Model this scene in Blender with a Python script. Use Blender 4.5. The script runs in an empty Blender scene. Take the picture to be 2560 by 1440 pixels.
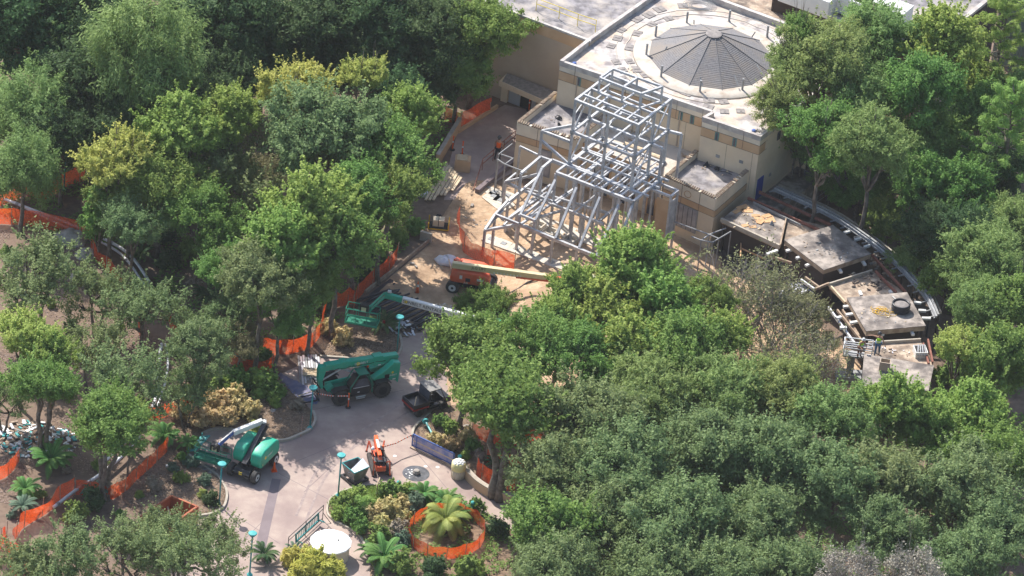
import bpy, math, random
import numpy as np
from mathutils import Vector, Matrix
R = math.radians
PI = math.pi
sc = bpy.context.scene
col = sc.collection
# ------------------------------------------------------------------ camera
PITCH, ROLL, DIST, HALFW = 33.0, 5.9, 400.0, 37.65
ca = bpy.data.cameras.new('camera'); cam = bpy.data.objects.new('camera', ca); col.objects.link(cam)
HF = HALFW / DIST
ca.sensor_width = 36.0; ca.lens = 18.0 / HF; ca.clip_start = 5; ca.clip_end = 3000
ROT = Matrix.Rotation(R(90 - PITCH), 3, 'X') @ Matrix.Rotation(R(ROLL), 3, 'Z')
FWD = ROT @ Vector((0, 0, -1))
CP = -FWD * DIST
cam.matrix_world = Matrix.Translation(CP) @ ROT.to_4x4()
sc.camera = cam
def P(px, py, z=0.0):
    """point of the place at height z seen at photo position (2560 wide)"""
    d = ROT @ Vector(((px - 1280) / 1280 * HF, -(py - 720) / 1280 * HF, -1))
    t = (z - CP.z) / d.z
    return CP + d * t
# ------------------------------------------------------------------ light
SUN_DIR = Vector((0.60, -0.80, 0)).normalized()      # the way shadows fall on the ground
ELEV = 47.0
w = bpy.data.worlds.new('World'); sc.world = w; w.use_nodes = True
nt = w.node_tree; nt.nodes.clear()
sky = nt.nodes.new('ShaderNodeTexSky'); sky.sky_type = 'NISHITA'; sky.sun_disc = False
sky.sun_elevation = R(ELEV); sky.sun_rotation = math.atan2(-SUN_DIR.x, -SUN_DIR.y)
sky.air_density = 1.0; sky.dust_density = 1.5
bg = nt.nodes.new('ShaderNodeBackground'); bg.inputs[1].default_value = 0.15
ow = nt.nodes.new('ShaderNodeOutputWorld')
nt.links.new(sky.outputs[0], bg.inputs[0]); nt.links.new(bg.outputs[0], ow.inputs[0])
sl = bpy.data.lights.new('sun', 'SUN'); sl.energy = 4.9; sl.angle = R(0.53); sl.color = (1, 0.955, 0.89)
so = bpy.data.objects.new('sun', sl); col.objects.link(so)
ldir = Vector((SUN_DIR.x * math.cos(R(ELEV)), SUN_DIR.y * math.cos(R(ELEV)), -math.sin(R(ELEV))))
so.rotation_euler = ldir.to_track_quat('-Z', 'Y').to_euler(); so.location = (-60, 90, 120)
sc.view_settings.view_transform = 'Standard'; sc.view_settings.look = 'None'
sc.view_settings.exposure = 0.62; sc.view_settings.gamma = 1
sc.cycles.max_bounces = 6; sc.cycles.diffuse_bounces = 3; sc.cycles.transparent_max_bounces = 8
sc.cycles.transmission_bounces = 3; sc.cycles.glossy_bounces = 2
# ------------------------------------------------------------------ materials
M = {}
def mat(name, c, rough=0.7, metal=0.0, c2=None, scale=2.0, amt=1.0, bump=0.0, bscale=None, spec=0.4, lo=0.4, hi=0.62, coat=0.0, detail=6, c3=None, s3=0.3):
    m = bpy.data.materials.new(name); m.use_nodes = True
    n = m.node_tree; b = n.nodes['Principled BSDF']
    b.inputs['Base Color'].default_value = (*c, 1); b.inputs['Roughness'].default_value = rough
    b.inputs['Metallic'].default_value = metal; b.inputs['Specular IOR Level'].default_value = spec
    b.inputs['Coat Weight'].default_value = coat
    tc = n.nodes.new('ShaderNodeTexCoord')
    def nz(s, d=detail):
        t = n.nodes.new('ShaderNodeTexNoise'); t.inputs['Scale'].default_value = s; t.inputs['Detail'].default_value = d
        t.inputs['Roughness'].default_value = 0.62
        n.links.new(tc.outputs['Object'], t.inputs['Vector']); return t
    if c2:
        t = nz(scale); r = n.nodes.new('ShaderNodeMapRange'); r.inputs[1].default_value = lo; r.inputs[2].default_value = hi
        n.links.new(t.outputs['Fac'], r.inputs[0])
        mx = n.nodes.new('ShaderNodeMix'); mx.data_type = 'RGBA'
        mx.inputs[6].default_value = (*c, 1); mx.inputs[7].default_value = (*c2, 1)
        n.links.new(r.outputs[0], mx.inputs[0]); out = mx.outputs[2]
        if c3:
            t3 = nz(s3); r3 = n.nodes.new('ShaderNodeMapRange'); r3.inputs[1].default_value = 0.45; r3.inputs[2].default_value = 0.65
            n.links.new(t3.outputs['Fac'], r3.inputs[0])
            m3 = n.nodes.new('ShaderNodeMix'); m3.data_type = 'RGBA'; m3.inputs[7].default_value = (*c3, 1)
            n.links.new(r3.outputs[0], m3.inputs[0]); n.links.new(out, m3.inputs[6]); out = m3.outputs[2]
        n.links.new(out, b.inputs['Base Color'])
    if bump:
        t2 = nz(bscale or scale * 4); bp = n.nodes.new('ShaderNodeBump'); bp.inputs['Strength'].default_value = 1.0
        bp.inputs['Distance'].default_value = bump
        n.links.new(t2.outputs['Fac'], bp.inputs['Height']); n.links.new(bp.outputs[0], b.inputs['Normal'])
    M[name] = m; return m
def leafmat(name, c, c2, trans=0.42, rough=0.62):
    m = bpy.data.materials.new(name); m.use_nodes = True
    n = m.node_tree; b = n.nodes['Principled BSDF']; out = n.nodes['Material Output']
    g = n.nodes.new('ShaderNodeNewGeometry'); at = n.nodes.new('ShaderNodeAttribute'); at.attribute_name = 'tone'
    ad = n.nodes.new('ShaderNodeMath'); ad.operation = 'MULTIPLY_ADD'; ad.inputs[1].default_value = 0.28
    n.links.new(g.outputs['Random Per Island'], ad.inputs[0]); 
    a2 = n.nodes.new('ShaderNodeMath'); a2.operation = 'MULTIPLY'; a2.inputs[1].default_value = 0.80
    n.links.new(at.outputs['Fac'], a2.inputs[0]); n.links.new(a2.outputs[0], ad.inputs[2])
    mx = n.nodes.new('ShaderNodeMix'); mx.data_type = 'RGBA'
    mx.inputs[6].default_value = (*c, 1); mx.inputs[7].default_value = (*c2, 1)
    n.links.new(ad.outputs[0], mx.inputs[0])
    oi = n.nodes.new('ShaderNodeObjectInfo')
    hs = n.nodes.new('ShaderNodeHueSaturation')
    r = n.nodes.new('ShaderNodeMapRange'); r.inputs[3].default_value = 0.468; r.inputs[4].default_value = 0.52
    n.links.new(oi.outputs['Random'], r.inputs[0]); n.links.new(r.outputs[0], hs.inputs['Hue'])
    n.links.new(mx.outputs[2], hs.inputs['Color'])
    n.links.new(hs.outputs[0], b.inputs['Base Color']); b.inputs['Roughness'].default_value = rough
    b.inputs['Specular IOR Level'].default_value = 0.16
    tr = n.nodes.new('ShaderNodeBsdfTranslucent'); n.links.new(hs.outputs[0], tr.inputs['Color'])
    ms = n.nodes.new('ShaderNodeMixShader'); ms.inputs[0].default_value = trans
    n.links.new(b.outputs[0], ms.inputs[1]); n.links.new(tr.outputs[0], ms.inputs[2]); n.links.new(ms.outputs[0], out.inputs[0])
    M[name] = m; return m
leafmat('leaf_oak', (0.125, 0.205, 0.080), (0.285, 0.37, 0.155))
leafmat('leaf_mid', (0.099, 0.205, 0.049), (0.275, 0.409, 0.105))
leafmat('leaf_bright', (0.168, 0.289, 0.058), (0.389, 0.514, 0.137))
leafmat('leaf_yellow', (0.273, 0.357, 0.079), (0.588, 0.609, 0.179))
leafmat('leaf_dark', (0.034, 0.082, 0.036), (0.115, 0.195, 0.072))
leafmat('leaf_soft', (0.146, 0.24, 0.07), (0.333, 0.439, 0.152))
leafmat('leaf_olive', (0.158, 0.173, 0.079), (0.347, 0.336, 0.179))
leafmat('leaf_cream', (0.231, 0.231, 0.063), (0.819, 0.693, 0.357))
leafmat('leaf_palm', (0.074, 0.2, 0.053), (0.2, 0.399, 0.105))
leafmat('leaf_blue', (0.095, 0.168, 0.116), (0.221, 0.315, 0.21))
leafmat('leaf_gold', (0.315, 0.347, 0.053), (0.683, 0.651, 0.168))
leafmat('leaf_feather', (0.22, 0.30, 0.06), (0.52, 0.56, 0.18))
leafmat('leaf_tan', (0.21, 0.158, 0.116), (0.399, 0.326, 0.252), 0.1)
leafmat('leaf_grey', (0.252, 0.226, 0.179), (0.42, 0.389, 0.315), 0.1)
mat('bark', (0.10, 0.078, 0.06), 0.9, c2=(0.22, 0.18, 0.145), scale=3, bump=0.02)
mat('bark_pale', (0.22, 0.19, 0.16), 0.9, c2=(0.34, 0.31, 0.27), scale=3, bump=0.02)
mat('twig', (0.25, 0.22, 0.20), 0.9, c2=(0.38, 0.34, 0.31), scale=3)
mat('soil', (0.115, 0.078, 0.055), 0.95, c2=(0.24, 0.168, 0.12), scale=1.9, bump=0.015, bscale=20, lo=0.3, hi=0.72, c3=(0.20, 0.14, 0.105), s3=0.35, detail=14)
mat('mulch', (0.115, 0.075, 0.05), 0.95, c2=(0.31, 0.215, 0.14), scale=3.2, bump=0.02, bscale=18, lo=0.32, hi=0.72, detail=14)
mat('sand', (0.44, 0.295, 0.18), 0.95, c2=(0.57, 0.41, 0.27), scale=0.9, bump=0.14, bscale=3.2, lo=0.40, hi=0.62, c3=(0.30, 0.195, 0.12), s3=0.35, detail=14)
mat('concrete', (0.345, 0.26, 0.228), 0.88, c2=(0.43, 0.34, 0.285), scale=0.7, bump=0.005, bscale=14, lo=0.38, hi=0.62, c3=(0.28, 0.208, 0.188), s3=0.25, detail=14)
mat('concrete_dark', (0.185, 0.145, 0.15), 0.85, c2=(0.22, 0.175, 0.18), scale=0.7)
mat('tyre_dust', (0.27, 0.21, 0.20), 0.9, c2=(0.38, 0.30, 0.26), scale=2.5)
mat('kerb', (0.36, 0.31, 0.25), 0.85, c2=(0.46, 0.41, 0.34), scale=1.5, bump=0.006)
mat('stucco', (0.68, 0.545, 0.375), 0.85, c2=(0.74, 0.61, 0.44), scale=0.45, bump=0.004, bscale=10, c3=(0.61, 0.50, 0.37), s3=0.25, detail=10)
mat('stucco_pale', (0.71, 0.61, 0.46), 0.85, c2=(0.76, 0.67, 0.53), scale=0.6, c3=(0.54, 0.47, 0.37), s3=0.4, detail=10)
mat('stucco_tan', (0.50, 0.325, 0.185), 0.85, c2=(0.56, 0.38, 0.23), scale=0.7, detail=10)
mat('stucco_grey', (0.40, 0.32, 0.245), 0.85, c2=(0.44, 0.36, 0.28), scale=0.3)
mat('seam', (0.16, 0.12, 0.09), 0.9)
mat('roof_white', (0.48, 0.445, 0.415), 0.8, c2=(0.235, 0.205, 0.20), scale=0.9, bump=0.02, bscale=3, lo=0.44, hi=0.62, c3=(0.60, 0.47, 0.34), s3=0.4, detail=14)
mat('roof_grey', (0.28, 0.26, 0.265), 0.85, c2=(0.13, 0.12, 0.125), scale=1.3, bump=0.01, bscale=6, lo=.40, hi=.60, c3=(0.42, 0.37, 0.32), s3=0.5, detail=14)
mat('roof_swirl', (0.50, 0.45, 0.385), 0.8, c2=(0.36, 0.28, 0.21), scale=1.1, bump=0.05, bscale=2, lo=0.48, hi=0.72, detail=14)
mat('coping', (0.52, 0.485, 0.44), 0.7, c2=(0.36, 0.32, 0.30), scale=1.2)
mat('shingle', (0.125, 0.12, 0.125), 0.8, c2=(0.23, 0.22, 0.22), scale=7, bump=0.01, lo=0.3, hi=0.7, c3=(0.22, 0.19, 0.165), s3=0.5)
mat('shingle_ridge', (0.17, 0.165, 0.17), 0.8)
mat('pad', (0.20, 0.18, 0.17), 0.9, c2=(0.29, 0.26, 0.24), scale=3)
mat('slab', (0.21, 0.18, 0.158), 0.85, c2=(0.42, 0.36, 0.31), scale=1.0, bump=0.008, bscale=6, lo=0.44, hi=0.60, c3=(0.10, 0.085, 0.08), s3=0.7, detail=14)
mat('slab_tan', (0.32, 0.235, 0.17), 0.85, c2=(0.50, 0.40, 0.30), scale=1.6, lo=.44, hi=.6, c3=(0.11, 0.085, 0.07), s3=0.9, detail=14)
mat('plywood', (0.50, 0.28, 0.14), 0.8, c2=(0.60, 0.38, 0.20), scale=2)
mat('lumber', (0.56, 0.43, 0.28), 0.8, c2=(0.66, 0.53, 0.36), scale=3)
mat('joist', (0.28, 0.20, 0.14), 0.85, c2=(0.42, 0.32, 0.23), scale=2)
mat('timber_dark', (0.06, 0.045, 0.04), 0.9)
mat('steel_galv', (0.36, 0.365, 0.375), 0.48, 0.15, c2=(0.53, 0.53, 0.535), scale=1.8, spec=0.5, lo=0.40, hi=0.60, detail=10)
mat('steel_dull', (0.25, 0.255, 0.26), 0.6, 0.2, c2=(0.33, 0.33, 0.33), scale=2)
mat('steel_rust', (0.21, 0.075, 0.05), 0.8, c2=(0.28, 0.12, 0.085), scale=3)
mat('grout', (0.52, 0.46, 0.38), 0.9, c2=(0.60, 0.55, 0.47), scale=1.3)
mat('tile_brown', (0.21, 0.14, 0.10), 0.8, c2=(0.34, 0.28, 0.20), scale=4, bump=0.01)
mat('glass_dark', (0.06, 0.065, 0.085), 0.18, c2=(0.10, 0.105, 0.13), scale=1.3, spec=0.7)
mat('plastic_sheet', (0.23, 0.225, 0.25), 0.35, c2=(0.36, 0.35, 0.37), scale=1.5, spec=0.6)
mat('window_teal', (0.10, 0.22, 0.20), 0.5)
mat('door_grey', (0.42, 0.45, 0.50), 0.6)
mat('door_blue', (0.02, 0.05, 0.30), 0.5)
mat('dark', (0.012, 0.012, 0.014), 0.8)
mat('black_paint', (0.018, 0.018, 0.022), 0.4, spec=0.5)
mat('black_plastic', (0.02, 0.021, 0.028), 0.35, spec=0.55)
mat('rubber', (0.035, 0.034, 0.034), 0.8, c2=(0.06, 0.055, 0.05), scale=4)
mat('rubber_tread', (0.05, 0.045, 0.04), 0.9, c2=(0.09, 0.08, 0.07), scale=5)
mat('rim_white', (0.60, 0.60, 0.58), 0.5)
mat('green_paint', (0.008, 0.36, 0.225), 0.42, c2=(0.035, 0.40, 0.26), scale=1.6, spec=0.45, lo=0.4, hi=0.7, c3=(0.045, 0.30, 0.19), s3=1.1, detail=10)
mat('green_deep', (0.005, 0.165, 0.10), 0.45)
mat('white_paint', (0.72, 0.71, 0.68), 0.45, c2=(0.62, 0.61, 0.58), scale=1.5)
mat('cream_paint', (0.66, 0.56, 0.32), 0.5, c2=(0.60, 0.50, 0.28), scale=1.5)
mat('orange_paint', (0.70, 0.10, 0.035), 0.5, c2=(0.60, 0.17, 0.09), scale=2.0, lo=0.4, hi=0.75, detail=10)
mat('orange_bright', (0.85, 0.12, 0.015), 0.5)
mat('yellow_paint', (0.70, 0.42, 0.02), 0.5)
mat('red_paint', (0.35, 0.02, 0.018), 0.45)
mat('teal_paint', (0.025, 0.21, 0.215), 0.45, c2=(0.035, 0.26, 0.26), scale=2)
mat('teal_light', (0.06, 0.36, 0.35), 0.45)
mat('blue_paint', (0.07, 0.13, 0.36), 0.45)
mat('banner', (0.16, 0.20, 0.42), 0.55, c2=(0.42, 0.36, 0.46), scale=1.4, lo=0.4, hi=0.6)
mat('tarp_blue', (0.13, 0.14, 0.24), 0.6, c2=(0.22, 0.21, 0.30), scale=2, bump=0.02)
mat('tarp_white', (0.74, 0.74, 0.76), 0.5, c2=(0.60, 0.62, 0.68), scale=3, bump=0.05, bscale=4)
mat('white_cap', (0.84, 0.83, 0.80), 0.6, c2=(0.76, 0.75, 0.72), scale=0.8)
mat('trash_cream', (0.66, 0.60, 0.36), 0.6, c2=(0.72, 0.68, 0.46), scale=4)
mat('bin_yellow', (0.70, 0.60, 0.26), 0.6, c2=(0.74, 0.66, 0.36), scale=3)
mat('hopper', (0.16, 0.155, 0.15), 0.6, 0.2, c2=(0.30, 0.28, 0.26), scale=2)
mat('rust_bin', (0.42, 0.13, 0.055), 0.7, c2=(0.34, 0.09, 0.04), scale=1.5)
mat('rock', (0.28, 0.25, 0.22), 0.9, c2=(0.42, 0.38, 0.34), scale=1.5, bump=0.05)
mat('water_dark', (0.09, 0.09, 0.095), 0.15, c2=(0.16, 0.16, 0.17), scale=2)
mat('skin', (0.42, 0.24, 0.16), 0.6)
mat('hivis', (0.42, 0.80, 0.03), 0.7)
mat('hivis_orange', (0.90, 0.13, 0.01), 0.7)
mat('denim', (0.05, 0.12, 0.22), 0.8)
mat('trouser_dark', (0.035, 0.035, 0.045), 0.8)
mat('trouser_brown', (0.20, 0.09, 0.06), 0.8)
mat('reflective', (0.70, 0.70, 0.66), 0.4)
mat('hardhat', (0.62, 0.62, 0.60), 0.4)
mat('hardhat_dark', (0.05, 0.05, 0.055), 0.4)
mat('pipe_white', (0.62, 0.62, 0.64), 0.5, c2=(0.72, 0.72, 0.72), scale=2)
mat('stain', (0.30, 0.25, 0.20), 0.9)
mat('corrugated', (0.15, 0.20, 0.17), 0.6)
mat('silver', (0.62, 0.62, 0.66), 0.4, 0.3, c2=(0.72, 0.72, 0.74), scale=2)
mat('box_card', (0.62, 0.52, 0.38), 0.8)
mat('gold_label', (0.80, 0.60, 0.06), 0.5)
# orange safety net: woven, so part of the light goes through
m = bpy.data.materials.new('orange_net'); m.use_nodes = True; n = m.node_tree; b = n.nodes['Principled BSDF']
b.inputs['Base Color'].default_value = (0.82, 0.095, 0.02, 1); b.inputs['Roughness'].default_value = 0.6
tl = n.nodes.new('ShaderNodeBsdfTranslucent'); tl.inputs[0].default_value = (0.85, 0.11, 0.015, 1)
tp = n.nodes.new('ShaderNodeBsdfTransparent'); m1 = n.nodes.new('ShaderNodeMixShader'); m1.inputs[0].default_value = 0.45
m2 = n.nodes.new('ShaderNodeMixShader'); tc = n.nodes.new('ShaderNodeTexCoord')
tn = n.nodes.new('ShaderNodeTexNoise'); tn.inputs['Scale'].default_value = 9; n.links.new(tc.outputs['Object'], tn.inputs['Vector'])
mr = n.nodes.new('ShaderNodeMapRange'); mr.inputs[1].default_value = 0.3; mr.inputs[2].default_value = 0.7; mr.inputs[3].default_value = 0.10; mr.inputs[4].default_value = 0.50
n.links.new(tn.outputs['Fac'], mr.inputs[0]); n.links.new(mr.outputs[0], m2.inputs[0])
n.links.new(b.outputs[0], m1.inputs[1]); n.links.new(tl.outputs[0], m1.inputs[2]); n.links.new(m1.outputs[0], m2.inputs[1]); n.links.new(tp.outputs[0], m2.inputs[2])
n.links.new(m2.outputs[0], n.nodes['Material Output'].inputs[0]); M['orange_net'] = m
# ------------------------------------------------------------------ helpers
OFF = {}
class MB:
    def __init__(s): s.v = []; s.f = []
    def add(s, vs, fs):
        k = len(s.v); s.v += [tuple(v) for v in vs]; s.f += [tuple(i + k for i in f) for f in fs]; return s
    def box(s, x0, y0, z0, x1, y1, z1):
        return s.add([(x0,y0,z0),(x1,y0,z0),(x1,y1,z0),(x0,y1,z0),(x0,y0,z1),(x1,y0,z1),(x1,y1,z1),(x0,y1,z1)],
                     [(3,2,1,0),(4,5,6,7),(0,1,5,4),(1,2,6,5),(2,3,7,6),(3,0,4,7)])
    def beam(s, a, b, wd, h, up=(0, 0, 1)):
        a = Vector(a); b = Vector(b); d = (b - a).normalized(); u = Vector(up)
        if abs(d.dot(u)) > 0.98: u = Vector((FU.x, FU.y, 0))
        x = d.cross(u).normalized() * wd / 2; y = x.cross(d).normalized() * h / 2
        vs = [a-x-y, a+x-y, a+x+y, a-x+y, b-x-y, b+x-y, b+x+y, b-x+y]
        return s.add(vs, [(0,1,2,3),(7,6,5,4),(0,4,5,1),(1,5,6,2),(2,6,7,3),(3,7,4,0)])
    def tube(s, pts, r, n=8, cap=True):
        pts = [Vector(p) for p in pts]; rs = r if isinstance(r, (list, tuple)) else [r] * len(pts)
        k = len(s.v); prev = None
        for i, p in enumerate(pts):
            d = (pts[min(i+1, len(pts)-1)] - pts[max(i-1, 0)]).normalized()
            ref = Vector((0,0,1)) if abs(d.z) < 0.9 else Vector((1,0,0))
            if prev is not None: x = (prev - d * prev.dot(d)).normalized()
            else: x = d.cross(ref).normalized()
            prev = x; y = d.cross(x)
            for j in range(n):
                a = 2*PI*j/n; q = p + (x*math.cos(a) + y*math.sin(a)) * rs[i]; s.v.append(tuple(q))
        for i in range(len(pts)-1):
            for j in range(n):
                s.f.append((k+i*n+j, k+i*n+(j+1)%n, k+(i+1)*n+(j+1)%n, k+(i+1)*n+j))
        if cap:
            s.f.append(tuple(k+j for j in range(n))[::-1]); s.f.append(tuple(k+(len(pts)-1)*n+j for j in range(n)))
        return s
    def prism(s, poly, z0, z1, top_only=False):
        n = len(poly); k = [(p[0], p[1]) for p in poly]
        ar = sum(k[i][0]*k[(i+1)%n][1]-k[(i+1)%n][0]*k[i][1] for i in range(n))
        if ar < 0: k = k[::-1]
        if top_only: return s.add([(x,y,z1) for x,y in k], [tuple(range(n))])
        vs = [(x,y,z0) for x,y in k] + [(x,y,z1) for x,y in k]
        return s.add(vs, [tuple(range(n))[::-1], tuple(range(n, 2*n))] + [(i,(i+1)%n,n+(i+1)%n,n+i) for i in range(n)])
    def lathe(s, prof, n=24, c=(0,0,0), ph=0):
        k = len(s.v)
        for r, z in prof:
            for j in range(n):
                a = 2*PI*j/n + ph; s.v.append((c[0]+r*math.cos(a), c[1]+r*math.sin(a), c[2]+z))
        for i in range(len(prof)-1):
            for j in range(n): s.f.append((k+i*n+j, k+i*n+(j+1)%n, k+(i+1)*n+(j+1)%n, k+(i+1)*n+j))
        s.f.append(tuple(k+j for j in range(n))[::-1]); s.f.append(tuple(k+(len(prof)-1)*n+j for j in range(n)))
        return s
    def ydisc(s, c, r, wd, n=24, prof=None):      # wheel: axis along y
        prof = prof or [(r*0.9, -wd/2), (r, -wd*0.36), (r, wd*0.36), (r*0.9, wd/2)]
        k = len(s.v)
        for rr, y in prof:
            for j in range(n):
                a = 2*PI*j/n; s.v.append((c[0]+rr*math.cos(a), c[1]+y, c[2]+rr*math.sin(a)))
        m = len(prof)
        for i in range(m-1):
            for j in range(n): s.f.append((k+i*n+j, k+(i+1)*n+j, k+(i+1)*n+(j+1)%n, k+i*n+(j+1)%n))
        s.f.append(tuple(k+j for j in range(n))); s.f.append(tuple(k+(m-1)*n+j for j in range(n))[::-1]); return s
    def sidepoly(s, pts, y0, y1):                 # outline in x,z extruded along y
        n = len(pts)
        ar = sum(pts[i][0]*pts[(i+1)%n][1]-pts[(i+1)%n][0]*pts[i][1] for i in range(n))
        if ar < 0: pts = pts[::-1]
        vs = [(x,y0,z) for x,z in pts] + [(x,y1,z) for x,z in pts]
        return s.add(vs, [tuple(range(n)), tuple(range(n,2*n))[::-1]] + [(i, n+i, n+(i+1)%n, (i+1)%n) for i in range(n)])
    def build(s, name, m, parent=None, loc=None, smooth=False, bevel=0.0, label=None, sub=0):
        off = Vector(loc) if loc is not None else (OFF.get(parent.name, Vector()) if parent else Vector())
        me = bpy.data.meshes.new(name)
        me.from_pydata([(x-off.x, y-off.y, z-off.z) for x,y,z in s.v], [], s.f)
        me.materials.append(M[m] if isinstance(m, str) else m); me.update()
        if smooth:
            for p in me.polygons: p.use_smooth = True
        o = bpy.data.objects.new(name, me); col.objects.link(o)
        if parent: o.parent = parent; OFF[o.name] = off
        elif loc is not None: o.location = off
        if bevel:
            b = o.modifiers.new('bevel', 'BEVEL'); b.width = bevel; b.segments = 2; b.limit_method = 'ANGLE'
        if sub:
            b = o.modifiers.new('sub', 'SUBSURF'); b.levels = b.render_levels = sub
        if label: o['label'] = label
        return o
def tag(o, label=None, cat=None, group=None, kind=None):
    if label: o['label'] = label
    if cat: o['category'] = cat
    if group: o['group'] = group
    if kind: o['kind'] = kind
    return o
def thing(name, label, cat, loc=(0,0,0), rot=None, group=None):
    o = bpy.data.objects.new(name, None); col.objects.link(o); o.empty_display_size = 0.3
    o.location = Vector(loc)
    if rot is None: OFF[o.name] = Vector(loc)
    else: o.rotation_euler = (0, 0, rot); OFF[o.name] = Vector()
    return tag(o, label, cat, group)
def copy_tree(o, parent=None):
    c = o.copy(); col.objects.link(c)
    if parent: c.parent = parent
    for ch in [x for x in bpy.data.objects if x.parent == o]: copy_tree(ch, c)
    return c
def struct(name, mb, m, loc=None): return tag(mb.build(name, m, loc=loc), kind='structure')
def ang(a, b):
    d = P(*b) - P(*a); return math.atan2(d.y, d.x)
def text(body, size, m, parent, loc, rot, thick=0.004, name='lettering', bold=0.0, shear=0.0):
    cu = bpy.data.curves.new(name, 'FONT'); cu.body = body; cu.size = size; cu.extrude = thick; cu.offset = bold
    cu.align_x = 'CENTER'; cu.align_y = 'CENTER'; cu.shear = shear
    t = bpy.data.objects.new('tmp_text', cu); col.objects.link(t)
    bpy.context.view_layer.update()
    me = bpy.data.meshes.new_from_object(t.evaluated_get(bpy.context.evaluated_depsgraph_get()))
    bpy.data.objects.remove(t); me.name = name; me.materials.clear(); me.materials.append(M[m])
    o = bpy.data.objects.new(name, me); col.objects.link(o); o.parent = parent; o.location = loc; o.rotation_euler = rot
    return o
# façade axes
_a = P(1294, 305, 4.6); _b = P(1790, 497, 4.6)
FU = (_b - _a); FU.z = 0; FU.normalize()                # along the façade, left to right
FB = Vector((-FU.y, FU.x, 0))                           # into the building
def strip(a, b, z0, z1, out, th=0.03):
    """box on a wall running from a to b (seen from outside: left to right), proud by th"""
    a = Vector((a[0], a[1], 0)); b = Vector((b[0], b[1], 0)); d = (b-a).normalized(); n = Vector((d.y, -d.x, 0))
    p = [a - n*0.02, b - n*0.02, b + n*(out+th), a + n*(out+th)]
    return [(q.x, q.y) for q in p], z0, z1
def lerp(a, b, t): return a + (b - a) * t
# ------------------------------------------------------------------ the ground
def PL(pts, z=0.0): return [(P(x, y, z).x, P(x, y, z).y) for x, y in pts]
def smooth_poly(pts, n=6, closed=True):
    """Catmull-Rom through the points"""
    out = []; m = len(pts)
    rng = range(m) if closed else range(m-1)
    for i in rng:
        g = lambda k: Vector(pts[k % m]) if closed else Vector(pts[max(0, min(m-1, k))])
        p0, p1, p2, p3 = g(i-1), g(i), g(i+1), g(i+2)
        for j in range(n):
            t = j/n
            out.append(tuple(0.5*((2*p1)+(p2-p0)*t+(2*p0-5*p1+4*p2-p3)*t*t+(3*p1-p0-3*p2+p3)*t**3)))
    if not closed: out.append(tuple(pts[-1]))
    return out
def inpoly(x, y, poly):
    c = False; n = len(poly); j = n-1
    for i in range(n):
        xi, yi = poly[i][0], poly[i][1]; xj, yj = poly[j][0], poly[j][1]
        if (yi > y) != (yj > y) and x < (xj-xi)*(y-yi)/(yj-yi)+xi: c = not c
        j = i
    return c
rg = random.Random(5)
g = MB(); g.add([(-300,-300,-0.02),(300,-300,-0.02),(300,400,-0.02),(-300,400,-0.02)], [(0,1,2,3)]); struct('ground', g, 'soil')
# sand of the building site, as a gently heaped sheet with tracks
SAND = smooth_poly([(1130,500),(1165,455),(1215,450),(1290,470),(1500,470),(1800,640),(1990,760),(2140,900),(2200,1000),(1900,1060),(1600,1090),(1400,1120),
        (1230,1090),(1130,1020),(1105,900),(1080,850),(1010,800),(960,790),(925,760),(960,705),(1010,662),(1076,602),(1050,575),(1090,560)], 3)
from mathutils import noise
def sdist(poly, X, Y):
    """signed distance to the outline, positive inside"""
    d2 = np.full(X.shape, 1e9); ins = np.zeros(X.shape, bool); n = len(poly)
    for i in range(n):
        ax, ay = poly[i-1]; bx, by = poly[i]; ex, ey = bx-ax, by-ay; L = ex*ex+ey*ey+1e-12
        t = np.clip(((X-ax)*ex+(Y-ay)*ey)/L, 0, 1); d2 = np.minimum(d2, (X-ax-t*ex)**2+(Y-ay-t*ey)**2)
        c = ((ay > Y) != (by > Y)); ins ^= c & (X < (bx-ax)*(Y-ay)/((by-ay) if by != ay else 1e-9)+ax)
    return np.where(ins, 1, -1)*np.sqrt(d2)
def grid_sheet(poly, step, zf, ramp=0.3, drop=0.1):
    """sheet over the outline whose rim sinks below the ground around it"""
    mb = MB(); xs = [p[0] for p in poly]; ys = [p[1] for p in poly]
    gx = np.arange(min(xs)-2*step, max(xs)+2*step, step); gy = np.arange(min(ys)-2*step, max(ys)+2*step, step)
    X, Y = np.meshgrid(gx, gy, indexing='ij'); D = sdist(poly, X, Y); idx = -np.ones(X.shape, int)
    keep = (D[:-1,:-1] > -1.6*step) & (D[1:,1:] > -1.6*step) & (D[1:,:-1] > -1.6*step) & (D[:-1,1:] > -1.6*step)
    def vid(i, j):
        if idx[i, j] < 0:
            idx[i, j] = len(mb.v); d = D[i, j]; z = zf(X[i, j], Y[i, j])
            mb.v.append((X[i, j], Y[i, j], z*min(1, d/ramp)-.03*(1-min(1, d/ramp)) if d > 0 else -.03-drop*min(1, -d/step)))
        return int(idx[i, j])
    for i in range(keep.shape[0]):
        for j in range(keep.shape[1]):
            if keep[i, j]: mb.f.append((vid(i,j), vid(i+1,j), vid(i+1,j+1), vid(i,j+1)))
    return mb
SANDW = PL(SAND)
pile = P(1350, 800); pile2 = P(1330, 560)
def sandz(x, y):
    z = 0.03 + 0.05*noise.noise(Vector((x*0.9, y*0.9, 0))) + 0.035*noise.noise(Vector((x*2.6, y*2.6, 3))) + 0.02
    z += 1.3*math.exp(-(((x-pile.x)/2.3)**2+((y-pile.y)/3.2)**2)) + 0.35*math.exp(-(((x-pile2.x)/3)**2+((y-pile2.y)/2)**2))*noise.noise(Vector((x*1.2,y*1.2,7)))
    t = (x*0.93+y*0.37)
    if -6 < x < 2 and -6 < y < 6: z += 0.015*math.sin(t*9)
    return z
sn = grid_sheet(SANDW, 0.22, lambda x, y: max(0.005, sandz(x, y)))
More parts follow.
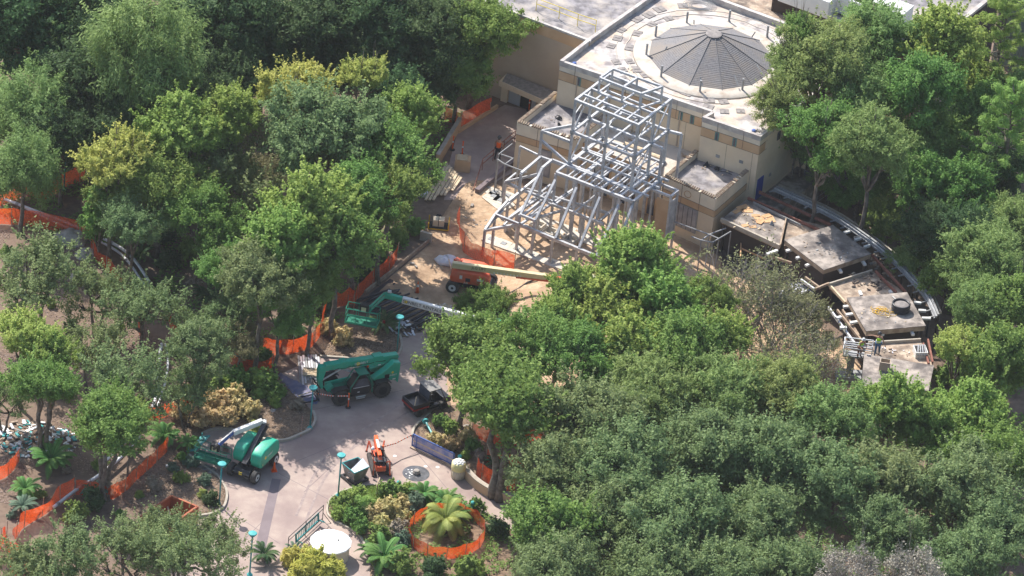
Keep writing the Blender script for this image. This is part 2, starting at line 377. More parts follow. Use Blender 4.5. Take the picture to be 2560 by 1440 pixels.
tag(sn.build('sand_ground', 'sand', smooth=True), kind='structure')
PATH = [(1142,336),(1190,306),(1243,272),(1262,262),(1310,272),(1400,300),(1370,330),(1300,420),(1240,455),(1180,470),(1140,500),(1110,500),(1120,420)]
PLAZA = ([(1000,840),(1004,870),(990,895),(975,930),(880,900),(800,892),(700,935),(745,985),(782,1031)] +
   [(787,1052),(775,1075),(748,1090),(717,1102),(684,1103),(640,1095),(586,1078),(540,1074),(509,1085),(480,1112),(470,1137)] +
   [(500,1162),(540,1188),(557,1210),(565,1229),(565,1250),(557,1271),(530,1285),(498,1292),(470,1330),(430,1400),(400,1640)] +
   [(960,1640),(1100,1640),(1400,1600),(1330,1400),(1290,1300),(1285,1257),(1230,1249),(1193,1222),(1154,1175),(1133,1166),(1032,1092),(1040,1070),(1062,1045),(1100,1010),(1150,950),(1150,860),(1060,830)])
p = MB(); p.prism(PL(PLAZA), -0.5, 0.004, top_only=True); struct('plaza_path', p, 'concrete')
p = MB(); p.prism(PL(PATH), -0.5, 0.004, top_only=True); struct('service_path', p, 'concrete')
# joints and a long darker strip laid over the plaza
p = MB(); p.prism(PL([(680,1196),(702,1199),(660,1392),(632,1390)]), 0, 0.008, top_only=True); struct('plaza_strip', p, 'concrete_dark')
p = MB()
for a, b in [((560,1270),(700,1360)),((700,1170),(860,1105)),((972,1165),(1045,1130)),((760,1030),(1010,975)),((690,1180),(900,1290)),((880,960),(1040,900)),((1060,1235),(1290,1330)),((660,1300),(560,1400)),((900,1100),(760,1230)),((1040,1130),(1133,1240))]:
    u, v = P(*a), P(*b); d = (v-u).normalized(); n_ = Vector((-d.y, d.x, 0))*0.02
    p.add([(u.x-n_.x,u.y-n_.y,.0085),(v.x-n_.x,v.y-n_.y,.0085),(v.x+n_.x,v.y+n_.y,.0085),(u.x+n_.x,u.y+n_.y,.0085)], [(0,1,2,3)])
struct('paving_joint', p, 'concrete_dark')
for k, pts in enumerate(([(1000,1010),(930,1060),(850,1110),(790,1180),(740,1290)],[(1020,1030),(950,1078),(872,1128),(812,1195),(765,1300)],[(760,1030),(700,1130),(690,1190)])):
    q = [P(x,y) for x,y in smooth_poly(pts,5,False)]; p = MB()
    for i, v_ in enumerate(q):
        d_ = (q[min(i+1,len(q)-1)]-q[max(i-1,0)]).normalized(); n_ = Vector((-d_.y,d_.x,0))*(.09+.03*noise.noise(Vector((i*.9,k,0)))); p.v += [(v_.x-n_.x,v_.y-n_.y,.0115),(v_.x+n_.x,v_.y+n_.y,.0115)]
    p.f = [(2*i,2*i+2,2*i+3,2*i+1) for i in range(len(q)-1)]; struct('tyre_mark', p, 'tyre_dust')
# planting beds
def bed(name, pts, z=0.10, m='mulch', heap=0.25):
    poly = PL(smooth_poly(pts, 4)); cx = sum(p[0] for p in poly)/len(poly); cy = sum(p[1] for p in poly)/len(poly)
    mb = grid_sheet(poly, 0.16, ramp=.12, zf=lambda x, y: z + 0.05*noise.noise(Vector((x*1.3, y*1.3, 1))) + 0.03*noise.noise(Vector((x*5, y*5, 1))))
    o = mb.build(name, m, smooth=True); tag(o, kind='structure'); return poly
ISLAND = [(823,1258),(842,1237),(890,1221),(946,1214),(1010,1215),(1090,1222),(1150,1243),(1190,1275),(1240,1300),(1290,1340),(1330,1450),(1200,1500),(950,1490),(925,1400),(905,1350),(883,1329),(848,1310),(824,1290)]
BED_A = [(509,1085),(540,1072),(586,1076),(640,1093),(684,1101),(717,1100),(748,1088),(775,1073),(786,1052),(780,1031),(745,990),(700,950),(660,930),(560,920),(470,940),(400,980),(330,1010),(330,1060),(400,1075),(450,1090)]
BED_B = [(470,1140),(500,1164),(538,1188),(555,1210),(563,1229),(563,1250),(555,1271),(528,1284),(498,1290),(440,1330),(380,1300),(330,1270),(280,1210),(330,1170),(400,1120)]
BED_C = [(1002,850),(1002,870),(988,892),(900,895),(800,890),(740,890),(700,905),(690,870),(740,830),(820,800),(870,820),(960,825)]
BED_D = [(1045,1075),(1064,1048),(1100,1020),(1200,1010),(1350,1050),(1380,1150),(1340,1260),(1286,1250),(1232,1243),(1196,1216),(1160,1172),(1140,1160),(1090,1125),(1042,1090)]
for nm, q in (('island_soil', ISLAND), ('bed_soil', BED_A), ('bed_soil', BED_B), ('bed_soil', BED_C), ('bed_soil', BED_D)): bed(nm, q)
def kerb(pts, z0=0.0, h=0.14, wdt=0.16, closed=False, name='kerb', m='kerb', px=True):
    c = smooth_poly(pts, 5, closed); c = [P(x, y) for x, y in c] if px else [Vector((x,y,0)) for x,y in c]
    mb = MB(); L = []; Rr = []
    for i, q in enumerate(c):
        d = (c[min(i+1, len(c)-1)]-c[max(i-1, 0)]).normalized(); n_ = Vector((-d.y, d.x, 0))*wdt/2
        L.append(q+n_); Rr.append(q-n_)
    for i in range(len(c)):
        mb.v += [(L[i].x,L[i].y,-.05),(L[i].x,L[i].y,h),(Rr[i].x,Rr[i].y,h),(Rr[i].x,Rr[i].y,-.05)]
    for i in range(len(c)-1):
        for j in range(4): mb.f.append((i*4+j, i*4+(j+1)%4, i*4+4+(j+1)%4, i*4+4+j))
    mb.f += [(0,1,2,3)[::-1], tuple(len(mb.v)-4+j for j in range(4))]
    return mb
struct('kerb', kerb([(782,1031),(788,1052),(776,1075),(748,1090),(717,1102),(684,1104),(640,1096),(586,1078),(540,1074),(509,1086)], h=.2, wdt=.18), 'kerb')
struct('kerb', kerb([(470,1137),(500,1162),(540,1188),(557,1210),(566,1229),(566,1250),(557,1271),(530,1286),(498,1292),(470,1305)], h=.16), 'kerb')
struct('kerb', kerb([(1000,840),(1004,858),(1003,872),(990,895),(970,905),(900,899),(800,892)], h=.14), 'kerb')
struct('kerb', kerb([(946,1213),(890,1220),(842,1236),(821,1258),(820,1288),(848,1310),(883,1329),(905,1350),(925,1400),(950,1450)], h=.14, wdt=.13), 'kerb')
struct('kerb', kerb([(1190,1275),(1240,1300),(1290,1340),(1330,1420)], h=.12, wdt=.13), 'kerb')
struct('kerb', kerb([(1030,1092),(1036,1070),(1062,1045),(1075,1035)], h=.14), 'kerb')
# ------------------------------------------------------------------ low walls
def wallthing(name, label, pts, h, wd, m='kerb', cap=None, n=5):
    t = thing(name, label, 'wall', P(*pts[0]))
    kerb(pts, h=h, wdt=wd).build('wall_body', m, t)
    if cap: 
        c = kerb(pts, h=h+.05, wdt=wd+.06); c.v = [(x,y,z if z > h else h+.002) for x,y,z in c.v]; c.build('coping', cap, t)
    return t
wallthing('curved_wall', 'tan curved low wall running from the trash bin towards the trees beside the path', [(1152,1178),(1170,1200),(1195,1224),(1232,1245),(1290,1262)], 0.75, 0.3, 'stucco_tan', 'kerb')
wallthing('retaining_wall', 'long low board-topped wall between the sand and the shaded trees', [(1076,602),(1030,640),(985,678),(940,712),(912,735)], 0.3, 0.12, 'joist')
wallthing('retaining_wall', 'short pale wall end beside the yellow framed cart', [(1050,598),(1078,606)], 0.75, 0.2, 'kerb')
wallthing('planter_wall', 'tan sloping planter wall along the shaded service path', [(1148,322),(1120,368),(1092,415)], 1.0, 0.25, 'stucco_tan', 'kerb')
wallthing('planter_wall', 'low tan wall carrying orange net along the shaded service path near the doors', [(1145,333),(1190,304),(1243,270)], 0.3, 0.2, 'stucco_tan')
# ------------------------------------------------------------------ main building
def W2(q): return Vector((q[0], q[1], 0))
def wall_strip(mb, a, b, z0, z1, out=0.03):
    pl, zz0, zz1 = strip(a, b, z0, z1, out, 0); mb.prism(pl, zz0, zz1)
def parapet(mb, pts, z0, z1, th, inward, closed=False):
    """wall of thickness th along points (outer line), inward = +1 when inside is to the left"""
    n = len(pts)
    rng = range(n if closed else n-1)
    for i in rng:
        a, b = W2(pts[i]), W2(pts[(i+1) % n]); d = (b-a).normalized(); nn = Vector((-d.y, d.x, 0))*inward
        q = [a - nn*.03 - d*.03, b - nn*.03 + d*.03, b + nn*th + d*.0, a + nn*th - d*0]
        mb.prism([(v.x, v.y) for v in q], z0, z1 + i*0.002)
Z = 7.9
A = P(1401,152,Z); B = P(1780,279,Z); B2 = P(1757,292,Z); Cc = P(1902,341,Z); D = P(1967,292,Z); D2 = D + FB*11.0
BK = P(1811,0,Z); BK2 = P(1975,60,Z); BKe = BK2 + (BK2-BK).normalized()*9; BKs = BK - (BK2-BK).normalized()*8
LW = P(1475,94,Z); LU = P(1640,-22,Z)
roofpoly = [A, B, B2, Cc, D, D2, BKe, BKs, LU, LW]
bld = thing('main_building', 'tan flat-roofed building with white roof and grey shingled cone behind the steel frame', 'building', (A.x, A.y, 0))
w = MB(); w.prism([(v.x, v.y) for v in roofpoly], -0.1, Z-0.45); w.build('wall', 'stucco', bld)
rf = MB(); rf.prism([(v.x, v.y) for v in roofpoly], 0, Z-0.44, top_only=True); roof = rf.build('roof', 'roof_white', bld)
pp = MB(); parapet(pp, [A, B, B2, Cc, D, D2], Z-0.43, Z, 0.22, 1); parapet(pp, [LU, LW, A], Z-0.43, Z+.05, 0.25, 1); parapet(pp, [BKe, BKs], Z-.43, Z+.05, .3, 1)
pp.build('parapet', 'coping', bld)
up_ = MB(); wall_strip(up_, A, B, 7.05, Z-.06, .02); wall_strip(up_, B2, Cc, 7.05, Z-.06, .02); wall_strip(up_, Cc, D2, 7.05, Z-.06, .02); up_.build('upper_panel', 'stucco_pale', bld)
bd = MB(); wall_strip(bd, A, B, 6.3, 7.04, .035); wall_strip(bd, B2, Cc, 6.3, 7.04, .035); wall_strip(bd, Cc, D2, 6.3, 7.04, .035); bd.build('band', 'stucco_tan', bld)
sm = MB()
for a, b in ((A, B), (B2, Cc), (Cc, D2)):
    for z in (6.28, 7.04): wall_strip(sm, a, b, z, z+.025, .045)
    L = (W2(b)-W2(a)).length; d = (W2(b)-W2(a)).normalized(); k = 1.3
    while k < L:
        q = W2(a)+d*k; wall_strip(sm, q, q+d*.025, 6.3, Z-.07, .046)
        q2 = W2(a)+d*(k+.9); wall_strip(sm, q2, q2+d*.02, 3, 6.28, .012); k += 2.15
sm.build('panel_joint', 'seam', bld)
for px, py in ((1437,214),(1481,232),(1643,285),(1691,300),(1723,285+22),(1797,336),(1841,351)):
    seg = (A, B) if px < 1760 else (B2, Cc); a, b = map(W2, seg); best = min((abs((P(px,py,6.68).xy - (lerp(a,b,t/400)).xy).length), t/400) for t in range(401))[1]
    q = lerp(a, b, best); d = (b-a).normalized(); f = MB(); wall_strip(f, q-d*.17, q+d*.17, 6.33, 7.02, .06); fo = f.build('window', 'window_teal', bld)
    f = MB(); wall_strip(f, q-d*.09, q+d*.07, 6.38, 6.97, .075); f.build('pane', 'glass_dark', fo)
q = W2(lerp(W2(Cc), W2(D), .75)); dd = (W2(D)-W2(Cc)).normalized(); f = MB(); wall_strip(f, q-dd*.2, q+dd*.2, 6.33, 7.02, .06); f.build('window', 'glass_dark', bld)
for t_ in (.12,.34,.55,.8):
    q = lerp(W2(A),W2(B),t_); v = MB(); wall_strip(v, q, q+(W2(B)-W2(A)).normalized()*.09, 4.0, 7.0, .09); v.build('downpipe','stucco_grey',bld)
for (a_,b_,t_,z_) in ((B2,Cc,.3,4.9),(B2,Cc,.7,5.1),(Cc,D,.55,3.4)):
    q = lerp(W2(a_),W2(b_),t_); v = MB(); wall_strip(v, q, q+(W2(b_)-W2(a_)).normalized()*.3, z_, z_+.22, .07); v.build('wall_vent','steel_dull',bld)
# the shingled cone
cc = P(1777, 146, 7.5); cr, ch = 4.95, 2.05
swirl = MB(); swirl.lathe([(6.0,0),(5.9,.10),(5.3,.16),(4.8,.2),(4.5,.2)], 48, (cc.x, cc.y, 7.47)); swirl.build('roof_curb', 'roof_swirl', bld, smooth=True)
sw2 = MB()
for k, (r0, hh) in enumerate(((6.6,.045),(7.3,.03))):
    sw2.tube([(cc.x+(r0+.25*noise.noise(Vector((a*.7,k,0))))*math.cos(a*PI/24), cc.y+(r0+.25*noise.noise(Vector((a*.7,k,5))))*math.sin(a*PI/24), 7.47) for a in range(-8+k*3, 38-k*4)], hh, 6)
sw2.build('roof_seam', 'roof_swirl', bld, smooth=True)
cone = MB(); rows = 30
for i in range(rows):
    t0, t1 = i/rows, (i+1)/rows
    r0, r1 = cr*(1-t0)+.45*t0, cr*(1-t1)+.45*t1
    cone.lathe([(r0, ch*t0-.05), (r0, ch*t0+.035), (r1, ch*t1+.015)], 12, (cc.x, cc.y, 7.6), .2)
cn = cone.build('cone_roof', 'shingle', bld)
rdg = MB()
for j in range(12):
    a = 2*PI*j/12+.2; rdg.tube([(cc.x+cr*math.cos(a), cc.y+cr*math.sin(a), 7.64), (cc.x+.5*math.cos(a), cc.y+.5*math.sin(a), 7.64+ch)], .028, 5)
rdg.build('ridge', 'shingle_ridge', cn)
rdg = MB(); rdg.lathe([(.62,0),(.62,.07),(.5,.1)], 20, (cc.x, cc.y, 7.6+ch-.02)); rdg.build('cap', 'pad', cn)
for k, (x, y) in enumerate(((1638,95),(1716,60),(1822,56),(1917,95),(1615,140),(1652,195),(1749,232),(1855,228),(1940,200))):
    q = P(x, y, 7.5); v = MB(); v.tube([q, q+Vector((0,0,1.1))], .085, 8); vo = v.build('vent_pipe', 'steel_dull', bld)
    v = MB(); v.tube([q-Vector((0,0,.02)), q+Vector((0,0,.14)), q+Vector((0,0,.15))], [.2,.12,.1], 8); v.build('boot', 'coping', vo)
for x, y, dx, dy in ((1660,130,8,-14),(1757,215,-6,-22),(1845,212,-9,-26),(1909,190,-18,-30),(1880,92,8,-12),(1735,60,0,-11)):
    q = P(x, y, 8.0); rr = P(x+dx, y+dy, 8.5); v = MB(); v.tube([q, rr], .05, 6); v.build('stay_rod', 'steel_dull', bld)
PADS = [(1591,49),(1622,38),(1649,24),(1552,75),(1593,84),(1630,61),(1671,47),(1544,96),(1528,115),(1575,120),(1541,156),(1574,154),(1557,175),(1592,174),(1612,188),(1661,209),(1686,220),(1559,198),
 (1717,233),(1772,250),(1809,255),(1811,279),(1851,278),(1707,15),(1770,268),(1640,228)]
ORD = ['topmost','second','third','fourth','fifth','sixth','seventh','eighth','ninth','tenth','eleventh','twelfth','thirteenth','fourteenth','fifteenth','sixteenth','seventeenth','eighteenth','nineteenth','twentieth']
PL_ = sorted([q for q in PADS if q[0] < 1700], key=lambda q: q[1]); PR_ = sorted([q for q in PADS if q[0] >= 1700], key=lambda q: q[0])
for k, (x, y) in enumerate(PADS):
    q = P(x, y, Z-.44); a = math.atan2(q.y-cc.y, q.x-cc.x) + rg.uniform(-.25,.25); s = .40*rg.uniform(.8,1.1)
    v = MB(); v.box(-s*.9, -s, 0, s*.9, s, .05); v.box(-s*.5, -.05, .05, s*.5, .05, .075)
    o = v.build('roof_pad', 'pad'); o.location = (q.x, q.y, q.z+.004); o.rotation_euler = (0, 0, a)
    tag(o, (ORD[PL_.index((x,y))] + ' dark square pad from the top in the arc left of the cone') if x < 1700 else (('leftmost','second','third','fourth','fifth','sixth','seventh','rightmost')[PR_.index((x,y))] + ' dark square pad from the left around the right half of the cone'), 'roof pad', 'square pads on the white roof')
# coil of cable & blue drain covers on the roof
v = MB()
for k in range(5):
    r0 = .5+.12*k; v.tube([(r0*1.3*math.cos(a*PI/12+k), r0*.8*math.sin(a*PI/12+k), .04+.015*k) for a in range(25)], .02, 5)
o = v.build('hose_coil', 'steel_dull'); q = P(1748, 15, Z-.42); o.location = q; tag(o, 'grey coiled hose lying on the white roof beyond the shingled cone', 'hose')
for nm, x, y, ph in (('drain_cover', 1436, 160, 'at the left corner'), ('drain_cover', 1884, 328, 'at the right front corner')):
    q = P(x, y, Z-.43); v = MB(); v.lathe([(.16,0),(.16,.12),(.10,.16)], 12); o = v.build(nm, 'blue_paint'); o.location = q; tag(o, 'round blue drain cover on the white roof ' + ph, 'drain cover')
for k in range(3):
    q = P((1960,1905,1975)[k], (225,330,250)[k], Z-.43); v = MB()
    for j in range(14): 
        a = rg.uniform(0,6.28); r0 = rg.uniform(0,.9); v.box(r0*math.cos(a)-.1, r0*math.sin(a)-.08, 0, r0*math.cos(a)+.1, r0*math.sin(a)+.08, rg.uniform(.03,.15))
    o = v.build('rubble', 'roof_swirl'); o.location = q; tag(o, 'small pale broken pieces on the white roof ' + ('under the overhanging tree','beside the front right corner parapet','near the right edge under leaves')[k], 'rubble', kind='stuff')
# ------------------------------------------------------------------ left wing
wa = P(1475,104,Z); wl = wa - FU*16; wd_ = [wl, wa, wa+FB*16, wl+FB*16]
wing = thing('wing_building', 'tall plain brown-grey building wing with flat pale roof left of the main building', 'building', (wa.x, wa.y, 0))
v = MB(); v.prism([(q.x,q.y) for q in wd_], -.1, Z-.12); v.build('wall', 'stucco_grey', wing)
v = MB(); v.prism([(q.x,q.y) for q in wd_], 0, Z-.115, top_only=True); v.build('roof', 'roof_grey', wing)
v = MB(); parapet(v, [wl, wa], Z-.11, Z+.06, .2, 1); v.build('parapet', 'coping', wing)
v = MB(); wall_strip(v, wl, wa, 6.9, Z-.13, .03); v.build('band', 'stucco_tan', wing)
def railing(name, label, pts, h, m, z, parent_loc, gate=False, rails=(1.0,.55), r=.03, cat='railing'):
    t = thing(name, label, cat, pts[0])
    for q in pts:
        v = MB(); v.tube([q, q+Vector((0,0,h))], r, 6); v.build('post', m, t)
    for f in rails:
        v = MB(); v.tube([q+Vector((0,0,h*f)) for q in pts], r*.9, 6); v.build('rail', m, t)
    return t
zr = Z-.11
railing('roof_railing', 'pale yellow guard rail standing on the roof of the tall brown-grey wing', [P(x,y,zr) for x,y in ((1340,26),(1397,47),(1443,65),(1488,80))], 1.05, 'gold_label', zr, None)
M['rail_pale'] = M['cream_paint']
# canopy with doors below
cz = 2.6; can = thing('door_canopy', 'dark-topped tan canopy over the grey doors at the end of the service path', 'canopy', P(1248,200,cz))
cp_ = [P(1248,202,cz), P(1368,255,cz), P(1390,234,cz)+FB*.3, P(1263,186,cz)+FB*.3]
v = MB(); v.prism([(q.x,q.y) for q in cp_], cz-.45, cz-.02); v.build('fascia', 'stucco', can)
v = MB(); v.prism([(q.x,q.y) for q in [cp_[0]+(cp_[2]-cp_[0])*.05, cp_[1]+(cp_[3]-cp_[1])*.05, cp_[2], cp_[3]]], cz-.02, cz, top_only=True); v.build('roof', 'pad', can)
g0 = P(1290,269); 
v = MB(); wb = W2(wa); t0 = (W2(g0)-wb).dot(-FU)
dw = wb - FU*t0
f = MB(); wall_strip(f, dw-FU*.9, dw+FU*.1, 0, 2.1, .05); do = f.build('door', 'door_grey', wing)
f = MB(); f.beam(dw-FU*.05-FB*.12+Vector((0,0,1)), dw-FU*.05-FB*.12+Vector((0,0,1.15)), .04, .04); f.build('handle', 'dark', do)
f = MB(); wall_strip(f, dw+FU*.14, dw+FU*1.1, 0, 2.1, .04); f.build('doorway', 'dark', wing)
f = MB(); wall_strip(f, dw+FU*1.14, dw+FU*1.5, 0, 2.1, .05); f.build('door', 'door_grey', wing)
f = MB(); wall_strip(f, dw-FU*1.5, dw-FU*.95, 0, 2.1, .25); f.build('pilaster', 'stucco', wing)
# ------------------------------------------------------------------ front pavilions
def pavilion(label, FL, FR, BR, BL, h, side_seed, win):
    t = thing('pavilion', label, 'building', (FL.x, FL.y, 0)); poly = [(q.x,q.y) for q in (FL,FR,BR,BL)]
    v = MB(); v.prism(poly, -.1, h-.5); v.build('wall', 'stucco', t)
    v = MB(); v.prism(poly, 0, h-.495, top_only=True); v.build('roof', 'roof_grey', t)
    v = MB(); parapet(v, [FL,FR,BR,BL], h-.49, h, .22, 1, True); v.build('parapet', 'stucco_pale', t)
    v = MB(); wall_strip(v, FL, FR, 3.55, h-.04, .04); wall_strip(v, FR, BR, 3.55, h-.04, .04); v.build('upper_panel', 'stucco_pale', t)
    v = MB(); wall_strip(v, FL, FR, 2.98, 3.54, .05); wall_strip(v, FR, BR, 2.98, 3.54, .05); v.build('band', 'stucco_tan', t)
    v = MB()
    for z in (2.97, 3.53): wall_strip(v, FL, FR, z, z+.025, .06); wall_strip(v, FR, BR, z, z+.025, .06)
    d = (W2(FR)-W2(FL)); 
    for f_ in (.35,.7): q = W2(FL)+d*f_; wall_strip(v, q, q+d.normalized()*.03, 3.0, h-.04, .065)
    v.build('panel_joint', 'seam', t)
    r_ = random.Random(side_seed)
    for a, b in ((FL,FR),(FR,BR),(BL,FL)):
        a, b = W2(a), W2(b); d = b-a; L = d.length; d.normalize(); n_ = Vector((-d.y,d.x,0)); v = MB(); k = .12
        while k < L-.1:
            if r_.random() < .93:
                q = a+d*k+n_*.10; z = h+.02+r_.uniform(0,.03); v.tube([q-n_*.16+Vector((0,0,z-.02)), q+n_*.16+Vector((0,0,z+.05))], [.085,.07], 6)
            k += .185
        v.build('tile_trim', 'tile_brown', t)
    return t
hs_ = 4.6
lF = [P(1294,305,hs_), P(1442,350,hs_), P(1541,277,hs_), P(1393,232,hs_)]
rF = [P(1663,441,hs_), P(1790,497,hs_), P(1879,418,hs_), P(1745,378,hs_)]
for qq in (lF, rF):     # reach back to the façade behind
    qq[2] = qq[1] + FB*max(3.0, (qq[2]-qq[1]).dot(FB)); qq[3] = qq[0] + FB*max(3.0,(qq[3]-qq[0]).dot(FB))
pavL = pavilion('small tan pavilion with tile-edged roof left of the steel tower', *lF, hs_, 3, 0)
pavR = pavilion('small tan pavilion with tile-edged roof right of the steel frame', *rF, hs_, 4, 1)
# windows & emblem on the pavilions
def on_wall(FL, FR, t0, t1, z0, z1, out, m, name, par):
    a = lerp(W2(FL), W2(FR), t0); b = lerp(W2(FL), W2(FR), t1); v = MB(); wall_strip(v, a, b, z0, z1, out); return v.build(name, m, par)
wo = on_wall(rF[0], rF[1], .22, .70, .9, 2.95, .06, 'steel_dull', 'window', pavR)
on_wall(rF[0], rF[1], .24, .68, .98, 2.88, .08, 'plastic_sheet', 'pane', wo)
for f_ in (.33,.42,.51,.60): on_wall(rF[0], rF[1], f_, f_+.01, .98, 2.88, .09, 'glass_dark', 'mullion', wo)
wo = on_wall(lF[0], lF[1], .40, .62, .6, 2.9, .06, 'steel_dull', 'window', pavL)
on_wall(lF[0], lF[1], .42, .60, .7, 2.8, .08, 'plastic_sheet', 'pane', wo)
v = MB(); q = lerp(rF[0], rF[1], .47) - FB*.07; 
pts_ = [(q.x+FU.x*.28*math.cos(a), q.y+FU.y*.28*math.cos(a), 3.98+.28*math.sin(a)) for a in [k*PI/10 for k in range(21)]]
v.tube(pts_, .03, 5); v.build('emblem_ring', 'stucco_tan', pavR)
# junk on the pavilion roofs
for px, py, s, lab in ((1396,296,.35,'dark tangle of cable on the roof of the left pavilion'),(1397,312,.2,'short dark vent pipe lying on the roof of the left pavilion'),(1765,413,.35,'black tangled tool bag on the roof of the right pavilion'),(1794,424,.3,'black cable drum on the roof of the right pavilion near its back')):
    q = P(px,py,hs_-.49); v = MB()
    for k in range(9): a = rg.uniform(0,6.28); r0 = rg.uniform(.1,1)*s; v.tube([(r0*math.cos(a), r0*math.sin(a), .05), (r0*.6*math.cos(a+1), r0*.6*math.sin(a+1), .05+rg.uniform(.02,.25)), (r0*math.cos(a+2), r0*math.sin(a+2), .04)], .035, 5)
    o = v.build('cable_tangle', 'black_plastic'); o.location = q; tag(o, lab, 'cable')
v = MB(); q1 = P(1799,428,hs_-.46); v.tube([q1, P(1815,430,hs_-.46), P(1830,436,hs_-.46)], .03, 5); o = v.build('cable', 'black_plastic', loc=q1); tag(o, 'thin black cable running across the roof of the right pavilion', 'cable')
# centre block between the pavilions
c0 = lF[1]+FB*1.0; c1 = rF[0]+FB*1.0; c2 = rF[3]+FB*2.2; c3 = lF[2]+FB*2.0
ctr = thing('portico_block', 'recessed tan wall block with pale debris-covered roof inside the steel frame', 'building', (c0.x, c0.y, 0))
v = MB(); v.prism([(q.x,q.y) for q in (c0,c1,c2,c3)], -.1, 3.9); v.build('wall', 'stucco_tan', ctr)
v = MB(); v.prism([(q.x,q.y) for q in (c0,c1,c2,c3)], 0, 3.905, top_only=True); v.build('roof', 'roof_swirl', ctr)
for k in range(9):
    t0 = .04+k*.106; on_wall(c0, c1, t0, t0+.075, .15, 3.3, .04, 'glass_dark' if k % 3 else 'stucco', 'window_bay', ctr)
v = MB()
for k in range(26):
    t = rg.random(); s_ = rg.uniform(.1,.9); q = lerp(lerp(c0,c1,t), lerp(c3,c2,t), s_); a = rg.uniform(0,PI)
    v.beam((q.x,q.y,3.95+.05*rg.random()), (q.x+.5*math.cos(a), q.y+.5*math.sin(a), 3.97+.1*rg.random()), .08, .04)
v.build('debris', 'joist', ctr)
for k in range(2):
    q = lerp(lerp(c0,c1,.35+.22*k), lerp(c3,c2,.35+.22*k), .25); v = MB(); v.tube([(q.x,q.y,4.1),(q.x+FU.x*1.8,q.y+FU.y*1.8,4.15)], .22, 10)
    o = v.build('insulation_roll', 'lumber', loc=q); tag(o, ('tan rolled insulation on the recessed roof, left one','tan rolled insulation on the recessed roof, right one')[k], 'roll', 'rolls on the recessed roof')
# buildings behind at the top right
def simple_building(name, label, pts, z, wm, rm, par=True):
    q = [P(x,y,z) for x,y in pts]; t = thing(name, label, 'building', (q[0].x,q[0].y,0))
    v = MB(); v.prism([(a.x,a.y) for a in q], -.1, z-.12); v.build('wall', wm, t)
    v = MB(); v.prism([(a.x,a.y) for a in q], 0, z-.115, top_only=True); v.build('roof', rm, t)
    if par: v = MB(); parapet(v, q, z-.11, z+.12, .3, 1, True); v.build('parapet', 'coping', t)
    return t
b0 = P(1835,-6,6.2); 
simple_building('low_annex', 'low tan annex roof between the white roof and the dark gap at the top', [(1815,-5),(1995,62),(2300,190),(2380,120),(1900,-75)], 6.4, 'stucco_grey', 'slab_tan', False)
simple_building('rear_building', 'long pale-edged building running behind the annex at the top edge', [(1932,-10),(2125,62),(2300,140),(2500,-20),(2120,-120)], 7.6, 'timber_dark', 'roof_grey')
v = MB()
for i in range(34):
    q = P(2474,-30,0)+FB*(-i*.28+3); 
t = thing('corrugated_shed', 'grey-green corrugated metal wall standing behind the pine at the top right corner', 'shed', P(2520,110))
q0 = P(2478,150); q1 = P(2620,215); d = (q1-q0).normalized(); nrm = Vector((d.y,-d.x,0)); L = (q1-q0).length
v = MB(); pts = []
n_ = int(L/.15)
for i in range(n_+1): pts.append(q0 + d*(L*i/n_) + nrm*(.05 if i % 2 else 0))
v.v = [(a.x,a.y,0) for a in pts] + [(a.x,a.y,9) for a in pts] + [(a.x-nrm.x*.3,a.y-nrm.y*.3,0) for a in pts] + [(a.x-nrm.x*.3,a.y-nrm.y*.3,9) for a in pts]
m_ = n_+1
v.f = [(i,i+1,m_+i+1,m_+i) for i in range(n_)] + [(2*m_+i,3*m_+i,3*m_+i+1,2*m_+i+1) for i in range(n_)] + [(m_+i,m_+i+1,3*m_+i+1,3*m_+i) for i in range(n_)]
v.build('corrugated_wall', 'corrugated', t)
v = MB(); v.beam(q0+Vector((0,0,9.05)), q1+Vector((0,0,9.05)), .6, .2); v.build('eave', 'steel_dull', t)
for k, (x, y, lab) in enumerate(((2025,2,'white boxy container on the roof at the top edge left of the tree'),(2120,12,'pale container roof behind the leaves at the top edge'),(2200,40,'white container roof glimpsed through the upper right leaves'))):
    q = P(x,y,7.9); v = MB(); v.box(-2.2,-1.2,0,2.2,1.2,1.5); v.box(-2.1,-.05,1.5,2.1,.05,1.56); v.box(-.05,-1.1,1.5,.05,1.1,1.56)
    o = v.build('roof_container', 'white_cap', bevel=.05); o.location = (q.x,q.y,7.62); o.rotation_euler = (0,0,math.atan2(FU.y,FU.x)); tag(o, lab, 'container')
# ------------------------------------------------------------------ steel frame
def Z1(x, y): return (1200+x/4.8, 140+y/4.8)
def Z2(x, y): return (1200+x/4.8, 400+y/4.8)
frame = thing('tower_skeleton', 'galvanised steel skeleton of a stepped tower and portico on the sand', 'steel frame', P(1400,560))
def fb(a, b, kind='beam', wd=.2, h=.22, m='steel_galv'):
    v = MB(); v.beam(a, b, wd*.88, h*.92); return v.build(kind, m, frame)
def colm(top, z1=None, z0=0.0, wd=.2, name='column', plate=True):
    v = MB(); v.beam((top.x,top.y,z0), (top.x,top.y,z1 if z1 is not None else top.z), wd*.85, wd*.85); return v.build(name, 'steel_galv', frame)
T3, T2, T1 = 11.1, 8.35, 5.5
tq = [P(*Z1(1150,530),T3), P(*Z1(1900,830),T3), P(*Z1(2295,520),T3)]; tq.append(tq[0]+tq[2]-tq[1])
def TQ(s, t, z): q = tq[0]+(tq[1]-tq[0])*s+(tq[3]-tq[0])*t; return Vector((q.x,q.y,z))
for s in (0,.53,1):
    for t in (0,.5,1): 
        if (s,t) != (.53,.5): colm(TQ(s,t,T3), wd=.2)
for z in (T3,T2,T1):
    for t in (0,1): fb(TQ(-.015,t,z), TQ(1.015,t,z))
    for s in (0,1): fb(TQ(s,.02,z), TQ(s,.98,z))
